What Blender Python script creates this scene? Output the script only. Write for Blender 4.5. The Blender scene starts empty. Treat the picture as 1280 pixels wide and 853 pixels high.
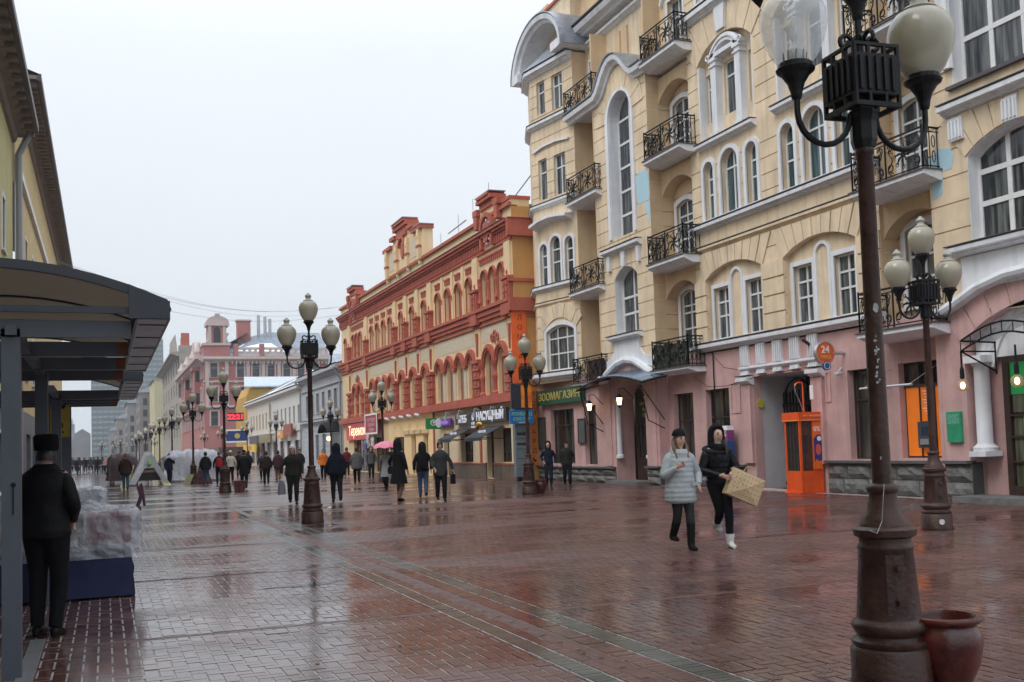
import bpy, bmesh, math, random
from mathutils import Vector, Matrix
from mathutils.geometry import tessellate_polygon
random.seed(7)
sc = bpy.context.scene
C = sc.collection
PI = math.pi
R = math.radians
# ---------------------------------------------------------------- camera
YW, PT, RL = R(21.55), math.atan(76 / 1294.0), math.atan(.032)
cd = bpy.data.cameras.new('camera'); cam = bpy.data.objects.new('camera', cd); C.objects.link(cam)
a_ = Vector((math.cos(YW), -math.sin(YW), 0)); f0 = Vector((math.sin(YW), math.cos(YW), 0)); zz = Vector((0, 0, 1))
fw = f0 * math.cos(PT) + zz * math.sin(PT); b_ = -f0 * math.sin(PT) + zz * math.cos(PT)
rt = a_ * math.cos(RL) - b_ * math.sin(RL); up = a_ * math.sin(RL) + b_ * math.cos(RL)
m = Matrix((rt, up, -fw)).transposed().to_4x4(); m.translation = (0, 0, 1.6)
cam.matrix_world = m
cd.sensor_width = 36; cd.sensor_fit = 'HORIZONTAL'; cd.lens = 1294 / 1280 * 36
cd.shift_y = 53.5 / 1280; cd.clip_end = 5000; cd.clip_start = .05
sc.camera = cam
# ---------------------------------------------------------------- sky and light (wet overcast winter day)
w = bpy.data.worlds.new('World'); sc.world = w; w.use_nodes = True
nt = w.node_tree; nt.nodes.clear()
N = nt.nodes.new; K = nt.links.new
out = N('ShaderNodeOutputWorld'); bg = N('ShaderNodeBackground'); K(bg.outputs[0], out.inputs[0])
sky = N('ShaderNodeTexSky'); sky.sky_type = 'NISHITA'; sky.sun_disc = False
SUN_EL, SUN_AZ = R(52), R(250)
sky.sun_elevation = SUN_EL; sky.sun_rotation = SUN_AZ; sky.air_density = 1.0; sky.dust_density = 6; sky.ozone_density = 1
tc = N('ShaderNodeTexCoord'); sx = N('ShaderNodeSeparateXYZ'); K(tc.outputs['Generated'], sx.inputs[0])
ramp = N('ShaderNodeValToRGB'); K(sx.outputs[2], ramp.inputs[0])
el = ramp.color_ramp.elements
el[0].position = 0.0; el[0].color = (.78, .85, .92, 1)
el[1].position = 1.0; el[1].color = (1.75, 1.85, 2.0, 1)
e = el.new(.16); e.color = (.88, .93, .985, 1)
e = el.new(.36); e.color = (.97, 1.02, 1.07, 1)
e = el.new(.62); e.color = (1.45, 1.53, 1.66, 1)
nz = N('ShaderNodeTexNoise'); nz.inputs['Scale'].default_value = 1.6; nz.inputs['Detail'].default_value = 3
K(tc.outputs['Generated'], nz.inputs['Vector'])
mr = N('ShaderNodeMapRange'); mr.inputs[3].default_value = .95; mr.inputs[4].default_value = 1.05; K(nz.outputs[0], mr.inputs[0])
mul = N('ShaderNodeVectorMath'); mul.operation = 'SCALE'; K(ramp.outputs[0], mul.inputs[0]); K(mr.outputs[0], mul.inputs['Scale'])
sk = N('ShaderNodeVectorMath'); sk.operation = 'SCALE'; sk.inputs['Scale'].default_value = .07; K(sky.outputs[0], sk.inputs[0])
mx = N('ShaderNodeMixRGB'); mx.inputs[0].default_value = .12; K(mul.outputs[0], mx.inputs[1]); K(sk.outputs[0], mx.inputs[2])
K(mx.outputs[0], bg.inputs[0]); bg.inputs[1].default_value = 1.0
sd = bpy.data.lights.new('sun', 'SUN'); sun = bpy.data.objects.new('sun', sd); C.objects.link(sun)
sd.energy = 1.1; sd.angle = R(28); sd.color = (1, .97, .93)
dv = Vector((math.sin(SUN_AZ) * math.cos(SUN_EL), math.cos(SUN_AZ) * math.cos(SUN_EL), math.sin(SUN_EL)))
sun.rotation_euler = dv.to_track_quat('Z', 'Y').to_euler()
sc.view_settings.view_transform = 'Standard'; sc.view_settings.look = 'None'
sc.view_settings.exposure = 0.1; sc.view_settings.gamma = 1
sc.cycles.use_denoising = True
sc.cycles.max_bounces = 6; sc.cycles.volume_bounces = 0
sc.cycles.transparent_max_bounces = 12

# ---------------------------------------------------------------- materials
M_ = {}
def mat(name, col, rough=.8, var=.12, scale=2.0, bump=0.0, bscale=30, metal=0.0, emit=None, es=1.0, spec=.5, var2=None, rvar=0.0, wet=0.0, clear=None, tr=0.0, streak=0.0):
    if name in M_: return M_[name]
    m = bpy.data.materials.new(name); m.use_nodes = True; t = m.node_tree; b = t.nodes['Principled BSDF']
    n = t.nodes.new; k = t.links.new
    co = n('ShaderNodeTexCoord')
    b.inputs['Roughness'].default_value = rough; b.inputs['Metallic'].default_value = metal
    b.inputs['Specular IOR Level'].default_value = spec
    c4 = (*col, 1)
    if var > 0:
        t1 = n('ShaderNodeTexNoise'); t1.inputs['Scale'].default_value = scale; t1.inputs['Detail'].default_value = 5; t1.inputs['Roughness'].default_value = .62
        k(co.outputs['Object'], t1.inputs['Vector'])
        r = n('ShaderNodeValToRGB'); k(t1.outputs[0], r.inputs[0])
        lo = var2 if var2 else tuple(c * (1 - var * 1.6) for c in col)
        r.color_ramp.elements[0].position = .3; r.color_ramp.elements[0].color = (*lo, 1)
        r.color_ramp.elements[1].position = .62; r.color_ramp.elements[1].color = c4
        e = r.color_ramp.elements.new(.8); e.color = (*[min(1, c * (1 + var * .5)) for c in col], 1)
        src = r.outputs[0]
        if streak > 0:   # rain streaks and dirt running down, of their own shape
            mp = n('ShaderNodeMapping'); mp.inputs['Scale'].default_value = (2.2, 2.2, .18); k(co.outputs['Object'], mp.inputs[0])
            t3 = n('ShaderNodeTexNoise'); t3.inputs['Scale'].default_value = 2; t3.inputs['Detail'].default_value = 6; k(mp.outputs[0], t3.inputs['Vector'])
            r3 = n('ShaderNodeMapRange'); r3.inputs[1].default_value = .48; r3.inputs[2].default_value = .75; r3.inputs[3].default_value = 0; r3.inputs[4].default_value = streak; k(t3.outputs[0], r3.inputs[0])
            x3 = n('ShaderNodeMixRGB'); k(r3.outputs[0], x3.inputs[0]); k(src, x3.inputs[1]); x3.inputs[2].default_value = (*[c * .45 + .03 for c in col], 1)
            src = x3.outputs[0]
        k(src, b.inputs['Base Color'])
        if rvar > 0:
            q = n('ShaderNodeMapRange'); q.inputs[1].default_value = .35; q.inputs[2].default_value = .65
            q.inputs[3].default_value = max(.03, rough - rvar); q.inputs[4].default_value = min(1, rough + rvar); k(t1.outputs[0], q.inputs[0]); k(q.outputs[0], b.inputs['Roughness'])
    else:
        b.inputs['Base Color'].default_value = c4
    if bump > 0:
        t2 = n('ShaderNodeTexNoise'); t2.inputs['Scale'].default_value = bscale; t2.inputs['Detail'].default_value = 4; k(co.outputs['Object'], t2.inputs['Vector'])
        bp = n('ShaderNodeBump'); bp.inputs['Strength'].default_value = bump; bp.inputs['Distance'].default_value = .02; k(t2.outputs[0], bp.inputs['Height']); k(bp.outputs[0], b.inputs['Normal'])
    if emit: b.inputs['Emission Color'].default_value = (*emit, 1); b.inputs['Emission Strength'].default_value = es
    if wet > 0: b.inputs['Coat Weight'].default_value = wet; b.inputs['Coat Roughness'].default_value = .12
    if tr > 0: b.inputs['Transmission Weight'].default_value = tr
    if clear is not None: b.inputs['Alpha'].default_value = clear
    M_[name] = m
    return m
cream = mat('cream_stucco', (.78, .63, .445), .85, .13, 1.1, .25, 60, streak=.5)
creamd = mat('cream_stucco_shade', (.68, .50, .31), .85, .10, 1.1, .25, 60, streak=.25)  # cream darkened to paint shade on side faces and recesses; also pilasters, attic
white = mat('white_plaster', (.76, .78, .82), .75, .08, 1.6, .15, 50, streak=.4)
pink = mat('pink_stucco', (.61, .385, .37), .85, .18, .9, .25, 50, streak=.42)
bluep = mat('blue_patch_paint', (.42, .62, .72), .8, .05)
metal_roof = mat('grey_sheet_metal', (.36, .40, .46), .35, .2, 3, .1, 10, metal=.5)
dflash = mat('dark_flashing', (.08, .07, .08), .5, .1)
iron = mat('black_iron', (.007, .007, .009), .55, .2, 20, spec=.25)
wframe = mat('white_window_paint', (.72, .73, .74), .5, .08, 6)
bframe = mat('brown_window_wood', (.045, .025, .02), .5, .3, 8)
brickred = mat('red_brick_paint', (.47, .12, .078), .8, .14, 1.6, .35, 40, streak=.2)
rcream = mat('warm_cream_paint', (.80, .60, .36), .8, .08, 1.0, .2, 50, streak=.25)
rorange = mat('ochre_side_paint', (.56, .30, .10), .8, .08, 1.0, .2, 50, streak=.15)
blind = mat('tan_blind', (.30, .26, .20), .7, .10, 3)
stone = mat('rough_grey_stone', (.17, .17, .165), .75, .3, 3.5, .9, 14, rvar=.2)
brownp = mat('brown_cast_iron', (.058, .025, .019), .4, .45, 5, .35, 30, rvar=.15, spec=.35, streak=.3)
blackp = mat('black_cast_iron', (.006, .006, .008), .42, .2, 10, .15, 30, spec=.25)
def glassmat(name, lo, hi, rough=.06, sc_=1.3):
    m = bpy.data.materials.new(name); m.use_nodes = True; t = m.node_tree; b = t.nodes['Principled BSDF']; n = t.nodes.new; k = t.links.new
    co = n('ShaderNodeTexCoord'); mp = n('ShaderNodeMapping'); mp.inputs['Scale'].default_value = (6, 6, .5); k(co.outputs['Object'], mp.inputs[0])
    t1 = n('ShaderNodeTexNoise'); t1.inputs['Scale'].default_value = sc_; t1.inputs['Detail'].default_value = 4; k(mp.outputs[0], t1.inputs['Vector'])
    r = n('ShaderNodeValToRGB'); k(t1.outputs[0], r.inputs[0]); r.color_ramp.elements[0].position = .42; r.color_ramp.elements[1].position = .66
    r.color_ramp.elements[0].color = (*lo, 1); r.color_ramp.elements[1].color = (*hi, 1)
    k(r.outputs[0], b.inputs['Base Color']); b.inputs['Roughness'].default_value = rough
    t2 = n('ShaderNodeTexNoise'); t2.inputs['Scale'].default_value = 1.2; k(co.outputs['Object'], t2.inputs['Vector'])
    bp = n('ShaderNodeBump'); bp.inputs['Strength'].default_value = .06; bp.inputs['Distance'].default_value = .1; k(t2.outputs[0], bp.inputs['Height']); k(bp.outputs[0], b.inputs['Normal'])
    return m
glass = glassmat('window_glass', (.025, .03, .036), (.15, .165, .17))  # base colour lightened to paint reflections into the panes
glasst = glassmat('teal_window_glass', (.02, .05, .06), (.10, .15, .16))
shopglass = glassmat('shop_glass', (.014, .012, .012), (.11, .10, .085), .04, .6)  # paler streaks put the reflected bright building into the base colour

# ---------------------------------------------------------------- mesh helpers
class Fr:   # a facade frame: u runs along the wall, z up, d out of the wall
    def __init__(s, o, u=(0, 1), n=(-1, 0)):
        s.o = Vector((o[0], o[1])); s.u = Vector(u).normalized(); s.n = Vector(n).normalized()
    def P(s, u, z, d=0):
        p = s.o + s.u * u + s.n * d
        return (p.x, p.y, z)
def FX(X): return Fr((X, 0))
def FY(Y): return Fr((0, Y), (1, 0), (0, -1))     # u = world x, facing the camera
class MB:
    def __init__(s): s.v = []; s.f = []; s.sm = False
    def add(s, vs, fs):
        n = len(s.v); s.v += [tuple(v) for v in vs]; s.f += [tuple(i + n for i in f) for f in fs]; return s
    def box(s, x0, x1, y0, y1, z0, z1):
        return s.add([(x0, y0, z0), (x1, y0, z0), (x1, y1, z0), (x0, y1, z0), (x0, y0, z1), (x1, y0, z1), (x1, y1, z1), (x0, y1, z1)],
                     [(0, 3, 2, 1), (4, 5, 6, 7), (0, 1, 5, 4), (1, 2, 6, 5), (2, 3, 7, 6), (3, 0, 4, 7)])
    def fb(s, fr, u0, u1, z0, z1, d0, d1):
        P = fr.P
        return s.add([P(u0, z0, d0), P(u1, z0, d0), P(u1, z0, d1), P(u0, z0, d1), P(u0, z1, d0), P(u1, z1, d0), P(u1, z1, d1), P(u0, z1, d1)],
                     [(0, 3, 2, 1), (4, 5, 6, 7), (0, 1, 5, 4), (1, 2, 6, 5), (2, 3, 7, 6), (3, 0, 4, 7)])
    def fp(s, fr, pts, d0, d1):        # extruded polygon
        n = len(pts); tri = tessellate_polygon([[Vector((p[0], p[1], 0)) for p in pts]])
        vs = [fr.P(p[0], p[1], d0) for p in pts] + [fr.P(p[0], p[1], d1) for p in pts]
        fs = [(i, (i + 1) % n, (i + 1) % n + n, i + n) for i in range(n)]
        fs += [tuple(t) for t in tri] + [tuple(i + n for i in t) for t in tri]
        return s.add(vs, fs)
    def band(s, fr, A, B, d0, d1):     # solid strip between polylines A and B
        n = len(A)
        vs = [fr.P(*p, d0) for p in A] + [fr.P(*p, d0) for p in B] + [fr.P(*p, d1) for p in A] + [fr.P(*p, d1) for p in B]
        fs = []
        for i in range(n - 1):
            fs += [(i, i + 1, n + i + 1, n + i), (2 * n + i, 2 * n + i + 1, 3 * n + i + 1, 3 * n + i), (i, i + 1, 2 * n + i + 1, 2 * n + i), (n + i, n + i + 1, 3 * n + i + 1, 3 * n + i)]
        for i in (0, n - 1): fs.append((i, n + i, 3 * n + i, 2 * n + i))
        return s.add(vs, fs)
    def sweep(s, fr, path, prof):      # profile [(d, h)] swept along path [(u, z)], h along the path's normal
        n = len(path); k = len(prof); vs = []
        for i, (u, z) in enumerate(path):
            a = path[max(i - 1, 0)]; b = path[min(i + 1, n - 1)]
            t = Vector((b[0] - a[0], b[1] - a[1])).normalized(); nn = Vector((-t.y, t.x))
            if nn.y < 0: nn = -nn
            for d, h in prof: vs.append(fr.P(u + nn.x * h, z + nn.y * h, d))
        fs = [(i * k + j, i * k + (j + 1) % k, (i + 1) * k + (j + 1) % k, (i + 1) * k + j) for i in range(n - 1) for j in range(k)]
        fs += [tuple(range(k)), tuple((n - 1) * k + j for j in range(k))]
        return s.add(vs, fs)
    def tube(s, pts, r, n=6, r1=None):
        pts = [Vector(p) for p in pts]; m = len(pts); vs = []; up0 = None
        for i, p in enumerate(pts):
            t = (pts[min(i + 1, m - 1)] - pts[max(i - 1, 0)]).normalized()
            if up0 is None: up0 = Vector((0, 0, 1)) if abs(t.z) < .9 else Vector((1, 0, 0))
            sd_ = t.cross(up0)
            if sd_.length < 1e-4: sd_ = t.orthogonal()
            sd_.normalize(); up0 = sd_.cross(t).normalized()
            rr = r if r1 is None else r + (r1 - r) * i / max(1, m - 1)
            if isinstance(r, (list, tuple)): rr = r[i]
            for j in range(n):
                a = 2 * PI * j / n; vs.append(p + (sd_ * math.cos(a) + up0 * math.sin(a)) * rr)
        fs = [(i * n + j, i * n + (j + 1) % n, (i + 1) * n + (j + 1) % n, (i + 1) * n + j) for i in range(m - 1) for j in range(n)]
        fs += [tuple(range(n)), tuple((m - 1) * n + j for j in range(n))]
        return s.add(vs, fs)
    def lathe(s, c, prof, n=16, ax=None):
        vs = []; k = len(prof)
        for r, z in prof:
            for j in range(n):
                a = 2 * PI * j / n; vs.append((c[0] + r * math.cos(a), c[1] + r * math.sin(a), c[2] + z))
        fs = [(i * n + j, i * n + (j + 1) % n, (i + 1) * n + (j + 1) % n, (i + 1) * n + j) for i in range(k - 1) for j in range(n)]
        fs += [tuple(range(n)), tuple((k - 1) * n + j for j in range(n))]
        return s.add(vs, fs)
    def loft(s, rings, cap=True):      # rings: lists of points, same count
        n = len(rings[0]); k = len(rings); vs = [p for r in rings for p in r]
        fs = [(i * n + j, i * n + (j + 1) % n, (i + 1) * n + (j + 1) % n, (i + 1) * n + j) for i in range(k - 1) for j in range(n)]
        if cap: fs += [tuple(range(n)), tuple((k - 1) * n + j for j in range(n))]
        return s.add(vs, fs)
OFF = {}
def mesh_of(mb, m, off=Vector((0, 0, 0)), smooth=False, ang=40, name='m'):
    me = bpy.data.meshes.new(name)
    me.from_pydata([(v[0] - off.x, v[1] - off.y, v[2] - off.z) for v in mb.v], [], mb.f)
    bm = bmesh.new(); bm.from_mesh(me); bmesh.ops.recalc_face_normals(bm, faces=bm.faces)
    if smooth:
        for f in bm.faces: f.smooth = True
        for e in bm.edges:
            if len(e.link_faces) == 2 and e.calc_face_angle(0) > R(ang): e.smooth = False
    bm.to_mesh(me); bm.free(); me.materials.append(m); return me
def obj(name, mb, m, parent=None, loc=None, smooth=False, label=None, kind=None, ang=40):
    off = OFF.get(parent, Vector((0, 0, 0))) if parent else Vector(loc or (0, 0, 0))
    me = mb if isinstance(mb, bpy.types.Mesh) else mesh_of(mb, m, off, smooth, ang, name)
    o = bpy.data.objects.new(name, me); C.objects.link(o)
    if parent: o.parent = parent
    else: o.location = off
    OFF[o] = off
    if label: o['label'] = label
    if kind: o['kind'] = kind
    return o
def thing(name, label, cat, loc=(0, 0, 0), rz=0, group=None):
    o = bpy.data.objects.new(name, None); C.objects.link(o); o.location = loc; o.rotation_euler = (0, 0, rz)
    o.empty_display_size = .2
    o['label'] = label; o['category'] = cat
    if group: o['group'] = group
    OFF[o] = Vector(loc)
    return o
def tag(o, label, cat, group=None):
    o['label'] = label; o['category'] = cat
    if group: o['group'] = group
    return o
def dup(root, loc, rz=0, label=None, group=None, sc_=None):
    def cp(o, par):
        c = o.copy(); C.objects.link(c)
        if par: c.parent = par
        for ch in o.children: cp(ch, c)
        return c
    r = cp(root, None); r.location = loc; r.rotation_euler = (0, 0, rz)
    if sc_: r.scale = sc_
    if label: r['label'] = label
    if group: r['group'] = group
    return r
def arch(u0, u1, z0, zs, rise, n=10):    # opening outline with a curved head: springs at zs, rises by rise
    uc, h = (u0 + u1) / 2, (u1 - u0) / 2
    if rise <= 0.001: return [(u0, z0), (u1, z0), (u1, zs), (u0, zs)]
    Rr = (h * h + rise * rise) / (2 * rise); a = math.asin(min(1, h / Rr));
    if rise > h - 1e-4: a = PI / 2
    cz = zs + rise - Rr
    return [(u0, z0), (u1, z0)] + [(uc + Rr * math.sin(a - 2 * a * i / n), cz + Rr * math.cos(a - 2 * a * i / n)) for i in range(n + 1)]
def arc(uc, zc, r, a0, a1, n=10, ry=None):
    return [(uc + r * math.cos(R(a0 + (a1 - a0) * i / n)), zc + (ry or r) * math.sin(R(a0 + (a1 - a0) * i / n))) for i in range(n + 1)]
def area(p): return sum(p[i][0] * p[(i + 1) % len(p)][1] - p[(i + 1) % len(p)][0] * p[i][1] for i in range(len(p))) / 2
def clip(poly, u0, u1, z0, z1):
    def cl(p, ins, isec):
        o = []
        for i in range(len(p)):
            a, b = p[i], p[(i + 1) % len(p)]; ia, ib = ins(a), ins(b)
            if ia: o.append(a)
            if ia != ib: o.append(isec(a, b))
        return o
    def ix(c): return lambda a, b: (c, a[1] + (b[1] - a[1]) * (c - a[0]) / (b[0] - a[0]))
    def iz(c): return lambda a, b: (a[0] + (b[0] - a[0]) * (c - a[1]) / (b[1] - a[1]), c)
    for ins, isec in ((lambda p: p[0] >= u0, ix(u0)), (lambda p: p[0] <= u1, ix(u1)), (lambda p: p[1] >= z0, iz(z0)), (lambda p: p[1] <= z1, iz(z1))):
        if poly: poly = cl(poly, ins, isec)
    o = []
    for p in poly or []:
        if not o or abs(p[0] - o[-1][0]) + abs(p[1] - o[-1][1]) > 1e-4: o.append(p)
    return o
def wall(name, fr, outer, holes, m, parent, depth=.25, grooves=(), gd=.03, gw=.035, skirt=True, label=None, kind=None):
    if area(outer) < 0: outer = outer[::-1]
    loops = [outer] + [h if area(h) < 0 else h[::-1] for h in holes]
    tri = tessellate_polygon([[Vector((p[0], p[1], 0)) for p in L] for L in loops])
    flat = [p for L in loops for p in L]
    bm = bmesh.new(); vs = [bm.verts.new(fr.P(p[0], p[1], 0)) for p in flat]
    for t in tri:
        try: bm.faces.new([vs[i] for i in t])
        except ValueError: pass
    nv = Vector((fr.n.x, fr.n.y, 0))
    i0 = 0
    for li, L in enumerate(loops):
        n = len(L)
        if li > 0 or skirt:
            bs = [bm.verts.new(fr.P(p[0], p[1], -depth)) for p in L]
            for i in range(n): bm.faces.new((vs[i0 + i], vs[i0 + (i + 1) % n], bs[(i + 1) % n], bs[i]))
        i0 += n
    for g in grooves:
        for z in (g - gw / 2, g + gw / 2):
            bmesh.ops.bisect_plane(bm, geom=bm.verts[:] + bm.edges[:] + bm.faces[:], plane_co=(0, 0, z), plane_no=(0, 0, 1), dist=1e-5)
    if grooves:
        sel = []
        for f in bm.faces:
            c = f.calc_center_median(); f.normal_update()
            if abs(abs(f.normal.dot(nv)) - 1) < .01 and any(abs(c.z - g) < gw / 2 for g in grooves): sel.append(f)
        if sel:
            r = bmesh.ops.extrude_face_region(bm, geom=sel)
            bmesh.ops.translate(bm, vec=-nv * gd, verts=[v for v in r['geom'] if isinstance(v, bmesh.types.BMVert)])
            bmesh.ops.delete(bm, geom=[f for f in sel if f.is_valid], context='FACES_ONLY')
    off = OFF.get(parent, Vector((0, 0, 0)))
    bmesh.ops.translate(bm, vec=-off, verts=bm.verts)
    bmesh.ops.recalc_face_normals(bm, faces=bm.faces)
    me = bpy.data.meshes.new(name); bm.to_mesh(me); bm.free(); me.materials.append(m)
    return obj(name, me, m, parent, label=label, kind=kind)
def window(par, fr, op, d=-.2, cols=2, trans=(.68,), sur=0, fm=None, gm=None, sm=None, split=True, sd_=.04, name='window', fwid=.05, lab=None, mid=.03):
    """op = outline of the opening. frame is the part; surround, panes are its sub-parts"""
    fm = fm or wframe; gm = gm or glass
    us = [p[0] for p in op]; zs = [p[1] for p in op]; u0, u1, z0, z1 = min(us), max(us), min(zs), max(zs)
    uc, zc = (u0 + u1) / 2, (z0 + z1) / 2
    fx, fz = 1 - 2 * fwid / (u1 - u0), 1 - 2 * fwid / (z1 - z0)
    inn = [(uc + (p[0] - uc) * fx, zc + (p[1] - zc) * fz) for p in op]
    mb = MB(); mb.band(fr, op + [op[0]], inn + [inn[0]], d, d + .06)
    ue = [u0 + (u1 - u0) * i / cols for i in range(cols + 1)]
    ze = [z0] + [z0 + (z1 - z0) * t for t in trans] + [z1]
    for u in ue[1:-1]:
        c = clip(inn, u - mid, u + mid, z0, z1)
        if len(c) > 2: mb.fp(fr, c, d + .002, d + .05)
    for z in ze[1:-1]:
        c = clip(inn, u0, u1, z - mid, z + mid)
        if len(c) > 2: mb.fp(fr, c, d + .004, d + .056)
    w_ = obj(name, mb, fm, par, label=lab)
    if split:
        for i in range(cols):
            for j in range(len(ze) - 1):
                c = clip(inn, ue[i] + (mid if i else 0), ue[i + 1] - (mid if i < cols - 1 else 0), ze[j] + (mid if j else 0), ze[j + 1] - (mid if j < len(ze) - 2 else 0))
                if len(c) > 2 and abs(area(c)) > .004: obj('pane', MB().fp(fr, c, d + .01, d + .022), gm, w_)
    else:
        obj('pane', MB().fp(fr, inn, d + .01, d + .02), gm, w_)
    if sur > 0:
        sx_, sz_ = 1 + 2 * sur / (u1 - u0), 1 + 2 * sur / (z1 - z0)
        o2 = [(uc + (p[0] - uc) * sx_, zc + (p[1] - zc) * sz_) for p in op]
        o2 = [(p[0], max(p[1], z0 - .002)) for p in o2]; o1 = [(p[0], max(p[1], z0)) for p in op]
        obj('surround', MB().band(fr, o1[1:] + [o1[0]], o2[1:] + [o2[0]], -.02, sd_), sm or white, w_)
        obj('sill', MB().fb(fr, u0 - sur, u1 + sur, z0 - .07, z0 - .004, -.02, sd_ + .06), sm or white, w_)
    return w_
CORN = [(0, 0), (.10, 0), (.12, .06), (.3, .09), (.36, .2), (.55, .26), (.6, .4), (.98, .44), (1, .7), (.92, .74), (.92, .9), (0, 1)]
def cornice(par, fr, u0, u1, z0, z1, d, m=None, name='cornice', flash=True, back=0, prof=CORN):
    p = [(back + (x * (d)), y * (z1 - z0)) for x, y in prof]; p[0] = (back - .03, p[0][1]); p[-1] = (back - .03, p[-1][1])
    o = obj(name, MB().sweep(fr, [(u0, z0), (u1, z0)], p), m or white, par)
    if flash: obj('flashing', MB().fb(fr, u0 - .01, u1 + .01, z1 * 1.0 - .0, z1 + .02, back - .02, back + d + .015), dflash, o)
    return o
_FC = {}
def text(par, s, fr, u, z, size, m, d=.02, flip=False, name='lettering', align='CENTER', ext=.006, sx_=1.0, bold=0.0):
    cu = bpy.data.curves.new('t', 'FONT'); cu.body = s; cu.size = size; cu.align_x = align; cu.align_y = 'CENTER'; cu.extrude = ext; cu.resolution_u = 2; cu.offset = bold
    o = bpy.data.objects.new('t', cu); C.objects.link(o)
    dg = bpy.context.evaluated_depsgraph_get(); me = bpy.data.meshes.new_from_object(o.evaluated_get(dg)); bpy.data.objects.remove(o)
    off = OFF.get(par, Vector((0, 0, 0)))
    sgn = -1 if flip else 1
    for v in me.vertices:
        p = fr.P(u + sgn * v.co.x * sx_, z + v.co.y, d + v.co.z); v.co = Vector(p) - off
    me.materials.clear(); me.materials.append(m)
    o = obj(name, me, m, par); return o
# ================================================================ the cream and pink corner apartment building
BLD = thing('apartment_building', 'large cream art nouveau apartment house with pink ground floor and iron balconies', 'building', (18.6, 27, 0))
F186, F182, F1875, F1885, F197 = FX(18.6), FX(18.2), FX(18.75), FX(18.88), FX(19.7)
def rect(u0, u1, z0, z1): return [(u0, z0), (u1, z0), (u1, z1), (u0, z1)]
def fr_range(a, b, s):
    o = []
    while a < b: o.append(a); a += s
    return o
# ---- main wall
TOP = 18.4
ax1, ax2 = (26.15, 29.25), (21.9, 25.04)
holes = []
for a in (ax1, ax2):
    holes.append(arch(a[0], a[1], 4.74, 6.82, .38, 14))
    holes.append(arch(a[0] + .02, a[1], 11.36, 14.0, .62, 14))
tripA = [(28.53, 29.12, 10.4), (27.15, 28.1, 10.35), (26.12, 26.7, 10.4)]
tripB = [(24.3, 24.92, 10.4), (22.92, 23.88, 10.35), (21.92, 22.5, 10.4)]
trs = []
for u0, u1, zs in tripA + tripB:
    o = arch(u0, u1, 8.76, zs, (u1 - u0) / 2 - .01, 12); trs.append(o); holes.append(o)
up_w = [(28.35, 29.15), (27.2, 28.05), (26.2, 27.0), (24.1, 24.9), (23.0, 23.8), (22.0, 22.7)]
for u0, u1 in up_w: holes.append(rect(u0, u1, 16.1, 17.7))
wall('wall', F186, rect(21.0, 29.9, 4.4, TOP), holes, cream, BLD, .3, fr_range(5.2, 7.6, .52) + fr_range(9.0, 11.0, .5) + fr_range(11.75, 15.4, .52) + [16.4, 16.9, 17.4])
for z0, z1 in ((4.45, TOP),):       # side returns
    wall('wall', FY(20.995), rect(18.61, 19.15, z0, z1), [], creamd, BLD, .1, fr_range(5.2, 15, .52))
# voussoirs, each stone on its own
def voussoirs(fr, u0, u1, zs, rise, ztop, n, m=None, d=.045, zmin=None, thick=None):
    uc, h = (u0 + u1) / 2, (u1 - u0) / 2; Rr = (h * h + rise * rise) / (2 * rise); cz = zs + rise - Rr; a = math.asin(min(1, h / Rr)) + .02
    for i in range(n):
        t0, t1 = -a + 2 * a * i / n + .006, -a + 2 * a * (i + 1) / n - .006
        pts = [(uc + Rr * math.sin(t), cz + Rr * math.cos(t)) for t in (t0, (t0 + t1) / 2, t1)]
        o = []
        for t in (t1, t0):
            if thick: L = Rr + thick
            else: L = (ztop - cz) / math.cos(t)
            o.append((uc + L * math.sin(t), cz + L * math.cos(t)))
        obj('voussoir', MB().fp(fr, pts + o, 0.002, d + .01 * (i % 2)), m or cream, BLD)
voussoirs(F186, 26.15, 29.25, 6.82, .38, 7.72, 9); voussoirs(F186, 21.9, 25.04, 6.82, .38, 7.72, 9)
voussoirs(F186, 26.15, 29.25, 14.0, .62, 15.45, 7, d=.035); voussoirs(F186, 21.9, 25.04, 14.0, .62, 15.45, 7, d=.035)
# rusticated pier blocks
for u0, u1 in ((29.26, 29.92), (25.05, 26.14), (21.0, 21.89)):
    for k in range(4):
        z = 4.76 + k * .52
        obj('pier_block', MB().fb(F186, u0, u1, z + .02, z + .49, .002, .06), cream, BLD)
# level one: recessed field with two windows and a blind niche
for a in (ax1, ax2):
    uc = (a[0] + a[1]) / 2
    w1, w2 = (uc + .47, uc + 1.33), (uc - 1.33, uc - .47)
    hs = [rect(w1[0], w1[1], 4.82, 6.5), rect(w2[0], w2[1], 4.82, 6.5)]
    wall('wall', F1875, rect(a[0] - .1, a[1] + .1, 4.7, 7.25), hs, cream, BLD, .2, skirt=False)
    for h in hs: window(BLD, F1875, h, -.17, 2, (.45, .72), .13, sd_=.05)
    for (ra, rb) in ((.26, .35),):
        o = arch(uc - .35, uc + .35, 4.78, 6.68, .345, 12)[1:]; i_ = arch(uc - .26, uc + .26, 4.78, 6.68, .255, 12)[1:]
        o = o + [(uc - .35, 4.78)]; i_ = i_ + [(uc - .26, 4.78)]
        obj('niche_moulding', MB().band(F1875, i_, o, 0, .07), white, BLD)
# level two: triple arched windows
for (u0, u1, zs), o in zip(tripA + tripB, trs):
    window(BLD, F186, o, -.22, 1 if u1 - u0 < .8 else 2, (.72,) if u1 - u0 > .8 else (.45, .72), .13, gm=glasst, sd_=.06)
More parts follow.
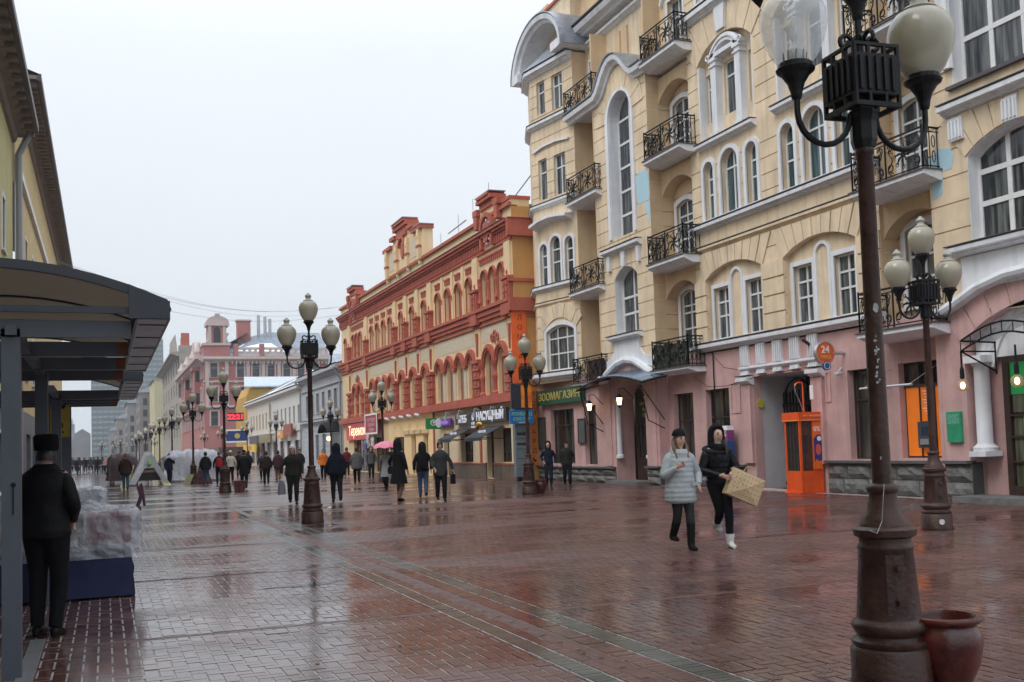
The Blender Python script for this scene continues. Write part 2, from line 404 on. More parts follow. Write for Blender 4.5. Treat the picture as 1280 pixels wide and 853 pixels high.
# level three: pilastered bay in an arched field
for a in (ax1, ax2):
    uc = (a[0] + a[1]) / 2
    hs = [rect(uc - .43, uc + .43, 12.05, 13.8), rect(uc + .95, uc + 1.5, 12.05, 13.7), rect(uc - 1.5, uc - .95, 12.05, 13.7)]
    wall('wall', F1885, rect(a[0] - .1, a[1] + .1, 11.3, 14.7), hs, cream, BLD, .2, skirt=False)
    for h in hs: window(BLD, F1885, h, -.14, 1, (.72,), 0)
    mb = MB()
    for s in (1, -1):
        c = uc + s * .69
        col = MB().fb(F1885, c - .15, c + .15, 11.56, 13.9, 0, .26); col.fb(F1885, c - .22, c + .22, 11.36, 11.56, 0, .32); col.fb(F1885, c - .2, c + .2, 13.9, 14.0, 0, .31); col.fb(F1885, c - .2, c + .2, 13.72, 13.78, 0, .3)
        obj('pilaster', col, white, BLD)
        mb.lathe((18.55, c + s * .13, 14.12), [(0.0, -.02), (.1, -.02), (.1, .02), (0, .02)], 10)
        obj('jamb', MB().fb(F186, uc + s * 1.55 - .05, uc + s * 1.55 + .05, 11.36, 14.0, -.28, -.001), white, BLD)
    A = arc(uc, 13.55, 1.03, 28, 152, 12); B = arc(uc, 13.55, .78, 38, 142, 12)
    mb = MB().band(F1885, B, A, .02, .3); mb.band(F1885, arc(uc, 13.55, .97, 32, 148, 12), arc(uc, 13.55, .9, 34, 146, 12), .3, .34)
    mb.fb(F1885, uc - .9, uc + .9, 14.0, 14.14, .0, .3)
    for s in (1, -1):
        p = [F1885.P(uc + s * .92 + .085 * math.cos(t), 14.08 + .085 * math.sin(t), .3) for t in [k * PI / 5 for k in range(11)]]
        mb.tube(p, .03, 5)
    obj('pediment', mb, white, BLD)
    A = arc(uc, 13.4, 1.75, 26, 154, 14); B = arc(uc, 13.4, 1.68, 26, 154, 14)
    cornice(BLD, F186, a[0] - .05, a[1] + .08, 11.1, 11.32, .24)
# level four windows and pilasters
for u0, u1 in up_w: window(BLD, F186, rect(u0, u1, 16.1, 17.7), -.2, 2, (.7,), .1)
# string courses
cornice(BLD, F186, 20.95, 29.95, 4.45, 4.72, .26)
cornice(BLD, F186, 20.95, 29.95, 7.76, 7.94, .12, cream)
cornice(BLD, F186, 20.95, 29.95, 8.42, 8.66, .24)
cornice(BLD, F186, 20.95, 29.98, 15.52, 15.88, .26)
for u in (27.7, 23.47):
    obj('keystone', MB().fp(F186, [(u - .22, 14.72), (u + .22, 14.72), (u + .3, 15.5), (u - .3, 15.5)], .0, .12), white, BLD)
# ---- recesses with balcony doors
def recess(y0, y1, levels, X=19.15, side=None):
    fr = FX(X); hs = []
    for z in levels: hs.append(arch(y1 - 1.4, y1 - .3, z, z + 1.95, .14, 6))
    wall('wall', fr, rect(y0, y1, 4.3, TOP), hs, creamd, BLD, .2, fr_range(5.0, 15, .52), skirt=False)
    for h in hs: window(BLD, fr, h, -.14, 2, (.35, .62, .74), .16, name='balcony_door')
recess(29.9, 32.15, (4.75, 7.95, 11.6, 15.1)); recess(18.8, 21.0, (4.75, 7.95, 11.6, 15.1))
for (y0, y1) in ((29.9, 32.12), (18.8, 21.0)):
    for zt in (7.5, 11.2, 14.6):
        o = [(y0, zt), (y0, zt - .95)] + [(y0 + (y1 - y0) * (1 - math.cos(PI * k / 12)) / 2, zt - .95 + .6 * math.sin(PI * k / 12)) for k in range(0, 13)] + [(y1, zt - .95), (y1, zt)]
        o = [(y0, zt)] + [(y0 + (y1 - y0) * k / 12, zt - .95 + .55 * math.sin(PI * k / 12) ** .7) for k in range(13)] + [(y1, zt)]
        obj('balcony_arch', MB().fp(FX(18.7), o, -.44, 0), creamd, BLD)
# ---- projecting bay with the tall stair window
tallo = arch(33.25, 35.08, 9.3, 13.9, .9, 14); w2o = arch(33.25, 35.08, 5.65, 7.75, .4, 12)
wall('wall', F182, rect(32.1, 36.35, 4.15, 14.95), [tallo, w2o], cream, BLD, .5, fr_range(5.0, 8.3, .53) + fr_range(9.2, 14.8, .53))
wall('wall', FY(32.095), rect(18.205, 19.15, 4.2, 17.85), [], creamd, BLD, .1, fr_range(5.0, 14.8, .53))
window(BLD, F182, tallo, -.46, 2, tuple(i / 6 for i in range(1, 6)), 0, mid=.045, fwid=.08)
window(BLD, F182, w2o, -.4, 2, (.3, .55), 0, mid=.045, fwid=.08)
o2 = arch(33.1, 35.3, 9.3, 13.9, 1.02, 14)
obj('reveal_moulding', MB().band(F182, tallo[1:] + [tallo[0]], [(35.3, 9.3)] + o2[2:] + [(33.1, 9.3)], .002, .06), white, BLD)
def lining(op, d, w_=.02):
    us = [p[0] for p in op]; zs = [p[1] for p in op]; uc = (min(us) + max(us)) / 2; zc = (min(zs) + max(zs)) / 2; W_, H_ = max(us) - min(us), max(zs) - min(zs)
    def sc(e): return [(uc + (p[0] - uc) * (1 - 2 * e / W_), zc + (p[1] - zc) * (1 - 2 * e / H_)) for p in op]
    a, b = sc(.004), sc(.004 + w_)
    obj('reveal', MB().band(F182, a[1:] + [a[0]], b[1:] + [b[0]], -d, -.003), white, BLD)
lining(tallo, .45); lining(w2o, .39)
voussoirs(F182, 33.1, 35.3, 13.9, 1.02, 15.1, 9, d=.035, thick=.8)
cornice(BLD, F182, 33.0, 35.45, 5.38, 5.58, .3)
cornice(BLD, F182, 32.8, 35.75, 8.7, 8.95, .26)
for u0, u1 in ((32.9, 33.12), (35.2, 35.5), (34.02, 34.32)):
    obj('bracket', MB().fp(F182, [(u0 + .04, 8.12), (u1 - .04, 8.12), (u1, 8.7), (u0, 8.7)], 0, .12), white, BLD)
obj('apron', MB().fp(F182, [(33.2, 5.38), (33.2, 5.0), (32.9, 4.7), (32.12, 4.62), (32.12, 4.2), (33, 4.35), (34.2, 4.62), (35.3, 4.35), (36.33, 4.0), (36.33, 4.6), (35.6, 4.75), (35.2, 5.0), (35.2, 5.38)], 0, .06), white, BLD)
obj('arched_hood', MB().sweep(F182, [(36.4, 4.02), (36.0, 4.08), (35.5, 4.3), (34.9, 4.52), (34.2, 4.62), (33.5, 4.52), (32.9, 4.28), (32.4, 4.05), (32.05, 4.0)], [(0, -.12), (.22, -.1), (.26, 0), (.22, .1), (0, .12)]), white, BLD)
def wavy(u0, u1, zb, uc, hw, rise, n=24):
    P_ = []
    for i in range(n + 1):
        u = u0 + (u1 - u0) * i / n; t = abs(u - uc) / hw
        P_.append((u, zb + rise * (0 if t > 1 else (math.cos(PI * t ** 1.15) + 1) / 2)))
    return P_
gp = wavy(31.9, 38.5, 14.95, 34.2, 1.62, 1.05)
obj('gable_cornice', MB().sweep(F182, gp, [(-.05, -.16), (.12, -.16), (.16, -.05), (.32, -.02), (.36, .14), (.3, .2), (-.05, .2)]), white, BLD)
obj('gable_roof', MB().sweep(F182, gp, [(-.8, .205), (.4, .205), (.41, .24), (-.8, .25)]), metal_roof, BLD)
obj('tympanum', MB().fp(F182, [(32.6, 14.9)] + [p for p in gp if 32.6 < p[0] < 35.8] + [(35.8, 14.9)], -.3, -.002), cream, BLD)
# wall above the projecting bay
FU = FX(18.9)
hs = [rect(36.9, 37.9, 15.3, 17.35), rect(30.5, 31.5, 15.1, 17.2)]
wall('wall', FU, rect(29.9, 38.3, 14.9, 18.45), hs, cream, BLD, .25)
for h in hs: window(BLD, FU, h, -.2, 2, (.7,), .1)
for u in (35.3, 34.7, 33.2, 32.6): obj('pilaster', MB().fb(FU, u - .2, u + .2, 15.0, 17.6, 0, .08), creamd, BLD)
obj('label_moulding', MB().sweep(FU, arc(31.0, 16.9, .9, 20, 160, 8), [(0, 0), (.12, 0), (.12, .12), (0, .12)]), white, BLD)
cornice(BLD, FU, 29.9, 38.3, 17.95, 18.2, .22, name='cornice', flash=False)
# main eaves cornice, sweeping up over the near part
mc = [(38.3, 18.4), (35.0, 18.4), (21, 18.4), (10, 18.4)]
obj('eaves_cornice', MB().sweep(FX(18.85), mc, [(-.3, 0), (.3, 0), (.35, .1), (.58, .14), (.66, .3), (.58, .42), (-.9, .42)]), white, BLD)
obj('flashing', MB().sweep(FX(18.85), mc, [(-.9, .425), (.72, .425), (.72, .46), (-.9, .46)]), dflash, BLD)
# attic blocks
obj('attic', MB().box(18.7, 21.5, 39.2, 43.0, 17.8, 21.0), cream, BLD)
obj('attic', MB().box(19.2, 22, 30.0, 39.2, 18.5, 21.4), creamd, BLD)
obj('attic', MB().box(19.3, 22, 42.9, 43.9, 14.0, 22.0), cream, BLD)
obj('roof', MB().box(18.6, 21.6, 39.1, 43.05, 21.0, 21.12).box(18.65, 22.1, 29.9, 39.3, 21.4, 21.5), brickred, BLD)
obj('paint_patch', MB().fp(FX(18.7), [(41.3, 19.9), (42.2, 19.9), (42.2, 20.9), (41.2, 20.9)], 0, .006), bluep, BLD)
obj('rear_mass', MB().box(20.0, 30, 10, 43, 3.6, 19.4).box(20, 30, 10, 23.8, 0, 3.6).box(20, 30, 27.1, 43, 0, 3.6), cream, BLD)
# ---- oblique bay on the far side
A_, B_ = Vector((18.25, 38.3)), Vector((17.62, 41.4)); uu = (B_ - A_).normalized(); FB = Fr(A_, uu, (uu.y * -1, uu.x))
LB = 3.15; Bend = A_ + uu * LB
FB2 = Fr(Bend, (Vector((18.3, 43.2)) - Bend), None or (-.75, .66)); L2 = (Vector((18.3, 43.2)) - Bend).length
t2 = (Vector((18.3, 43.2)) - Bend).normalized(); FB2.n = Vector((-t2.y, t2.x))
bh = []
l4 = [arch(2.02, 2.62, 15.9, 17.35, .0), arch(.72, 1.5, 15.82, 17.33, 0)]
l3 = [rect(2.04, 2.68, 12.14, 13.92), rect(.7, 1.52, 12.12, 13.86)]
l2 = [arch(2.2, 2.74, 8.42, 9.95, .26), arch(1.22, 1.96, 8.42, 10.05, .36), arch(.32, .9, 8.42, 9.95, .28)]
l1 = [arch(.45, 2.46, 4.66, 6.35, .24)]
bh = l4 + l3 + l2 + l1
wall('wall', FB, rect(0, LB, 4.2, 17.9), bh, cream, BLD, .25, fr_range(5.1, 7.3, .5) + fr_range(12.3, 17.7, .5))
wall('wall', FB2, rect(0, L2, 4.2, 17.9), [], cream, BLD, .2, fr_range(5.1, 7.3, .5) + fr_range(12.3, 17.7, .5))
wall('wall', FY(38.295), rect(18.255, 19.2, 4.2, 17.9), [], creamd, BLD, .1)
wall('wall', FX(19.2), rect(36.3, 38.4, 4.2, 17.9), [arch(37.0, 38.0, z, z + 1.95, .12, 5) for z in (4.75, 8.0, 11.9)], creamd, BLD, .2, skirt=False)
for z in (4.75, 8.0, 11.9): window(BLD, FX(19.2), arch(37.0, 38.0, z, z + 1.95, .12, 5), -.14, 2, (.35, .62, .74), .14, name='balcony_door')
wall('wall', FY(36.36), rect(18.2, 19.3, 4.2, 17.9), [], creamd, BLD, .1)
for h in l4 + l3: window(BLD, FB, h, -.18, 1 if h[1][0] - h[0][0] < .7 else 2, (.68,), .0)
for h in l2: window(BLD, FB, h, -.16, 1, (.45, .72), .12)
window(BLD, FB, l1[0], -.16, 3, (.38, .72), .16, fwid=.08, gm=glass)
for fr, L in ((FB, LB), (FB2, L2)):
    cornice(BLD, fr, -.02 if fr is FB else 0, L + .02, 15.3, 15.56, .2)
    cornice(BLD, fr, 0, L + .02, 11.74, 11.96, .16)
    cornice(BLD, fr, 0, L + .02, 8.12, 8.38, .18)
    cornice(BLD, fr, 0, L + .02, 7.5, 7.68, .08, cream)
    cornice(BLD, fr, 0, L + .02, 4.28, 4.62, .26)
    cornice(BLD, fr, 0, L + .02, 17.6, 17.95, .3)
obj('label_moulding', MB().sweep(FB, [(.35, 14.28), (1.2, 14.4), (2.2, 14.4), (2.95, 14.28)], [(0, 0), (.1, 0), (.1, .09), (0, .09)]), white, BLD)
obj('hood', MB().sweep(FB, [(.3, 10.95), (.9, 11.05), (1.6, 11.1), (2.3, 11.05), (2.95, 10.9)], [(0, -.1), (.2, 0), (.42, .05), (.42, .16), (0, .22)]), white, BLD)
voussoirs(FB, .35, 2.62, 6.4, .5, 7.48, 8, thick=.62)
# barrel gable and little hipped hood over it
ga = arc(40.75, 17.95, 2.45, 0, 180, 20, ry=2.0); ga = [(38.05, 17.95)] + ga[::1] + [(43.35, 17.95)]
ga = [(40.6 + 2.35 * math.cos(PI * k / 20), 18.0 + 1.75 * math.sin(PI * k / 20)) for k in range(21)]
obj('barrel_gable', MB().sweep(F182, ga, [(-.9, 0), (.42, 0), (.5, .12), (.62, .16), (.66, .34), (.55, .4), (-.9, .4)]), white, BLD)
obj('gable_roof', MB().sweep(F182, ga, [(-1.4, .41), (.68, .41), (.68, .45), (-1.4, .45)]), metal_roof, BLD)
obj('tympanum', MB().fp(FX(18.75), ga, -.2, 0), cream, BLD)
obj('eaves_cornice', MB().fb(F182, 38.1, 38.9, 18.0, 18.36, -.5, .64).fb(F182, 42.6, 43.2, 18.0, 18.36, -.5, .64), white, BLD)
ring = [FB.P(0.05, 17.96, .34), FB.P(LB, 17.96, .34), (18.6, 43.0, 17.96), (18.7, 38.4, 17.96)]
top = (18.7, 40.6, 18.95); obj('bay_roof', MB().add(ring + [top, (18.2, 40.6, 18.85)], [(0, 1, 5), (1, 2, 4, 5), (2, 3, 4), (3, 0, 5, 4), (0, 1, 2, 3)]), metal_roof, BLD)
# ---- near risalit
R2a = arch(14.45, 17.95, 9.5, 12.6, .8, 12); R2b = arch(15.0, 17.65, 5.8, 7.8, .42, 12)
wall('wall', F182, rect(10, 18.8, 4.2, 18.4), [R2a, R2b], cream, BLD, .5, fr_range(6.2, 8.7, .62) + fr_range(9.5, 18, .62))
window(BLD, F182, R2a, -.38, 4, (.28, .62), 0, mid=.06, fwid=.1)
window(BLD, F182, R2b, -.34, 3, (.36, .66), 0, mid=.06, fwid=.1)
obj('reveal_moulding', MB().fb(F182, 17.9, 18.28, 9.9, 13, -.02, .05).tube([F182.P(17.98, 9.9, .05), F182.P(17.98, 13.4, .05)], .13, 10), white, BLD)
lining(R2a, .37); lining(R2b, .33)
obj('sill', MB().fb(F182, 14.3, 18.05, 9.4, 9.48, -.3, .12), dflash, BLD)
cornice(BLD, F182, 12, 18.2, 8.8, 9.06, .3); cornice(BLD, F182, 12, 18.15, 5.52, 5.76, .34)
voussoirs(F182, 15.0, 17.65, 7.8, .42, 8.78, 9, d=.03)
for u in (17.85, 16.33, 14.8):
    mb = MB().fb(F182, u - .2, u + .2, 8.2, 8.72, 0, .1)
    for k in range(4): mb.fb(F182, u - .17 + k * .1, u - .12 + k * .1, 8.25, 8.66, .1, .14)
    obj('triglyph', mb, white, BLD)
obj('apron', MB().fb(F182, 13, 17.95, 4.75, 5.5, 0, .05), white, BLD)
obj('arched_hood', MB().sweep(F182, [(18.82, 4.3), (18.4, 4.36), (18.0, 4.5), (17.4, 4.75), (16.6, 4.92), (15.8, 4.95), (15, 4.9), (14, 4.6), (13.3, 4.35)], [(0, -.1), (.26, -.08), (.3, 0), (.26, .1), (0, .12)]), white, BLD)
obj('paint_patch', MB().fp(F182, [(18.79, 7.62), (18.1, 7.62), (18.02, 7.9), (18.1, 8.1), (18.45, 8.18), (18.6, 8.05), (18.79, 8.0)], .001, .008), bluep, BLD)
obj('paint_patch', MB().fp(F182, [(18.7, 7.02), (18.42, 7.1), (18.38, 7.5), (18.75, 7.55)], .001, .008), bluep, BLD)
obj('paint_patch', MB().fp(F182, [(32.12, 10.2), (33.0, 10.2), (33.1, 11.1), (32.9, 11.35), (32.3, 11.35), (32.12, 11.1)], .001, .008), bluep, BLD)
obj('paint_patch', MB().fp(F182, [(32.12, 9.4), (32.3, 9.5), (32.5, 10.15), (32.12, 10.15)], .001, .008), bluep, BLD)

# ---- balconies: slab > railing
def railing(fr, u0, u1, z, D, h=.98, mirror=False):
    mb = MB(); zt = z + h; P = fr.P
    for (p, q) in (((u0, D), (u1, D)), ((u0, D), (u0, 0)), ((u1, D), (u1, 0))):
        for zz_, r in ((zt, .022), (z + .07, .014), (zt - .1, .012)): mb.tube([P(p[0], zz_, p[1]), P(q[0], zz_, q[1])], r * 1.25, 5)
        L = math.hypot(p[0] - q[0], p[1] - q[1]); n = 2 if L > 1.4 else 1
        for k in range(n + 1):
            t = k / n; a = (p[0] + (q[0] - p[0]) * t, p[1] + (q[1] - p[1]) * t); mb.tube([P(a[0], z, a[1]), P(a[0], zt + (.06 if k in (0, n) else 0), a[1])], .024, 5)
        dx, dy = (q[0] - p[0]) / L, (q[1] - p[1]) / L
        def Q(s, zz_): return P(p[0] + dx * s, zz_, p[1] + dy * s)
        if L > 1.4:
            for k in range(2):
                c = L * (k + .5) / 2; cz = z + .5; w_ = L / 4
                for j in range(8):
                    an = PI * j / 4; e = (c + .3 * math.cos(an), cz + .3 * math.sin(an))
                    mb.tube([Q(c, cz), Q(c + .16 * math.cos(an + .22), cz + .16 * math.sin(an + .22)), Q(*e)], [.014, .034, .012], 4); mb.tube([Q(e[0] + .05 * math.cos(t), e[1] + .05 * math.sin(t)) for t in [i * PI / 2.5 for i in range(6)]], .012, 4)
                mb.tube([Q(c + .07 * math.cos(t), cz + .07 * math.sin(t)) for t in [i * PI / 3 for i in range(7)]], .02, 4)
                for s in (-1, 1):
                    x = c + s * w_ * .72
                    mb.tube([Q(x + s * .1 * math.sin(i * .9) * (1 - i / 16), z + .1 + .78 * i / 12) for i in range(13)], .019, 4)
                    for zc_ in (z + .26, z + .76): mb.tube([Q(x + .085 * math.cos(t), zc_ + .085 * math.sin(t)) for t in [i * PI / 3.5 for i in range(7)]], .018, 4)
        else:
            n = 4
            for k in range(1, n):
                s = L * k / n; mb.tube([Q(s, z), Q(s, zt)], .018, 4)
                if k < n: 
                    for zc_ in (z + .3, z + .66): mb.tube([Q(s - L / n / 2 + .05 * math.cos(t), zc_ + .14 * math.sin(t)) for t in [i * PI / 4 for i in range(9)]], .015, 4)
    return mb
def balcony(y0, y1, Xf, Xw, z0, z1, label=None, dark=False):
    fr = FX(Xw); D = Xw - Xf
    s_ = obj('balcony', MB().add([fr.P(u, z, d) for u in (y0, y1) for (d, z) in ((-.4, z0), (D * .5, z0 - .02), (D, z0 + (z1 - z0) * .55), (D, z1), (-.4, z1))], [(0, 1, 2, 3, 4), (5, 6, 7, 8, 9)] + [(i, (i + 1) % 5, (i + 1) % 5 + 5, i + 5) for i in range(5)]), white, BLD, label=label)
    obj('slab_edge', MB().fb(fr, y0 - .03, y1 + .03, z1 - .0, z1 + .035, -.3, D + .04), dflash, s_)
    obj('railing', railing(fr, y0 + .06, y1 - .06, z1 + .03, D - .05), iron, s_)
    return s_
for z0, z1 in ((14.72, 14.98), (11.24, 11.46), (7.5, 7.74), (3.84, 4.0)): balcony(29.5, 31.98, 17.9, 18.6, z0, z1)
for z0, z1 in ((14.9, 15.12), (11.2, 11.48), (7.45, 7.72), (3.84, 3.98)): balcony(35.85, 38.6, 17.9, 18.7, z0, z1)
for z0, z1 in ((11.24, 11.5), (7.45, 7.66), (3.86, 4.08)): balcony(18.4, 20.95, 17.65, 18.6, z0, z1)
obj('flower_box', MB().fb(FX(17.9), 35.95, 37.3, 4.05, 4.85, -.2, -.12), mat('dark_brown_board', (.05, .02, .015), .7, .2), BLD)
# boards behind the lowest middle balcony
for k in range(9): obj('board', MB().fb(FX(17.95), 29.56 + k * .265, 29.56 + k * .265 + .22, 4.06, 4.85 + .03 * (k % 3), -.06, -.04), mat('mossy_board', (.035, .05, .025), .8, .4, 6), BLD)

# ================================================================ pink ground floor
oA, oB = rect(30.42, 31.74, .72, 3.18), rect(28.24, 29.62, .78, 3.2)
oC, oD = rect(21.15, 22.55, .92, 3.3), rect(19.15, 20.62, .95, 3.32)
portal = rect(23.98, 26.9, .02, 3.45)
wall('wall', F186, [(18.0, 0), (18.0, 4.46), (32.1, 4.46), (32.1, 0)], [oA, oB, oC, oD, portal], pink, BLD, .3, skirt=False)
for o in (oA, oB): window(BLD, F186, o, -.26, 2, (.62,), 0, bframe, shopglass, name='shop_window')
window(BLD, F186, oC, -.26, 2, (.66,), 0, bframe, shopglass, name='shop_window', fwid=.04)
wall('wall', F182, rect(18.2, 43.2, 0, .01), [], pink, BLD, .01)
# far ground floor with its shop window, slit window and arched doorway
w1o, slo, doo = rect(39.2, 41.62, .72, 3.04), rect(37.1, 38.2, .7, 3.08), arch(33.05, 35.45, .02, 3.2, .7, 12)
wall('wall', F182, [(36.35, 0), (43.2, 0), (43.2, 4.3), (36.35, 4.3)], [w1o, slo], pink, BLD, .3)
wall('wall', F182, [(32.1, 0), (36.36, 0), (36.36, 4.15), (32.1, 4.15)], [doo], pink, BLD, .8)
wall('wall', FY(32.094), rect(18.205, 18.62, 0, 4.2), [], pink, BLD, .1)
window(BLD, F182, w1o, -.24, 3, (.7,), 0, bframe, shopglass, name='shop_window')
window(BLD, F182, slo, -.26, 1, (.7,), 0, bframe, shopglass, name='shop_window')
FD = FX(18.9)
dr = obj('entrance_door', MB().fb(FD, 33.3, 35.3, .02, 3.6, -.2, -.1), bframe, BLD, label='dark brown door with iron grilles under the arched doorway')
for u0, u1 in ((33.4, 34.25), (34.35, 35.2)):
    obj('pane', MB().fb(FD, u0 + .12, u1 - .12, 1.0, 2.2, -.1, -.08), shopglass, dr)
    mb = MB()
    for k in range(5): mb.tube([FD.P(u0 + .15 + .13 * k, 1.0, -.06), FD.P(u0 + .2 + .11 * k, 1.6, -.05), FD.P(u0 + .15 + .13 * k, 2.2, -.06)], .012, 4)
    obj('grille', mb, iron, dr)
tb = obj('transom_sign', MB().fb(FD, 33.4, 35.2, 2.42, 3.2, -.1, -.05), mat('green_black_board', (.015, .04, .035), .4, .1), dr)
for k, s in enumerate(('АНТИКВАРИАТ', 'ИНТЕРЬЕР', 'ПОДАРКИ')): text(tb, s, FD, 34.2, 2.98 - k * .22, .17, mat('gold_letter', (.6, .45, .12), .5, 0), -.045, True)
voussoirs(F182, 32.9, 35.6, 3.2, .78, 0, 7, pink, d=.02, thick=.6)
for u in (36.0, 32.5): obj('pilaster', MB().fb(F182, u - .26, u + .26, .66, 3.9, 0, .05), pink, BLD)
for yc in (35.55, 32.95):
    obj('column', MB().lathe((18.35, yc + (.12 if yc < 34 else -.12), 0), [(.16, .95), (.16, 1.05), (.11, 1.1), (.1, 3.0), (.14, 3.1), (.17, 3.2)], 14), white, BLD, smooth=True)
for u0, z0, u1, z1 in ((42.2, 1.38, 42.86, 2.72), (38.1, 1.6, 38.68, 2.53)):
    pl = obj('memorial_plaque', MB().fb(F182, u0, u1, z0, z1, 0, .05), mat('grey_green_bronze', (.10, .11, .11), .45, .2), BLD); obj('frame', MB().band(F182, rect(u0, u1, z0, z1) + [(u0, z0)], rect(u0 - .05, u1 + .05, z0 - .05, z1 + .05) + [(u0 - .05, z0 - .05)], .0, .07), mat('dark_bronze', (.05, .05, .05), .5, .1), pl)
# passage
FP = FX(18.6)
greyp = mat('whitewashed_passage', (.55, .55, .58), .85, .12, 1, .1)
obj('passage_wall', MB().box(18.62, 24, 26.91, 27.05, 0, 3.44), greyp, BLD)
obj('passage_wall', MB().box(18.62, 24, 23.8, 23.97, 0, 3.44), greyp, BLD)
obj('passage_ceiling', MB().box(18.62, 24, 23.7, 27.1, 3.442, 3.55), greyp, BLD)
obj('passage_end', MB().box(20.6, 20.7, 23.9, 27.0, 0, 3.5), mat('passage_shade', (.03, .03, .033), .9, .3), BLD)  # near-black sheet: shade beyond the gate is put into its colour
gt = obj('iron_gate', MB().fb(FX(19.7), 23.98, 26.9, 2.5, 2.6, 0, .05).fb(FX(19.7), 23.98, 26.9, .1, .18, 0, .05), iron, BLD)
for k in range(19): obj('bar', MB().fb(FX(19.7), 24.05 + k * .155, 24.09 + k * .155, .1, 2.95 + .06 * (k % 2), 0, .03), iron, gt)
for c in (24.75, 26.15): obj('arch_bar', MB().tube([FX(19.7).P(c + .68 * math.cos(t), 2.6 + .75 * math.sin(t), .02) for t in [i * PI / 12 for i in range(13)]], .03, 5), iron, gt)
obj('house_number', MB().fp(FX(18.62).__class__((0, 26.88), (1, 0), (0, -1)), [(18.74, 2.5), (18.92, 2.5), (18.97, 2.66), (18.83, 2.78), (18.69, 2.66)], 0, .02), mat('yellow_green_badge', (.5, .48, .05), .5, 0), BLD)
# portal pilasters, capitals and triglyph frieze
for u0, u1 in ((26.92, 27.4), (23.5, 23.97)):
    obj('pilaster', MB().fb(F186, u0, u1, .8, 3.2, 0, .12), pink, BLD)
    cornice(BLD, F186, u0 - .05, u1 + .05, 3.2, 3.48, .28, name='capital')
for u0, u1, z0, z1 in ((27.63, 28.07, 2.42, 3.3), (23.28, 23.4, 2.55, 3.3)):
    obj('panel_moulding', MB().band(F186, rect(u0, u1, z0, z1) + [(u0, z0)], rect(u0 - .05, u1 + .05, z0 - .05, z1 + .05) + [(u0 - .05, z0 - .05)], .0, .03), pink, BLD)
cornice(BLD, F186, 23.66, 27.46, 3.64, 3.8, .12, flash=False, name='frieze_band')
for c in (27.2, 26.36, 25.52, 24.7, 23.87):
    mb = MB().fb(F186, c - .2, c + .2, 3.8, 4.44, 0, .07)
    for k in range(4): mb.fb(F186, c - .17 + k * .1, c - .12 + k * .1, 3.82, 4.42, .07, .11)
    for k in range(4): mb.fb(F186, c - .18 + k * .1, c - .11 + k * .1, 3.56, 3.64, .02, .1)
    mb.fb(F186, c - .21, c + .21, 3.52, 3.57, 0, .12)
    obj('triglyph', mb, white, BLD)
# near ground floor with the big arched doorway
R2d = arch(13.6, 18.05, .02, 3.6, .75, 14)
wall('wall', F182, rect(10, 18.8, 0, 4.25), [R2d], pink, BLD, .42)
wall('wall', FY(18.806), rect(18.2, 18.62, 0, 4.3), [], pink, BLD, .1)
voussoirs(F182, 13.6, 18.05, 3.6, .75, 0, 9, pink, d=.03, thick=.75)
obj('reeded_tympanum', MB().sweep(FX(18.5), arc(15.9, 2.7, 1.6, 10, 170, 14), [(0, 0), (.05, 0), (.05, .1), (.02, .13), (.05, .16), (.05, .26), (.02, .29), (.05, .32), (.05, .45), (0, .45)]).fb(FX(18.5), 14, 18.0, 3.2, 4.2, -.02, 0.0), white, BLD)
obj('wall', MB().fb(FX(18.62), 10, 18.05, 0, 3.25, -.1, 0), pink, BLD)
obj('column', MB().fb(FX(18.6), 17.5, 17.98, 1.0, 1.12, 0, .5).lathe((18.4, 17.78, 0), [(.26, 1.12), (.27, 1.2), (.2, 1.26), (.17, 1.3), (.165, 3.0), (.2, 3.05), (.23, 3.1)], 18).fb(FX(18.6), 17.5, 18.0, 3.1, 3.26, 0, .5), white, BLD, smooth=True)
d2 = obj('entrance_door', MB().band(FX(18.6), rect(15.4, 17.15, .3, 3.05) + [(15.4, .3)], rect(15.25, 17.3, .15, 3.2) + [(15.25, .15)], 0, .1), bframe, BLD, label='brown framed glass door with green transom by the white column')
obj('transom', MB().fb(FX(18.6), 15.4, 17.15, 2.35, 3.05, 0, .03), mat('green_glow_panel', (.02, .22, .07), .4, .1, emit=(.02, .35, .08), es=.25), d2)
for k, z in enumerate((.35, .9, 1.45, 1.92)):
    obj('rail', MB().fb(FX(18.6), 15.4, 17.15, z - .05, z, .02, .09), bframe, d2)
    obj('pane', MB().fb(FX(18.6), 15.4, 17.12, z, z + (.5 if k < 3 else .4), 0, .03), glassmat('olive_glass', (.05, .055, .03), (.14, .15, .1)), d2)
obj('notice', MB().fb(FX(18.6), 16.6, 16.85, 1.55, 1.9, .03, .035), white, d2)
# rock-faced plinth, each stone a part
def stonemesh(w_, h, k):
    rng = random.Random(k); nx, nz_ = 6, 3; vs = []; fs = []
    for j in range(nz_ + 1):
        for i in range(nx + 1):
            edge = i in (0, nx) or j in (0, nz_)
            vs.append((-(.03 if edge else .07 + rng.random() * .11), w_ * i / nx, h * j / nz_))
    for j in range(nz_):
        for i in range(nx):
            a = j * (nx + 1) + i; fs.append((a, a + 1, a + nx + 2, a + nx + 1))
    n = len(vs); vs += [(.1, 0, 0), (.1, w_, 0), (.1, w_, h), (.1, 0, h)]
    fs += [tuple(range(0, nx + 1)) + (n + 1, n), (n, n + 3) + tuple(j * (nx + 1) for j in range(nz_, -1, -1)), (n + 1, n + 2) + tuple(j * (nx + 1) + nx for j in range(nz_, -1, -1)), (n + 2, n + 3) + tuple(nz_ * (nx + 1) + i for i in range(nx + 1))]
    return MB().add(vs, fs)
sv = [mesh_of(stonemesh(1, 1, k), stone, name='stone') for k in range(5)]
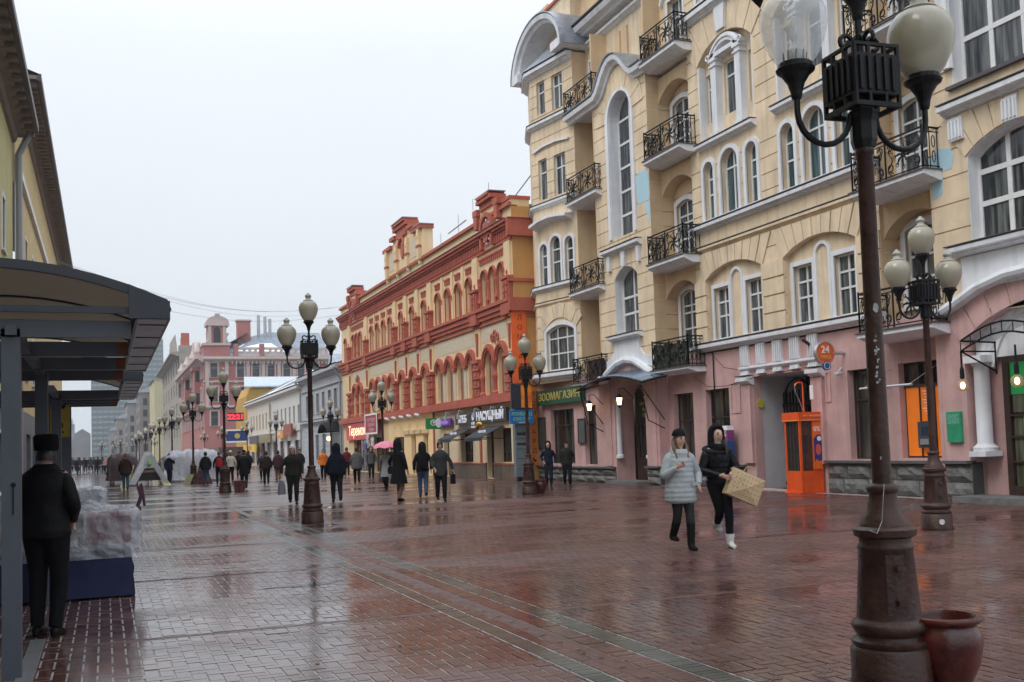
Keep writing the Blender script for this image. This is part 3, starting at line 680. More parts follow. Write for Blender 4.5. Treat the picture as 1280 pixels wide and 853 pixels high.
def plinth(X, y0, y1, zt):
    rng = random.Random(int(y0 * 10))
    obj('plinth', MB().box(X - .02, X + .3, y0, y1, 0, zt - .03), mat('dark_mortar', (.06, .06, .06), .9, .2), BLD)
    obj('plinth_cap', MB().box(X - .17, X + .1, y0, y1, zt - .06, zt + .01), mat('plinth_cap', (.11, .115, .12), .4, .2, 4, wet=.5), BLD)
    for row in range(2):
        h = (zt - .07) / 2; y = y0
        while y < y1 - .05:
            L = min(rng.uniform(.75, 1.35), y1 - y)
            if y1 - y - L < .35: L = y1 - y
            o = bpy.data.objects.new('stone', sv[rng.randrange(5)]); C.objects.link(o); o.parent = BLD
            o.location = Vector((X, y + .012, row * h + .01)) - OFF[BLD]; o.scale = (.85, L - .024, h - .02); y += L
plinth(18.6, 18.85, 23.5, .88); plinth(18.2, 17.98, 18.8, .9); plinth(18.6, 27.42, 30.35, .74); plinth(18.6, 30.35, 32.08, .68); plinth(18.2, 32.08, 33.0, .67); plinth(18.2, 35.5, 43.2, .62)
obj('step', MB().box(17.55, 18.6, 14, 18.0, 0, .14), stone, BLD); obj('step', MB().box(17.7, 18.6, 33.0, 35.5, 0, .13), stone, BLD)

# ---- things fixed to the building: signs, canopies, lanterns, cameras
gold = mat('gold_letter', (.6, .45, .12), .5, 0)
g = tag(obj('shop_sign', MB().fb(FX(17.95), 37.95, 42.5, 3.28, 3.92, -.2, 0), mat('dark_green_sign', (.01, .10, .06), .4, .1), loc=(17.95, 40, 3.3)), 'long dark green shop sign with gold letters above the pink shop window', 'sign')
text(g, 'ЗООМАГАЗИН', FX(17.95), 40.15, 3.6, .46, gold, .0, True, ext=.02, sx_=1.32)
g = thing('glass_canopy', 'bowed dark glass canopy on iron stays over the arched doorway', 'canopy', (17.2, 34, 3.5))
cg = mat('blue_grey_canopy_glass', (.10, .14, .2), .15, .1)
rings = []
for i in range(11):
    t = i / 10; y = 31.4 + 5.3 * t; z = 3.62 + .35 * math.sin(PI * t)
    rings.append([(18.2, y, z + .25), (17.2, y, z), (17.2, y, z + .03), (18.2, y, z + .28)])
obj('canopy_panel', MB().loft(rings), cg, g)
for i in range(0, 11, 2):
    t = i / 10; y = 31.4 + 5.3 * t; z = 3.62 + .35 * math.sin(PI * t); obj('rib', MB().tube([(18.2, y, z + .2), (17.18, y, z - .02)], .025, 5), iron, g)
obj('edge_rail', MB().tube([(17.18, 31.4 + .53 * i, 3.6 + .35 * math.sin(PI * i / 10)) for i in range(11)], .035, 5), iron, g)
for y in (31.6, 36.4):
    obj('stay', MB().tube([(18.15, y, 2.0), (17.5, y, 2.3), (17.22, y, 3.55)], .022, 5).tube([(18.15, y, 2.3), (17.22, y, 3.55)], .02, 5), iron, g)
bulbm = mat('warm_lamp_glow', (1, .8, .5), .4, 0, emit=(1, .68, .32), es=5)
def wall_lantern(x, y, z, label):
    t = thing('wall_lantern', label, 'lantern', (x, y, z), group='small lanterns beside the arched doorway')
    obj('bracket', MB().tube([(18.2, y, z + .1), (x + .2, y, z + .5), (x, y, z + .48), (x, y, z + .28)], .015, 5), iron, t)
    obj('cap', MB().lathe((x, y, z), [(.02, .3), (.05, .26), (.15, .16), (.14, .14)], 6), iron, t)
    obj('glass', MB().lathe((x, y, z), [(.12, .14), (.07, -.12)], 6), bulbm, t)
    obj('base', MB().lathe((x, y, z), [(.08, -.12), (.08, -.14), (.02, -.24)], 6), iron, t)
wall_lantern(17.6, 36.44, 2.95, 'lit lantern beside the narrow slit window, under the far end of the canopy')
wall_lantern(17.6, 33.9, 3.05, 'lit lantern at the arched doorway, under the middle of the canopy')
g = thing('iron_canopy', 'small black iron lattice canopy over the door by the white column', 'canopy', (17.3, 16, 3.3))
mb = MB()
xf, xb, ya, yb = 17.2, 18.2, 14.9, 17.15
for x in (xf,):
    for dz in (0, .22): mb.tube([(x, ya + (yb - ya) * i / 8, 3.3 + dz + .3 * math.sin(PI * i / 8)) for i in range(9)], .022, 5)
    for i in range(9): y = ya + (yb - ya) * i / 8; z = 3.3 + .3 * math.sin(PI * i / 8); mb.tube([(x, y, z), (x, y, z + .22)], .015, 4)
for y in (ya, yb): mb.tube([(xf, y, 3.52), (xb, y, 3.5)], .022, 5).tube([(xf, y, 3.3), (xb, y, 2.85)], .02, 5).tube([(xf, y, 3.3), (xf, y, 2.95)], .02, 5).tube([(xb - .02, y, 3.5), (xb - .02, y, 2.8)], .02, 5).tube([(xf, y, 3.3), (xb, y, 3.3)], .018, 4)
obj('lattice', mb, iron, g)
obj('cover', MB().loft([[(xf, ya + (yb - ya) * i / 8, 3.53 + .3 * math.sin(PI * i / 8)), (xb, ya + (yb - ya) * i / 8, 3.53 + .3 * math.sin(PI * i / 8)), (xb, ya + (yb - ya) * i / 8, 3.54 + .3 * math.sin(PI * i / 8)), (xf, ya + (yb - ya) * i / 8, 3.54 + .3 * math.sin(PI * i / 8))] for i in range(9)]), mat('clear_roof_sheet', (.5, .55, .6), .1, 0, clear=.35), g)
for y, lab in ((17.15, 'lit glass ball lamp hanging from the iron canopy, beside the white column'), (15.72, 'lit glass ball lamp hanging from the iron canopy, in front of the green transom')):
    t = thing('ball_lamp', lab, 'lamp', (17.2, y, 2.4), group='ball lamps on the iron canopy')
    obj('rod', MB().tube([(17.2, y, 3.3), (17.2, y, 2.72)], .022, 6).lathe((17.2, y, 2.7), [(.03, 0), (.05, .02), (.045, .2), (.02, .28)], 8), iron, t)
    obj('glass_ball', MB().lathe((17.2, y, 2.56), [(.13 * math.sin(PI * k / 10), -.13 * math.cos(PI * k / 10)) for k in range(11)], 14), mat('lamp_ball_glass', (.35, .25, .2), .1, 0, clear=.45), t, smooth=True)
    obj('bulb', MB().lathe((17.2, y, 2.56), [(.055 * math.sin(PI * k / 8), -.08 * math.cos(PI * k / 8)) for k in range(9)], 10), bulbm, t, smooth=True)
# round 24 hour sign
g = thing('round_sign', 'round orange 24 hour bank sign on a bracket beside the passage', 'sign', (18.2, 22.7, 3.5))
FS = FY(22.62)
ora = mat('orange_sign_face', (.85, .16, .03), .4, .15, 3)
obj('disc', MB().fp(FS, arc(17.95, 3.78, .285, 0, 360, 24)[:-1], -.06, .04), ora, g)
obj('rim', MB().band(FS, arc(17.95, 3.78, .285, 0, 360, 24), arc(17.95, 3.78, .31, 0, 360, 24), -.07, .05), mat('silver_rim', (.5, .5, .52), .3, 0, metal=.6), g)
obj('bracket', MB().tube([(18.2, 22.62, 3.78), (18.6, 22.62, 3.78)], .05, 8), mat('silver_rim', (.5, .5, .52), .3, 0, metal=.6), g)
obj('wall_plate', MB().lathe((0, 0, 0), [(.0, 0), (.16, 0), (.16, .05), (0, .05)], 14), mat('silver_rim', (.5, .5, .52), .3), g)
pl = bpy.data.objects[-1] if False else None
wh = mat('white_letter', (.85, .85, .85), .5, 0)
text(g, '24', FS, 17.95, 3.86, .27, wh, .045, bold=.004); text(g, 'ЧАСА', FS, 17.97, 3.66, .12, mat('pale_yellow_letter', (.8, .5, .15), .5, 0), .045)
g = thing('round_sign', 'small round blue sign hanging under the orange 24 sign', 'sign', (18.0, 22.6, 3.4))
obj('disc', MB().fp(FY(22.6), arc(17.98, 3.44, .13, 0, 360, 16)[:-1], -.03, .03), mat('blue_sign', (.03, .12, .35), .4), g); obj('ring', MB().band(FY(22.6), arc(17.98, 3.44, .1, 0, 360, 16), arc(17.98, 3.44, .085, 0, 360, 16), .03, .035), wh, g)
for (y, z, lab) in ((23.95, 4.2, 'small floodlight fixed on the triglyph frieze over the passage'),):
    t = tag(obj('floodlight', MB().tube([(18.5, y, z - .05), (18.25, y, z + .1)], .05, 8).tube([(18.55, y, z - .1), (18.48, y, z)], .02, 5), bframe, loc=(18.5, y, z)), lab, 'floodlight')
tag(obj('security_camera', MB().tube([(18.55, 22.75, 3.25), (18.3, 22.7, 3.2)], .05, 8).tube([(18.6, 22.75, 3.4), (18.45, 22.75, 3.26)], .02, 5), white, loc=(18.5, 22.75, 3.2)), 'small white security camera on the pink wall beside the passage', 'camera')
# bank terminal window
window(BLD, F186, oD, -.24, 3, (.72,), 0, bframe, shopglass, name='shop_window', fwid=.05)
g = thing('cash_machine', 'grey cash machine set in orange panels behind the street lamp', 'cash machine', (18.7, 19.8, 1))
orp = mat('orange_bank_panel', (.9, .22, .02), .4, .1, 3, emit=(.9, .2, .02), es=.15)
FA = FX(18.8)
obj('panel', MB().fb(FA, 20.1, 20.57, 1.0, 2.7, 0, .03), orp, g); obj('panel', MB().fb(FA, 19.2, 19.6, 1.0, 2.7, 0, .03), orp, g); obj('panel', MB().fb(FA, 19.62, 20.08, 1.85, 2.7, 0, .03), orp, g); obj('panel', MB().fb(FA, 19.62, 20.08, 1.0, 1.2, 0, .03), orp, g)
obj('mullion', MB().fb(FA, 19.585, 19.625, .96, 3.3, .02, .06).fb(FA, 20.075, 20.11, .96, 3.3, .02, .06).fb(FA, 19.16, 20.6, 2.7, 2.78, .02, .065), bframe, g)
obj('text_lines', (lambda mb: [mb.fb(FA, 19.68, 20.02 - .05 * (k % 3), 2.58 - k * .07, 2.6 - k * .07, .03, .034) for k in range(9)] and mb)(MB()), wh, g)
bd = obj('machine', MB().fb(FA, 19.62, 20.1, 1.2, 1.84, 0, .16), mat('dark_grey_plastic', (.06, .07, .09), .35, .1), g)
obj('screen', MB().fb(FA, 19.75, 19.98, 1.5, 1.72, .16, .165), mat('screen', (.03, .05, .08), .1, 0), bd); obj('keypad', MB().fb(FA, 19.72, 20.0, 1.28, 1.42, .16, .2), mat('silver_rim', (.5, .5, .52), .3), bd)
g = tag(obj('awning_bar', MB().tube([(18.6, 20.9, 2.72), (17.7, 20.9, 2.72)], .012, 4).tube([(18.6, 20.9, 3.2), (17.7, 20.9, 2.72)], .008, 4).tube([(17.7, 21.0, 2.72), (17.7, 19.2, 2.72)], .03, 6).tube([(18.6, 19.3, 3.2), (17.7, 19.3, 2.72)], .008, 4), mat('silver_rim', (.5, .5, .52), .3), loc=(17.7, 20, 2.7)), 'thin silver awning bar with stays in front of the orange bank window', 'awning bar')
g = thing('notice_box', 'green notice box on the pink wall between orange window and white column', 'sign', (18.1, 18.5, 1.3))
obj('box', MB().fb(F182, 18.2, 18.62, 1.33, 2.03, 0, .08), mat('green_box', (.03, .32, .17), .4, .15, 4), g); obj('header', MB().fb(F182, 18.24, 18.58, 1.75, 1.98, .08, .085), mat('pale_green_print', (.12, .42, .3), .4, .3, 20), g)
# payphone panel behind the women
g = thing('payphone', 'blue payphone panel with white header under the shop window', 'payphone', (18.2, 28, 0))
obj('body', MB().fb(FX(18.2), 27.75, 28.6, .35, 1.5, -.2, .05), mat('phone_blue', (.02, .07, .26), .4, .1), g); obj('header', MB().fb(FX(18.2), 27.75, 28.6, 1.84, 1.98, -.2, .05), wh, g)
ad = obj('advert', MB().fb(FX(18.2), 27.75, 28.6, 1.5, 1.84, -.2, .05), mat('red_blue_print', (.3, .05, .10), .4, .6, 4, var2=(.02, .05, .35)), g); text(ad, '0%', FX(18.2), 27.95, 1.72, .24, wh, .055, True)
# cables and pole on the pink wall
mt = MB().tube([(18.55, 29.0, 4.4), (18.55, 29.0, 2.0)], .022, 5)
tag(obj('metal_pole', mt, iron, loc=(18.55, 29, 2)), 'thin dark pole running down the pink wall above the blue payphone', 'pole')
mt = MB().tube([(18.5, 29.0, 4.35), (18.5, 28.3, 3.85), (18.45, 27.5, 3.72)], .01, 4).tube([(18.5, 30.2, 3.7), (18.5, 29.3, 3.3), (18.5, 28.2, 3.25), (18.45, 27.2, 3.35), (18.45, 26.4, 3.42), (18.45, 24.4, 3.5)], .01, 4)
tag(obj('cable', mt, iron, loc=(18.5, 28, 3.3)), 'thin black cable sagging across the pink wall beside the portal', 'cable')
tag(obj('street_number_plate', MB().fb(F186, 23.85, 24.0, 2.6, 3.0, .12, .13), wh, loc=(18.5, 23.9, 2.6)), 'small white plate on the pilaster right of the passage', 'sign')
# ================================================================ the red and cream russian style merchant building
RED = thing('merchant_building', 'long red and cream arcaded merchant house with stepped red gables', 'building', (17.2, 61, 0))
FR = FX(17.2)
MID = 60.9
upp = []; low = []
def upar(c, w_=.62, z0=8.22, apex=10.0): return arch(c - w_ / 2 - .06, c + w_ / 2 + .06, z0, apex - w_ / 2, w_ / 2, 8)
g4a = [54.25, 52.5, 50.75, 49.0]; mid3 = [56.95, 59.45, 61.95]; g4b = [64.55, 66.2, 67.85, 69.5]
near3 = [46.7, 45.55, 44.4]; far3 = [75.1, 74.0, 72.9]
lowc = [(c, .98) for c in g4a] + [(c, .92) for c in mid3] + [(c, .9) for c in g4b] + [(46.35, 1.15), (44.65, 1.15), (74.8, 1.0), (73.2, 1.0)]
up_c = [(c, .8) for c in g4a] + [(c, .72) for c in mid3] + [(c, .75) for c in g4b] + [(c, .75) for c in near3] + [(c, .66) for c in far3] + [(77.8, .6)]
hu = [arch(c - w_ / 2, c + w_ / 2, 8.22, 10.0 - w_ / 2, w_ / 2 - .01, 8) for c, w_ in up_c]
hl = [arch(c - w_ / 2, c + w_ / 2, 3.96, 6.15 - w_ / 2, w_ / 2 - .01, 10) for c, w_ in lowc]
wall('wall', FR, rect(43.0, 79.3, 3.55, 12.45), hu + hl, rcream, RED, .3)
wall('wall', FY(42.99), rect(17.2, 19, 0, 12.4), [], rorange, RED, .1, skirt=False)
wall('wall', FY(43.0), rect(17.2, 19, 0, .01), [], rorange, RED, .01)
obj('rear_mass', MB().box(17.5, 28, 43.05, 79.3, 0, 12.3), rorange, RED)
obj('roof', MB().add([(17.6, 43.2, 12.4), (17.6, 79.2, 12.4), (22, 79.2, 13.6), (22, 43.2, 13.6)], [(0, 1, 2, 3)]), metal_roof, RED)
for o in hu: window(RED, FR, o, -.22, 1, (), 0, brickred, blind, split=False, fwid=.04)
for o in hl: window(RED, FR, o, -.24, 1, (), 0, brickred, blind, split=False, fwid=.05)
def archivolt(c, w_, zs, th, z0, d=.09, legs=None):
    A = arc(c, zs, w_ / 2, 0, 180, 10); B = arc(c, zs, w_ / 2 + th, 0, 180, 10)
    mb = MB().band(FR, A, B, 0, d)
    mb.band(FR, arc(c, zs, w_ / 2 + th * .35, 0, 180, 10), arc(c, zs, w_ / 2 + th * .65, 0, 180, 10), d, d + .05)
    if legs:
        for s in (-1, 1): mb.fb(FR, c + s * (w_ / 2 + .05) - .05, c + s * (w_ / 2 + .05) + .05, legs, zs, 0, d - .01)
    obj('archivolt', mb, brickred, RED)
for c, w_ in up_c: archivolt(c, w_, 10.0 - w_ / 2, .12, 8.2, .06, 8.25)
for c, w_ in lowc: archivolt(c, w_, 6.15 - w_ / 2, .3, 3.96, .12)
# little columns between the lower arches
def col(c, z0, z1, r=.12, bulge=True):
    mb = MB().lathe((17.2 - .06, c, 0), [(r * 1.3, z0), (r * 1.3, z0 + .12), (r * .8, z0 + .2), (r * .8, z0 + .7), (r * 1.25, z0 + .85), (r * 1.25, z0 + .95), (r * .8, z0 + 1.05), (r * .8, z1 - .3), (r * 1.3, z1 - .18), (r * 1.45, z1)], 8)
    obj('column', mb, brickred, RED, smooth=True)
for g in (g4a, g4b):
    for i in range(3):
        c = (g[i] + g[i + 1]) / 2; obj('mullion_strip', MB().fb(FR, c - .16, c + .16, 4.0, 5.6, .002, .05), mat('pale_panel', (.62, .55, .45), .8, .1), RED); 
        obj('capital', MB().fb(FR, c - .26, c + .26, 5.55, 5.7, 0, .16), brickred, RED)
for c in (45.5, 47.2, 43.8, 74.0, 72.4, 75.6): col(c, 3.98, 5.6, .15)
for c in (46.12, 44.98, 47.25, 43.85, 74.55, 73.45): col(c, 8.5, 9.7, .1)
# big piers
def pier(c, w_=.9):
    mb = MB().fb(FR, c - w_ / 2, c + w_ / 2, 3.62, 5.72, 0, .2)
    for k in range(4):
        z = 4.0 + k * .42; mb.fb(FR, c - w_ / 2 - .04, c + w_ / 2 + .04, z, z + .1, 0, .26); mb.fb(FR, c - .14, c + .14, z + .14, z + .36, .2, .25)
    mb.fb(FR, c - w_ / 2 - .08, c + w_ / 2 + .08, 5.62, 5.8, 0, .3)
    obj('pier', mb, brickred, RED)
    obj('pier_face', MB().fb(FR, c - w_ / 2 + .05, c + w_ / 2 - .05, 5.8, 7.45, 0, .05), rcream, RED)
    obj('drop_ornament', MB().fp(FR, [(c - .12, 7.1), (c, 5.95), (c + .12, 7.1)], .05, .14), brickred, RED)
    mb = MB().fb(FR, c - w_ / 2, c + w_ / 2, 7.6, 9.2, 0, .22)
    for k in range(3):
        for s in (-1, 1): mb.fb(FR, c + s * .18 - .12, c + s * .18 + .12, 8.22 + k * .3, 8.44 + k * .3, .22, .27)
    mb.fb(FR, c - w_ / 2 - .07, c + w_ / 2 + .07, 9.12, 9.24, 0, .3).fb(FR, c - w_ / 2 - .09, c + w_ / 2 + .09, 7.5, 8.2, 0, .3)
    obj('pier', mb, brickred, RED)
    obj('finial', MB().lathe((17.08, c, 9.24), [(.1, 0), (.04, .1), (.09, .2), (.02, .34)], 6), brickred, RED)
    obj('pier_face', MB().fb(FR, c - w_ / 2 + .06, c + w_ / 2 - .06, 9.24, 10.85, 0, .12), rcream, RED)
for c in (43.45, 47.85, 55.65, 58.2, 60.7, 63.2, 70.9, 76.3): pier(c, .85 if c not in (58.2, 60.7, 63.2) else .75)
# bands and cornices (brick courses)
def bandr(u0, u1, z0, z1, d, m=brickred, name='brick_course'): obj(name, MB().fb(FR, u0, u1, z0, z1, .0, d), m, RED)
U0, U1 = 42.95, 79.35
for z0, z1, d in ((3.55, 3.75, .34), (3.75, 3.97, .24), (7.36, 7.46, .1), (7.6, 7.8, .16), (7.8, 8.05, .24), (8.05, 8.2, .34)): bandr(U0, U1, z0, z1, d)
for z0, z1, d in ((10.88, 11.0, .1), (11.42, 11.52, .2), (11.52, 11.66, .3), (11.66, 11.8, .4), (11.0, 11.42, .05), (12.42, 12.58, .16)): bandr(U0, U1, z0, z1, d)
mb = MB()
u = U0 + .1
while u < U1: mb.fb(FR, u, u + .11, 11.02, 11.4, .05, .15); u += .24
obj('dentil_course', mb, brickred, RED, kind='stuff')
obj('snow_flashing', MB().fb(FR, U0, U1, 11.8, 11.83, 0, .44), dflash, RED)
# machicolations over the windows
def machi(u0, u1, z=10.42, m=brickred, n=None):
    n = n or max(3, int((u1 - u0) / .22)); mb = MB().fb(FR, u0, u1, z + .16, z + .26, 0, .1)
    for k in range(n):
        a = u0 + (u1 - u0) * (k + .2) / n; mb.fb(FR, a, a + (u1 - u0) * .5 / n, z - .08, z + .16, 0, .08)
    obj('machicolation', mb, m, RED)
machi(43.95, 47.3, n=13); machi(72.0, 75.7, n=12)
for c in g4a + g4b + mid3: machi(c - .42, c + .42, 10.32, n=4)
# projecting frames of the wall bays
for c in [(g4a[i] + g4a[i + 1]) / 2 for i in range(3)] + [(g4b[i] + g4b[i + 1]) / 2 for i in range(3)]:
    obj('bay_strip', MB().fb(FR, c - .12, c + .12, 8.25, 10.8, 0, .08), rcream, RED); obj('ornament', MB().lathe((17.1, c, 9.3), [(.07, 0), (.03, .1), (.06, .2), (0, .32)], 6), brickred, RED)
# pale brick fields with a cross pattern between storeys
pb = mat('pale_brick_field', (.64, .55, .42), .85, .12, 6, .4, 20)
for u0, u1 in ((44.0, 47.3), (48.5, 55.1), (56.2, 62.8), (63.8, 70.4), (71.5, 75.7)): obj('brick_field', MB().fb(FR, u0, u1, 6.55, 7.36, 0, .012), pb, RED)
for c in (45.5, 74.0):
    mb = MB()
    for dx, dz in ((0, .0), (-.35, -.15), (.35, -.15)): mb.band(FR, arc(c + dx, 6.85 + dz, .1, 0, 360, 10), arc(c + dx, 6.85 + dz, .2, 0, 360, 10), .01, .07)
    mb.fb(FR, c - .05, c + .05, 6.4, 6.75, .01, .07); obj('trefoil', mb, brickred, RED)
# stepped gables
def gable(c, near):
    s = 1
    mb = MB().fb(FR, c - 1.55, c + 1.55, 12.4, 12.95, -.4, .1).fb(FR, c - .9, c + .9, 12.95, 13.3, -.4, .14)
    obj('gable_wall', mb, rcream, RED)
    mb = MB().fb(FR, c - 1.7, c - 1.1, 12.75, 13.05, -.45, .3).fb(FR, c + 1.1, c + 1.7, 12.75, 13.05, -.45, .3).fb(FR, c - 1.02, c + 1.02, 13.2, 13.38, -.45, .36).fb(FR, c - .8, c + .8, 13.38, 13.5, -.45, .42).fb(FR, c - .95, c + .95, 12.9, 13.2, 0, .2)
    for a in (-1.4, 1.4): mb.fb(FR, c + a - .2, c + a + .2, 12.1, 12.75, 0, .28)
    mb.band(FR, arc(c, 11.85, .62, 0, 180, 12), arc(c, 11.85, .82, 0, 180, 12), 0, .3)
    mb.fb(FR, c - .82, c - .62, 11.0, 11.85, 0, .3).fb(FR, c + .62, c + .82, 11.0, 11.85, 0, .3)
    obj('gable_trim', mb, brickred, RED)
    obj('gable_field', MB().fb(FR, c - .65, c + .65, 10.95, 12.3, 0, .12), pb, RED)
    obj('medallion', MB().band(FR, arc(c, 11.75, .22, 0, 360, 14), arc(c, 11.75, .42, 0, 360, 14, ry=.5), .12, .28).fp(FR, arc(c, 11.75, .25, 0, 360, 14)[:-1], .12, .16), brickred, RED)
    for k in range(8):
        an = k * PI / 4; obj('rosette', MB().fb(FR, c + .5 * math.cos(an) - .05, c + .5 * math.cos(an) + .05, 11.75 + .56 * math.sin(an) - .05, 11.75 + .56 * math.sin(an) + .05, .12, .24), white, RED)
    obj('gable_cap', MB().fb(FR, c - 1.0, c + 1.0, 13.5, 13.54, -.45, .42), metal_roof, RED)
gable(45.7, 1); gable(74.4, 0)
obj('corner_parapet', MB().fb(FR, 43.0, 44.3, 12.4, 12.75, -.9, .03), rcream, RED); obj('parapet_cap', MB().fb(FR, 42.96, 44.35, 12.72, 12.88, -.95, .1), brickred, RED)
# central attic
obj('attic_wall', MB().fp(FR, [(56.5, 12.4), (64.9, 12.4), (64.9, 14.2), (63.2, 14.3), (62.6, 14.8), (61.6, 15.0), (59.8, 15.0), (58.8, 14.8), (58.2, 14.3), (56.5, 14.2)], -.5, .12), rcream, RED)
obj('attic_trim', MB().fb(FR, 56.4, 58.3, 14.2, 14.42, -.55, .3).fb(FR, 63.1, 65.0, 14.2, 14.42, -.55, .3).fb(FR, 58.2, 59.3, 14.62, 14.85, -.5, .32).fb(FR, 62.1, 63.2, 14.62, 14.85, -.5, .32).fb(FR, 59.2, 62.2, 15.0, 15.25, -.5, .36).fb(FR, 59.4, 62.0, 15.25, 15.42, -.5, .46).fb(FR, 59.6, 61.8, 14.5, 15.0, .1, .25), brickred, RED)
obj('attic_cap', MB().fb(FR, 59.35, 62.05, 15.42, 15.47, -.5, .5).fb(FR, 56.35, 58.3, 14.42, 14.46, -.55, .34), metal_roof, RED)
for c in (57.0, 59.5, 61.9, 64.3):
    obj('pilaster', MB().fb(FR, c - .2, c + .2, 12.45, 14.2, .1, .3).fb(FR, c - .1, c + .1, 12.2, 12.45, .1, .24).lathe((16.95, c, 13.6), [(.05, 0), (.12, .1), (.12, .3), (.05, .4)], 6), rcream, RED); obj('pilaster_band', MB().fb(FR, c - .24, c + .24, 13.15, 13.27, .1, .34), brickred, RED)
obj('attic_niche', MB().band(FR, arc(60.7, 13.9, .5, 0, 180, 10), arc(60.7, 13.9, .68, 0, 180, 10), .12, .3).fp(FR, arc(60.7, 13.6, .3, 0, 360, 14, ry=.45)[:-1], .12, .2), brickred, RED)
for u0, u1 in ((57.5, 59.1), (62.3, 63.9)): obj('attic_panel', MB().fb(FR, u0, u1, 12.8, 13.9, .12, .14), pb, RED)
# side wall details facing the camera
FS2 = FY(42.99)
for z0, z1, d in ((7.6, 8.2, .22), (8.95, 9.1, .08), (11.0, 11.8, .25), (11.8, 11.83, .3), (7.36, 7.46, .08), (3.55, 3.97, .2)):
    obj('brick_course', MB().fb(FS2, 17.2 - .3, 18.95, z0 + .003, z1 - .003, .0, d), brickred, RED)
for y, z, wh_ in ((52.0, 1.5, 'second tallest thin'), (49.5, 1.8, 'tallest thin'), (54.5, 1.2, 'middling thin'), (57.8, .8, 'shortest thin')):
    tag(obj('roof_antenna', MB().tube([(18.6, y, 12.6), (18.6, y, 13.4 + z)], .02, 4).tube([(18.3, y, 13.2), (18.9, y, 13.2)], .012, 4), mat('galvanised', (.4, .42, .45), .4, 0), loc=(18.6, y, 12.6)), wh_ + ' roof antenna on the red and cream building', 'antenna', 'thin antennas on the red and cream roof')
tag(obj('roof_hatch', MB().box(18.2, 20.2, 48.5, 50.2, 12.4, 13.3).box(18.0, 20.4, 48.3, 50.4, 13.3, 13.4), metal_roof, loc=(19, 49.3, 12.4)), 'grey metal roof hatch behind the red parapet', 'roof hatch')
tag(obj('roof_ladder_rail', MB().tube([(18, 44.5, 13.2), (18.3, 43.2, 13.9), (18.6, 42.9, 14.3)], .03, 5).tube([(18, 54.5, 13.5), (18, 51.5, 13.6)], .04, 5), metal_roof, loc=(18, 44.5, 13)), 'grey metal railing on the red roof beside the cream building', 'railing')
# ground floor shops
pg = mat('brown_plinth_panel', (.16, .11, .08), .5, .2, 3)
scream = mat('shop_cream_paint', (.76, .62, .42), .7, .06, 1.5)
sy = mat('shop_yellow_paint_glow', (.85, .64, .36), .7, .06, 1.5, emit=(.9, .55, .2), es=.08)  # faint warm glow added to the wall paint, which is no lamp
go = [rect(49.15, 51.0, .78, 2.25), rect(43.85, 45.5, .8, 2.38), rect(46.15, 47.1, .04, 2.35), rect(53.0, 53.95, .04, 2.3),
      rect(56.9, 57.8, .04, 2.36), rect(59.4, 60.35, .04, 2.36), rect(62.0, 64.3, .04, 2.3), rect(67.3, 69.8, .04, 2.4), rect(71.2, 75.8, .04, 2.3)]
wall('wall', FR, [(43.0, 0), (55.9, 0), (55.9, 3.55), (43.0, 3.55)], go[:4], scream, RED, .35, skirt=False)
wall('wall', FR, [(55.9, 0), (65.6, 0), (65.6, 3.55), (55.9, 3.55)], go[4:7], sy, RED, .35, skirt=False)
wall('wall', FR, [(65.6, 0), (79.3, 0), (79.3, 3.55), (65.6, 3.55)], go[7:], rcream, RED, .35, skirt=False)
for o in go[:2]: window(RED, FR, o, -.3, 2, (.3,), 0, bframe, shopglass, name='shop_window')
for o in go[2:]:
    w_ = max(p[0] for p in o) - min(p[0] for p in o); window(RED, FR, o, -.3, max(1, int(w_ / .9)), (.8,), 0, bframe, shopglass, name='shop_door')
for u0, u1 in ((43.0, 46.1), (47.15, 52.9), (54.0, 55.9)):
    n = max(1, round((u1 - u0) / 1.0))
    for k in range(n): obj('plinth_panel', MB().fb(FR, u0 + (u1 - u0) * k / n + .015, u0 + (u1 - u0) * (k + 1) / n - .015, 0, .68, .0, .07), pg, RED)
    obj('plinth_cap', MB().fb(FR, u0, u1, .69, .76, 0, .1), brickred, RED)
for u in (47.9, 55.6): obj('shop_strip', MB().fb(FR, u - .12, u + .12, .76, 3.5, 0, .06), brickred, RED)
for c in (58.6, 61.2, 57.35, 59.9): obj('pelmet', MB().fb(FR, c - .7, c + .7, 2.42, 2.66, 0, .12), rcream, RED)
for u, wh_ in ((49.9, 'above the first short word of'), (52.0, 'beyond the far end of'), (47.5, 'just above the start of the long word on'), (45.2, 'above the near end of')):
    tag(obj('sign_floodlight', MB().tube([(17.2, u, 3.3), (16.75, u, 3.4), (16.7, u, 3.15)], .03, 5).tube([(16.7, u, 3.2), (16.7, u, 2.98)], .08, 8), mat('galvanised', (.4, .42, .45), .4, 0), loc=(17, u, 3.2)), 'grey arm spotlight %s the black bakery sign' % wh_, 'spotlight', 'spotlights over the bakery sign')
# signs of the shops
blk = mat('black_sign', (.012, .014, .02), .4, 0); whe = mat('white_lit_letter', (.9, .92, 1), .4, 0, emit=(.85, .9, 1), es=.12)
g = thing('bakery_sign', 'black bakery sign with big white letters above two black awnings', 'sign', (17.0, 48, 2.7))
FZ = FX(17.0)
obj('board', MB().fb(FZ, 48.0, 49.0, 2.42, 3.3, -.12, 0).fb(FZ, 49.02, 51.3, 2.7, 3.26, -.12, -.01).fb(FZ, 43.9, 47.98, 2.7, 3.34, -.12, -.01), blk, g)
text(g, 'ХЛЕБ', FZ, 50.1, 2.95, .5, whe, .0, True, ext=.02, bold=.012); text(g, 'НАСУЩНЫЙ', FZ, 46.1, 3.0, .58, whe, .0, True, ext=.02, sx_=1.06, bold=.012)
text(g, 'кофе', FZ, 48.45, 2.72, .22, whe, .01, True); text(g, 'пекарня', FZ, 48.45, 2.54, .16, whe, .01, True)
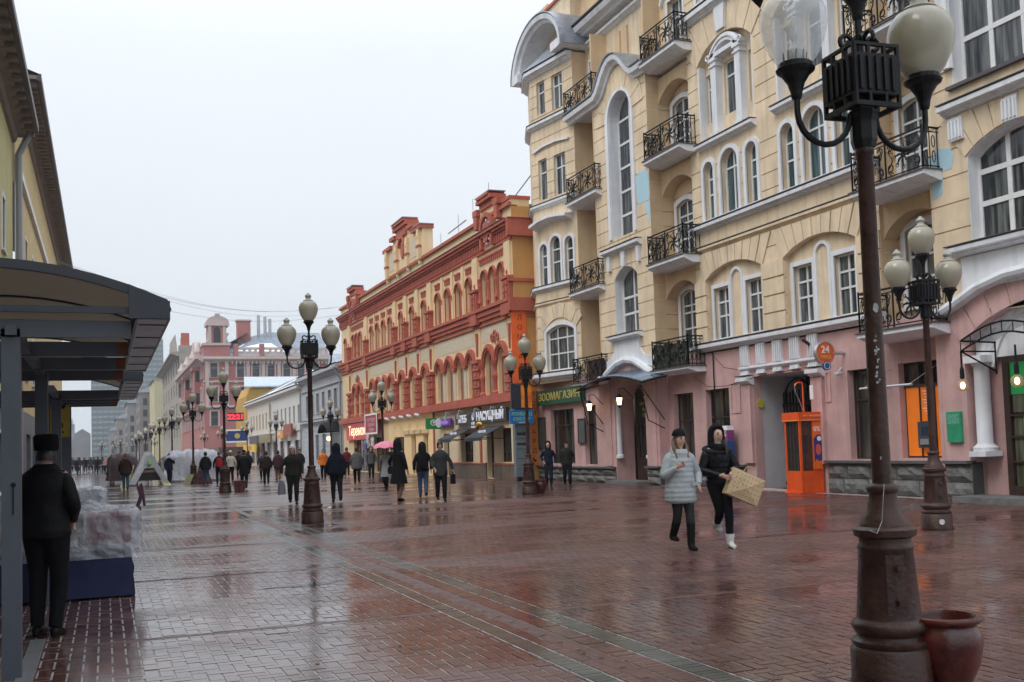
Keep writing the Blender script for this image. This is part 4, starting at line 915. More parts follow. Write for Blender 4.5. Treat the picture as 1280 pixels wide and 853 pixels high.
obj('emblem', MB().fp(FZ, arc(48.45, 3.02, .16, 0, 360, 12)[:-1], 0, .02), whe, g)
tag(obj('banana_sign', MB().tube([FX(16.8).P(47.6 - .16 * k, 2.28 + .4 * math.sin(.4 + k * .3), 0) for k in range(7)], [.03, .06, .08, .09, .08, .06, .03], 6), mat('yellow_paint', (.85, .5, .04), .5, 0), loc=(16.8, 47.2, 2.4)), 'small curved yellow sign under the black bakery sign', 'sign')
def awning(y0, y1, label):
    t = thing('awning', label, 'awning', (17.1, (y0 + y1) / 2, 2.2), group='black awnings of the bakery')
    m = mat('black_awning_cloth', (.03, .035, .045), .7, .15)
    obj('cloth', MB().add([(17.15, y0, 2.52), (17.15, y1, 2.52), (16.0, y1, 1.98), (16.0, y0, 1.98), (16.0, y0, 1.82), (16.0, y1, 1.82), (17.15, y0, 2.49), (17.15, y1, 2.49), (16.02, y1, 1.95), (16.02, y0, 1.95)], [(0, 1, 2, 3), (3, 2, 5, 4), (6, 7, 8, 9)]), m, t)
    for y in (y0, y1): obj('arm', MB().tube([(17.15, y, 1.9), (16.05, y, 1.96)], .02, 5), iron, t)
    text(t, 'хлеб кофе', Fr((16.55, 0), (0, 1), (-1, 0)), (y0 + y1) / 2, 2.26, .22, whe, .06, True)
awning(49.0, 51.2, 'black slanted awning on the far side of the bakery door'); awning(44.6, 47.0, 'black slanted awning on the near side of the bakery door')
g = tag(obj('shop_sign', MB().box(16.3, 17.15, 54.2, 54.32, 2.58, 3.18), mat('green_sign', (.02, .30, .06), .4, .1), loc=(16.7, 54.2, 2.6)), 'square green hanging sign with a white ring', 'sign')
obj('emblem', MB().band(FY(54.2), arc(16.72, 2.93, .17, 0, 360, 16), arc(16.72, 2.93, .12, 0, 360, 16), .0, .03).fp(FY(54.2), arc(16.74, 2.95, .07, 0, 360, 10)[:-1], 0, .02), wh, g)
g = thing('shop_sign', 'purple lettered shop sign with a round white end disc', 'sign', (17.0, 53, 2.7))
obj('board', MB().fb(FX(17.0), 52.0, 54.1, 2.72, 3.1, -.1, .04), mat('purple_sign', (.15, .03, .38), .4, .1), g); obj('disc', MB().fp(FY(53.7), arc(16.85, 2.9, .17, 0, 360, 14, ry=.26)[:-1], 0, .06), wh, g)
text(g, 'билайн', FX(17.0), 53.0, 2.9, .34, mat('lilac_letter', (.45, .3, .8), .4, 0, emit=(.4, .2, .9), es=.3), .05, True)
for k in range(5):
    tag(obj('sign_floodlight', MB().tube([(17.2, 57.2 + k * 1.7, 3.35), (16.7, 57.2 + k * 1.7, 3.45)], .02, 5).tube([(16.75, 56.95 + k * 1.7, 3.42), (16.62, 57.4 + k * 1.7, 3.5)], .09, 8), mat('white_reflector', (.6, .6, .6), .4, 0), loc=(17, 57 + k, 3.4)), 'pale spotlight over the yellow shop front, %s from the green sign' % ('first', 'second', 'third', 'fourth', 'fifth')[k], 'spotlight', 'spotlights over the yellow shop front')
g = tag(obj('shop_sign', MB().fb(FX(17.0), 70.6, 77.4, 2.3, 3.5, -.15, 0), mat('red_sign', (.55, .015, .02), .4, .1, emit=(.6, .02, .02), es=.15), loc=(17, 74, 2.3)), 'long bright red shop sign with white lettering at the far end', 'sign')
text(g, 'Теремок', FX(17.0), 73.9, 2.92, 1.0, mat('warm_white_letter', (.95, .85, .6), .4, 0, emit=(1, .85, .5), es=.8), .0, True, ext=.02, sx_=1.25)
g = tag(obj('shop_sign', MB().fb(FX(16.8), 67.1, 70.4, 2.65, 3.95, -.1, 0), mat('dark_red_sign', (.35, .02, .05), .5, .15), loc=(16.8, 69, 2.6)), 'square dark red sign in a white frame beside the red shop sign', 'sign')
obj('frame', MB().band(FX(16.8), rect(67.2, 70.3, 2.72, 3.88) + [(67.2, 2.72)], rect(67.02, 70.48, 2.6, 4.0) + [(67.02, 2.6)], 0, .03), wh, g)
for k, (s, z) in enumerate((('МАТРЁШКИ', 3.55), ('СУВЕНИРЫ', 3.22), ('подарки', 2.92))): text(g, s, FX(16.8), 68.75, z, .36, mat('pink_letter', (.8, .4, .45), .5, 0), .0, True)
# souvenirs hanging in front
rng = random.Random(3)
for k in range(9):
    y = 66.9 + rng.random() * 3.4; z = 1.0 + rng.random() * 1.2; s = .35 if k else .5
    m = mat('souvenir_%s' % ('white', 'pink', 'blue', 'dark')[k % 4], ((.7, .7, .75), (.5, .12, .15), (.1, .2, .45), (.03, .03, .04))[k % 4], .8, .2)
    tag(obj('hanging_shirt', MB().fp(FX(16.6), [(y - s * .5, z), (y + s * .5, z), (y + s * .5, z + s), (y + s * .8, z + s * .8), (y + s * .8, z + s * 1.2), (y + s * .3, z + s * 1.45), (y - s * .3, z + s * 1.45), (y - s * .8, z + s * 1.2), (y - s * .8, z + s * .8), (y - s * .5, z + s)], -.05, .03), m, loc=(16.6, y, z)), 'souvenir shirt hanging at the open shop door under the dark red sign', 'shirt', 'souvenir shirts under the dark red sign')
# vertical pawnshop banners on the side wall, direction pillar and blue sign
orb = mat('orange_banner', (.85, .14, .02), .5, .1); blt = mat('black_letter', (.02, .015, .015), .5, 0)
FB3 = FY(42.9)
g = tag(obj('vertical_banner', MB().fp(FB3, [(17.0, 4.3), (17.72, 4.3), (17.72, 7.5), (17.62, 7.6), (17.1, 7.6), (17.0, 7.5)], -.05, 0), orb, loc=(17.3, 42.9, 4.3)), 'tall bright orange banner with vertical letters on the side of the red house', 'banner')
for k, c in enumerate('ЛОМБАРД'): text(g, c, FB3, 17.4, 7.28 - k * .44, .32, blt, .0)
orb2 = mat('yellow_orange_tile', (.75, .22, .03), .5, .15)
g = thing('letter_column', 'narrow column of orange letter tiles reaching down to the pavement', 'sign', (17.85, 42.6, .6))
FB4 = FY(42.75)
for k, c in enumerate('ЛОМБАРДЪ'):
    z = 3.62 - k * .42; tl = obj('letter_tile', MB().fb(FB4, 17.72, 18.02, z, z + .39, -.06, 0), orb2, g); text(tl, c, FB4, 17.87, z + .19, .28, blt, .0)
g = thing('direction_pillar', 'grey direction pillar with two black arrows beside the orange letter column', 'sign pillar', (17.2, 42.5, 0))
gp_ = mat('grey_painted_board', (.15, .19, .21), .6, .15)
FB5 = FY(42.2)
obj('board', MB().fb(FB5, 16.75, 17.45, .18, 4.3, -.3, 0), gp_, g); obj('foot', MB().fb(FB5, 16.85, 17.35, 0, .18, -.25, -.05), iron, g)
for z in (2.06, 1.62):
    w_ = .12 if z > 2 else .08; obj('arrow', MB().fp(FB5, [(16.82, z - w_ / 2), (17.12, z - w_ / 2), (17.12, z - w_), (17.3, z), (17.12, z + w_), (17.12, z + w_ / 2), (16.82, z + w_ / 2)], 0, .01), blt, g)
for z in (1.85, 1.4, .98): obj('panel_joint', MB().fb(FB5, 16.75, 17.45, z - .008, z + .008, 0, .006), blt, g)
text(g, 'C', FB5, 17.25, 1.15, .2, blt, .0)
g = tag(obj('blue_sign', MB().fb(FY(42.0), 16.45, 17.55, 2.5, 3.1, -.12, 0), mat('blue_sign_board', (.01, .16, .50), .4, .1), loc=(17, 42, 2.5)), 'bright blue sign with yellow green lettering on the grey pillar', 'sign')
yg = mat('yellow_green_letter', (.35, .7, .25), .5, 0)
text(g, 'ЛОМБАРД', FY(42.0), 17.0, 2.92, .2, yg, .0, sx_=.95); text(g, 'ЮВЕЛИР', FY(42.0), 17.0, 2.7, .2, yg, .0, sx_=.95); text(g, 'скупка', FY(42.0), 17.0, 2.56, .1, wh, .0)
g = tag(obj('sign_board', MB().fb(FY(42.05), 16.55, 17.35, 3.15, 4.25, -.1, 0), mat('dark_display', (.03, .035, .05), .4, .1), loc=(16.9, 42, 3.1)), 'dark board with a small orange and yellow poster above the blue sign', 'sign board')
obj('poster', MB().fb(FY(42.0), 17.0, 17.5, 3.2, 4.2, -.02, .0), mat('orange_yellow_poster', (.9, .35, .02), .5, .5, 3, var2=(.75, .06, .02)), g)

# ================================================================ farther houses on the right side
pale = mat('pale_grey_plaster', (.45, .47, .50), .8, .1, 1, streak=.3); offw = mat('off_white_plaster', (.62, .61, .58), .8, .08, 1, streak=.2); cw = mat('warm_white_plaster', (.62, .56, .46), .8, .08, 1)
slate = mat('dark_sheet_roof', (.10, .105, .12), .4, .3, 2, metal=.3); snow = mat('snow', (.85, .88, .92), .9, .05)
greenw = mat('green_frame_window', (.02, .06, .035), .4, .3); darkw = mat('dark_window', (.02, .022, .028), .15, .2)
GR = thing('grey_house', 'pale grey two storey house with rusticated walls beside the red building', 'building', (17.2, 88, 0))
op = [rect(c - .55, c + .55, 4.85, 6.55) for c in (81.9, 84.3, 86.9, 89.4, 91.8, 94.2)]
dop = [rect(80.0, 84.5, .02, 3.0)] + [rect(c - .7, c + .7, .8, 3.0) for c in (87, 90, 93.5)]
wall('wall', FR, [(79.32, 0), (79.32, 8.1), (97.0, 8.1), (97, 0)], op + dop, pale, GR, .25, fr_range(.6, 3.9, .45), gw=.06, skirt=False)
for o in op: window(GR, FR, o, -.18, 1, (.6,), .16, pale, darkw, sm=pale, split=False)
for o in dop: window(GR, FR, o, -.2, 2, (.7,), 0, bframe, shopglass, split=False)
cornice(GR, FR, 79.3, 97, 7.7, 8.4, .6, pale); cornice(GR, FR, 79.3, 97, 3.9, 4.3, .3, pale); cornice(GR, FR, 79.3, 97, 6.9, 7.05, .15, pale, flash=False)
obj('door_hood', MB().sweep(FR, arc(82.2, 2.9, 1.9, 10, 170, 8, ry=.9), [(0, 0), (1.1, -.1), (1.1, .0), (0, .12)]), iron, GR)
tag(obj('ball_lamp', MB().lathe((16.6, 82, 2.55), [(.18 * math.sin(PI * k / 8), -.18 * math.cos(PI * k / 8)) for k in range(9)], 8), bulbm, loc=(16.6, 82, 2.5)), 'small lit lamp in the dark doorway of the grey house', 'lamp')
obj('roof', MB().add([(17.0, 79.4, 8.42), (17, 97, 8.42), (23, 97, 11), (23, 79.4, 11)], [(0, 1, 2, 3)]).box(17.3, 28, 79.4, 97, 0, 8.3), slate, GR)
obj('roof_snow', MB().add([(18.5, 80, 9.12), (18.5, 96, 9.12), (19.5, 96, 9.56), (19.5, 80, 9.56)], [(0, 1, 2, 3)]), snow, GR)
for y in (79.6, 97.2): obj('drain_pipe', MB().tube([(17.05, y, .2), (17.05, y, 7.2), (16.6, y, 8.1)], .09, 6), mat('grey_pipe', (.25, .27, .3), .4, 0), GR)
obj('dormer', MB().add([(18.2, 88, 8.9), (18.2, 90, 8.9), (18.2, 89, 9.9), (21, 88, 9.6), (21, 90, 9.6), (21, 89, 10.2)], [(0, 1, 2), (0, 2, 5, 3), (1, 2, 5, 4)]), metal_roof, GR)
WH = thing('white_house', 'long white two storey house with narrow windows and dark sheet roof', 'building', (17.2, 117, 0))
op = [rect(98.6 + k * 2.55, 99.5 + k * 2.55, 4.3, 6.05) for k in range(7)]; op2 = [rect(117.2 + k * 2.6, 118.1 + k * 2.6, 4.3, 6.1) for k in range(7)]
sh = [rect(98.5 + k * 4.6, 101.6 + k * 4.6, .3, 2.7) for k in range(8)]
wall('wall', FR, rect(97.02, 116.3, 0, 7.8), op + sh[:4], offw, WH, .25, skirt=False); wall('wall', FR, rect(116.3, 137, 0, 7.8), op2 + [s_ for s_ in sh[4:]], cw, WH, .25, skirt=False)
for o in op: window(WH, FR, o, -.2, 1, (.6,), 0, greenw, greenw, split=False)
for o in op2: window(WH, FR, o, -.2, 1, (.6,), 0, darkw, darkw, split=False)
for o in sh: window(WH, FR, o, -.2, 3, (.7,), 0, bframe, shopglass, split=False)
cornice(WH, FR, 97.02, 137, 7.3, 7.85, .5, offw); obj('brick_course', MB().fb(FR, 97.02, 137, 3.6, 3.8, 0, .12), offw, WH)
obj('roof', MB().add([(16.7, 97, 7.9), (16.7, 137, 7.9), (22, 137, 10.6), (22, 97, 10.6)], [(0, 1, 2, 3)]).box(17.4, 28, 97, 137, 0, 7.8), slate, WH)
obj('roof_snow', MB().add([(16.65, 98, 7.93), (16.65, 136, 7.93), (16.95, 136, 8.1), (16.95, 98, 8.1)], [(0, 1, 2, 3)]), snow, WH)
obj('roof_ridge', MB().tube([(16.9, 116.4, 8.0), (22, 116.4, 10.65)], .12, 5), snow, WH)
obj('drain_pipe', MB().tube([(17.05, 116.4, .2), (17.05, 116.4, 7)], .09, 6), mat('grey_pipe', (.25, .27, .3), .4, 0), WH)
def farsign(y0, y1, z0, z1, X, col, label, s=None, em=0, tcol=(.8, .8, .8)):
    m = mat('sign_%03d%03d%03d' % tuple(int(c * 255) for c in col), col, .5, .15, emit=col if em else None, es=em)
    g = tag(obj('shop_sign', MB().fb(FX(X), y0, y1, z0, z1, -.2, 0), m, loc=(X, (y0 + y1) / 2, z0)), label, 'sign')
    if s: text(g, s, FX(X), (y0 + y1) / 2, (z0 + z1) / 2, (z1 - z0) * .8, mat('sign_text_%03d' % int(tcol[0] * 99 + tcol[2] * 9), tcol, .5, 0), .01, True, sx_=1.5)
farsign(100.0, 104.5, 3.2, 4.3, 16.6, (.30, .07, .04), 'dark red square sign on the near end of the white house')
farsign(105.0, 110.0, 3.0, 3.8, 16.6, (.8, .35, .05), 'orange shop sign in the middle of the white house', 'КАФЕ')
farsign(112, 121, 2.7, 3.6, 16.4, (.22, .17, .08), 'olive brown fascia sign on the white house', 'РЕСТОРАН', 0, (.5, .4, .2))
farsign(122, 129, 2.4, 3.6, 16.4, (.08, .05, .08), 'dark fascia sign under the narrow windows of the white house')
farsign(120, 131, 1.7, 2.6, 15.9, (.8, .5, .04), 'long yellow shop sign low on the white house', 'САЛОН', 0, (.5, .1, .1))
g = thing('gable_house', 'ochre gabled wing with pale metal roof behind the white house', 'building', (20, 139, 0))
obj('wall', MB().fp(FY(137.5), [(17.2, 0), (24.4, 0), (24.4, 10.35), (18, 10.35), (17.2, 9)], -12, 0), mat('ochre_wall', (.50, .30, .06), .8, .1), g)
obj('roof', MB().add([(16.9, 137.2, 10.1), (24.9, 137.2, 10.1), (24.9, 143, 11.9), (17.6, 143, 11.9), (16.9, 137.2, 10.25), (24.9, 137.2, 10.25)], [(0, 1, 2, 3), (0, 1, 5, 4), (4, 5, 2, 3)]), mat('pale_tin_roof', (.50, .58, .62), .35, .15, 2, metal=.3), g)
# led sign and blue board by the pink corner
g = tag(obj('led_sign', MB().fb(FY(137.2), 14.75, 16.75, 5.75, 6.85, -.3, 0), mat('dark_display', (.03, .035, .05), .4, .1), loc=(15, 137, 5.6)), 'glowing red digital display beside the pink corner building', 'display')
text(g, '22:21', FY(137.2), 15.75, 6.3, .9, mat('red_led', (1, .02, .03), .5, 0, emit=(1, .02, .05), es=2), .02, bold=.03)
g = tag(obj('blue_board', MB().fb(FY(137.0), 14.4, 17.3, 3.1, 4.6, -.3, 0), mat('deep_blue_board', (.01, .05, .22), .4, .2), loc=(15.6, 137, 2.6)), 'blue board with white frame under the red digital display', 'sign')
obj('frame', MB().band(FY(137.0), rect(14.5, 17.2, 3.2, 4.5) + [(14.5, 3.2)], rect(14.3, 17.4, 3.0, 4.7) + [(14.3, 3.0)], 0, .05), wh, g)
obj('emblem', MB().fp(FY(137), arc(15.9, 3.85, .35, 0, 360, 12)[:-1], 0, .03), gold, g)
tag(obj('shop_wing', MB().box(13.6, 17.7, 137.3, 150, 0, 2.45), mat('brown_shop_front', (.14, .08, .05), .6, .3), loc=(15.6, 140, 0)), 'low brown shop front below the blue board', 'building')

# ---- pink corner building
PK = thing('corner_building', 'tall dusty pink corner building with a small turret and chimneys', 'building', (16.6, 190, 0))
pk = mat('dusty_pink_plaster', (.42, .165, .15), .85, .12, .5, streak=.2); pkt = mat('pale_pink_trim', (.55, .45, .42), .8, .1, 1)
FPk = FY(190.0)
op = [rect(x - .62, x + .62, z, z + 2.6) for x in (18.2, 22.8, 25.5, 28.2, 31.0, 33.6, 36.2) for z in (15.2, 10.9, 6.6)]
wall('wall', FPk, rect(16.6, 39, 0, 19.2), op, pk, PK, .4)
for o in op: window(PK, FPk, o, -.3, 1, (.6,), .25, mat('grey_window_frame', (.3, .3, .3), .6, 0), mat('far_window', (.06, .075, .08), .2, .2), sm=pkt, split=False, sd_=.12)
for x in (17.0, 20.4, 24.1, 26.8, 29.6, 32.3, 35.0): obj('pilaster', MB().fb(FPk, x - .3, x + .3, 10.2, 18.0, 0, .3), pkt, PK)
cornice(PK, FPk, 16.3, 39, 17.9, 19.0, .9, pkt, flash=False); cornice(PK, FPk, 16.3, 39, 9.6, 10.2, .5, pkt, flash=False); cornice(PK, FPk, 16.3, 39, 14.2, 14.6, .3, pkt, flash=False)
mb = MB()
for k in range(26): mb.fb(FPk, 21.2 + k * .7, 21.5 + k * .7, 17.6, 18.1, 0, .5)
obj('modillion_course', mb, pkt, PK)
for k in range(4):
    x = 22.0 + k * 4.6; obj('parapet_post', MB().fb(FPk, x - .4, x + .4, 19.0, 21.2, -.5, .5), pk, PK)
    obj('balustrade', MB().fb(FPk, x + .4, x + 4.2, 20.2, 20.6, -.3, .3).fb(FPk, x + .4, x + 4.2, 19.0, 19.4, -.3, .3).fb(FPk, x + 1.3, x + 1.7, 19.4, 20.2, -.2, .2).fb(FPk, x + 2.3, x + 2.7, 19.4, 20.2, -.2, .2).fb(FPk, x + 3.3, x + 3.7, 19.4, 20.2, -.2, .2), pkt, PK)
obj('turret', MB().fb(FPk, 16.4, 21.0, 19.0, 21.0, -4, .3).fb(FPk, 17.2, 20.4, 21, 24.6, -3, .2), pk, PK)
obj('turret_niche', MB().fb(FPk, 18.2, 19.4, 21.4, 23.6, .2, .24).fp(FPk, arc(18.8, 23.6, .6, 0, 180, 8), .2, .24), darkw, PK)
obj('turret_trim', MB().fb(FPk, 16.2, 21.2, 20.9, 21.3, -4, .5).fb(FPk, 16.9, 20.9, 24.4, 24.9, -3.1, .5).fp(FPk, [(16.9, 24.9)] + arc(18.9, 24.9, 2.0, 180, 0, 10, ry=1.3), -3, .5).fb(FPk, 17.3, 17.8, 21.3, 24.4, .2, .4).fb(FPk, 19.8, 20.3, 21.3, 24.4, .2, .4).fb(FPk, 18.5, 19.3, 26.1, 26.6, -1, .5), pkt, PK)
for s in (16.9, 20.8): obj('scroll', MB().tube([(s + (.5 if s < 18 else -.5) * math.sin(k * .5) , 189.9, 21.3 + k * .3) for k in range(7)], .25, 6), pkt, PK)
obj('roof', MB().add([(20.5, 190.3, 19.3), (39, 190.3, 19.3), (39, 200, 24.5), (29, 200, 24.5), (22, 200, 22.5)], [(0, 1, 2, 3), (0, 3, 4)]), mat('blue_grey_roof', (.22, .27, .33), .5, .2, 1), PK)
obj('roof_snow', MB().add([(21.5, 191.5, 20.0), (31, 191.5, 20.0), (29, 195, 21.9), (24, 195, 21.7)], [(0, 1, 2, 3)]), snow, PK)
obj('chimney', MB().box(23.2, 25.6, 197, 199, 20, 26.2), pk, PK); obj('chimney_cap', MB().box(23.0, 25.8, 196.8, 199.2, 26.2, 26.5), pkt, PK)
for k, x in enumerate((27.2, 28.4, 29.3, 31.2, 32.0, 32.6)): obj('flue_pipe', MB().tube([(x, 198, 20), (x, 198, (27.5, 27.2, 26.8, 25.3, 25.0, 25.4)[k])], .3 if k < 3 else .2, 8), mat('galvanised', (.4, .42, .45), .4, 0), PK)
# street side of the corner building, then the taller pale wing
FS3 = FX(16.6)
op = [rect(y - 1.0, y + 1.0, z, z + 2.6) for y in (195, 203, 211, 219, 227, 235, 243) for z in (15.2, 10.9, 6.6)]
wall('wall', FS3, rect(190, 250, 0, 19.2), op, pk, PK, .5, skirt=False)
for o in op: window(PK, FS3, o, -.3, 1, (.6,), .3, pkt, mat('far_window', (.06, .075, .08), .2, .2), sm=pkt, split=False, sd_=.3)
cornice(PK, FS3, 190, 250, 17.9, 19.3, 1.6, pkt, flash=False); cornice(PK, FS3, 190, 250, 9.6, 10.2, .8, pkt, flash=False)
for y in (199, 223): obj('bay_window', MB().fb(FS3, y - 1.6, y + 1.6, 10.2, 17, 0, 1.2).fb(FS3, y - 2, y + 2, 17, 17.6, 0, 1.6), pk, PK)
for z in (10.8, 14.9):
    for y in (199, 223): obj('bay_pane', MB().fb(FY(y - 1.61), 15.6, 16.3, z, z + 2, 0, .02), darkw, PK)
obj('gable_wall', MB().fp(FS3, [(206, 19.2), (216, 19.2), (216, 21.5), (213, 23.5), (209, 23.5), (206, 21.5)], -1, .3), pkt, PK)
for y in (194, 207, 223, 239): obj('roof_urn', MB().lathe((16, y, 19.3), [(.6, 0), (.9, .8), (.5, 1.6), (.2, 2.4), (0, 2.6)], 8), pkt, PK)
obj('roof', MB().add([(17, 192, 19.3), (17, 250, 19.3), (25, 250, 24), (25, 196, 24)], [(0, 1, 2, 3)]), slate, PK)
PW = thing('stone_wing', 'grey stone apartment house with gabled top beyond the pink building', 'building', (16, 290, 0))
gs = mat('grey_brown_stone', (.36, .32, .27), .85, .2, .4)
op = [rect(y - 1.6, y + 1.6, z, z + 3) for y in (260, 270, 280, 292, 304, 316) for z in (6, 11, 16, 21)]
wall('wall', FX(16.2), [(250.1, 0), (325, 0), (325, 27), (290, 27), (285, 31), (262, 31), (255, 26), (250.1, 25)], op, gs, PW, .6, skirt=False)
for o in op: window(PW, FX(16.2), o, -.5, 1, (), 0, gs, darkw, split=False)
cornice(PW, FX(16.2), 250, 325, 24.5, 25.6, 2.0, gs, flash=False); cornice(PW, FX(16.2), 250, 325, 9.5, 10, 1.0, gs, flash=False)
obj('wall', MB().fb(FY(250.05), 16.2, 26, 15, 27, -3, 0), gs, PW)
for y, h in ((251, 33), (253, 32)): obj('chimney', MB().box(16.8, 18.6, y, y + 1.3, 24, h - 3), brickred, PW)
tag(obj('far_house', MB().box(14.4, 30, 335, 372, 0, 25).add([(13.8, 334.8, 25), (30, 334.8, 25), (30, 373, 25.6), (13.8, 373, 25.6)], [(0, 1, 2, 3)]), mat('pale_yellow_wall', (.52, .47, .28), .9, .08, .3), loc=(15, 340, 0)), 'plain pale yellow blank end wall standing above the lamps', 'building')
rng = random.Random(11)
specs = [(11.5, 385, 24, 'grey brown house with a dark sloping roof beyond the yellow wall', (.24, .21, .19)), (8.5, 440, 23, 'dim grey house with rows of windows far down the street', (.28, .26, .24)), (5, 500, 19, 'small brownish far house with a round pediment', (.30, .26, .23)), (2, 560, 15, 'distant low grey house just right of the vanishing street', (.3, .3, .3))]
for i, (x, y, h, lab, c) in enumerate(specs):
    b = thing('far_house', lab, 'building', (x, y, 0)); m = mat('far_wall_%d' % i, c, .9, .2, .2)
    obj('wall', MB().box(x, x + 26, y, y + 40, 0, h), m, b)
    obj('roof', MB().add([(x - .6, y - .6, h), (x + 26, y - .6, h), (x + 26, y + 40, h), (x - .6, y + 40, h), (x + 6, y + 8, h + 4), (x + 26, y + 8, h + 4), (x + 26, y + 34, h + 4), (x + 6, y + 34, h + 4)], [(0, 1, 5, 4), (0, 4, 7, 3), (2, 3, 7, 6), (4, 5, 6, 7)]), slate, b)
    for k in range(6):
        for r in range(int((h - 4) / 4)):
            for fr_, a0 in ((FY(y - .01), x + 1.2 + k * 3.0), (FX(x - .01), y + 2 + k * 6)): obj('window', MB().fb(fr_, a0, a0 + (1.4 if fr_.n.y else 2.6), 3.5 + r * 4, 6 + r * 4, -.05, .03), darkw, b)
TW = thing('tower_block', 'tall grey green office tower with rows of windows rising in the haze', 'tower', (20, 640, 0))
tm = mat('tower_wall', (.12, .16, .17), .6, .1, .1)
tx0, tx1, th = -6.9, 32.2, 70
obj('wall', MB().box(tx0, tx1, 640, 660, 0, th), tm, TW)
for r in range(24): obj('floor_band', MB().fb(FY(640), tx0, tx1, 3 + r * 3.05, 4.2 + r * 3.05, 0, .2), mat('tower_band', (.24, .28, .29), .7, 0), TW)
for k in range(14): obj('column_band', MB().fb(FY(640), tx0 + k * 3.0, tx0 + .5 + k * 3.0, 0, th, 0, .3), tm, TW)
tag(obj('tower_block', MB().box(-27, -19, 760, 780, 0, 25).box(-25, -20, 755, 770, 25, 28), mat('pale_far_tower', (.3, .35, .42), .7, .1, .1), loc=(-23, 760, 0)), 'small pale tower far off left of the tall office tower', 'tower')
for x, y, w_, h, lab in ((-30, 700, 14, 14, 'low far grey house at the very end of the street, left part'), (-17, 680, 9, 16.5, 'low far grey house at the very end of the street, beside the tower')):
    tag(obj('far_house', MB().box(x, x + w_, y, y + 20, 0, h).add([(x, y, h), (x + w_, y, h), (x + w_ / 2, y, h + 3), (x, y + 20, h), (x + w_, y + 20, h), (x + w_ / 2, y + 20, h + 3)], [(0, 1, 2), (0, 2, 5, 3), (1, 4, 5, 2)]), mat('far_wall_low', (.25, .24, .25), .8, .2, .2), loc=(x, y, 0)), lab, 'building')
# ---- left side building (seen steeply from below)
LFm = mat('left_yellow_stucco', (.50, .47, .22), .85, .1, 1, .1, streak=.2); LFn = mat('left_ochre_stucco', (.58, .46, .22), .85, .1, 1, .1, streak=.2)
LF = thing('left_building', 'yellow house rising above the shelter roof with deep eaves', 'building', (-3.1, 25, 0))
FL = Fr((-3.1, 0), (0, 1), (1, 0))
op = [rect(y - .5, y + .5, z, z + 1.8) for y in (14, 18, 22, 26, 30, 34, 38) for z in (4.8, 8.6)]; op2 = [rect(y - .7, y + .7, z, z + 2.0) for y in (48, 52.5, 57, 61.5, 66) for z in (5, 8.9)]
sh = [rect(13 + k * 4.4, 16.6 + k * 4.4, .6, 2.5) for k in range(6)]
wall('wall', FL, rect(-6, 42, 0, 3.3), sh, mat('grey_shop_front', (.13, .14, .16), .6, .2), LF, .3, skirt=False)
obj('string_course', MB().fb(FL, -6, 42, 3.3, 3.45, 0, .12), white, LF)
wall('wall', FL, rect(-6, 42, 3.3, 13.9), op, LFm, LF, .3, skirt=False)
for o in op: window(LF, FL, o, -.2, 2, (.7,), .12)
for k, o in enumerate(sh):
    w_ = window(LF, FL, o, -.25, 3, (.3,), .1, wframe, shopglass, name='shop_window')
    obj('poster', MB().fb(FL, min(p[0] for p in o) + .3, min(p[0] for p in o) + 1.5, 1.2, 2.0, -.22, -.2), mat('blue_orange_poster', (.03, .06, .2), .5, .6, 2, var2=(.35, .08, .03)), w_)
FL2 = Fr((-3.05, 0), (0, 1), (1, 0))
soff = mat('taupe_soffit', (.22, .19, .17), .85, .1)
def eaves(y0, y1, z, ox):
    obj('soffit', MB().box(-3.2, -3.1 + ox, y0, y1, z, z + .15), soff, LF); obj('gutter', MB().box(-3.1 + ox - .02, -3.1 + ox + .12, y0, y1, z - .05, z + .22), dflash, LF)
    obj('cornice_moulding', MB().sweep(FL, [(y0, z - .5), (y1, z - .5)], [(0, 0), (.12, .05), (.2, .25), (.45, .35), (.5, .5), (0, .5)]), soff, LF)
    mb = []; y = y0 + .3
    while y < y1: obj('modillion', MB().fb(FL, y, y + .25, z - .2, z - .01, .1, ox - .05), soff, LF); y += .62 if y0 > 20 else .9
eaves(-6, 42, 13.9, .78)
obj('roof', MB().add([(-2.3, -6, 14.1), (-2.3, 42, 14.1), (-7, 42, 16), (-7, -6, 16)], [(0, 1, 2, 3)]), dflash, LF)
obj('drain_pipe', MB().tube([(-2.9, 42.1, .2), (-2.9, 42.1, 13.0), (-2.5, 42.1, 13.9)], .13, 8), mat('grey_pipe', (.25, .27, .3), .4, 0), LF)
LF1 = LF
LF = thing('left_building', 'farther ochre house with toothed eaves beyond the drain pipe', 'building', (-3.1, 60, 0))
wall('wall', FL2, rect(42.3, 88, 0, 3.6), [rect(y, y + 2.6, .6, 2.7) for y in (44, 48, 52, 56, 60)], mat('grey_shop_front', (.13, .14, .16), .6, .2), LF, .3, skirt=False)
obj('shop_glass', MB().box(-3.4, -3.35, 43, 66, 0, 3), shopglass, LF)
wall('wall', FL2, rect(42.3, 88, 3.6, 16.0), op2, LFn, LF, .3, skirt=False)
for o in op2: window(LF, FL2, o, -.2, 2, (.7,), .12)
obj('string_course', MB().fb(FL2, 42.3, 88, 12.6, 12.9, 0, .15), white, LF)
obj('gable_end', MB().box(-12, -3.06, 42.2, 42.35, 12, 16.0), LFn, LF)
eaves(42.25, 88, 16.0, .86)
obj('roof', MB().add([(-2.2, 42.2, 16.2), (-2.2, 88, 16.2), (-7, 88, 18), (-7, 42.2, 18)], [(0, 1, 2, 3)]), dflash, LF)
tag(obj('roof_vent', MB().lathe((-2.6, 39.2, 13.9), [(.12, 0), (.12, .5), (.3, .55), (.3, .62), (.05, .8)], 8), dflash, loc=(-2.6, 39.2, 13.9)), 'small dark roof vent on the near left eaves', 'vent')
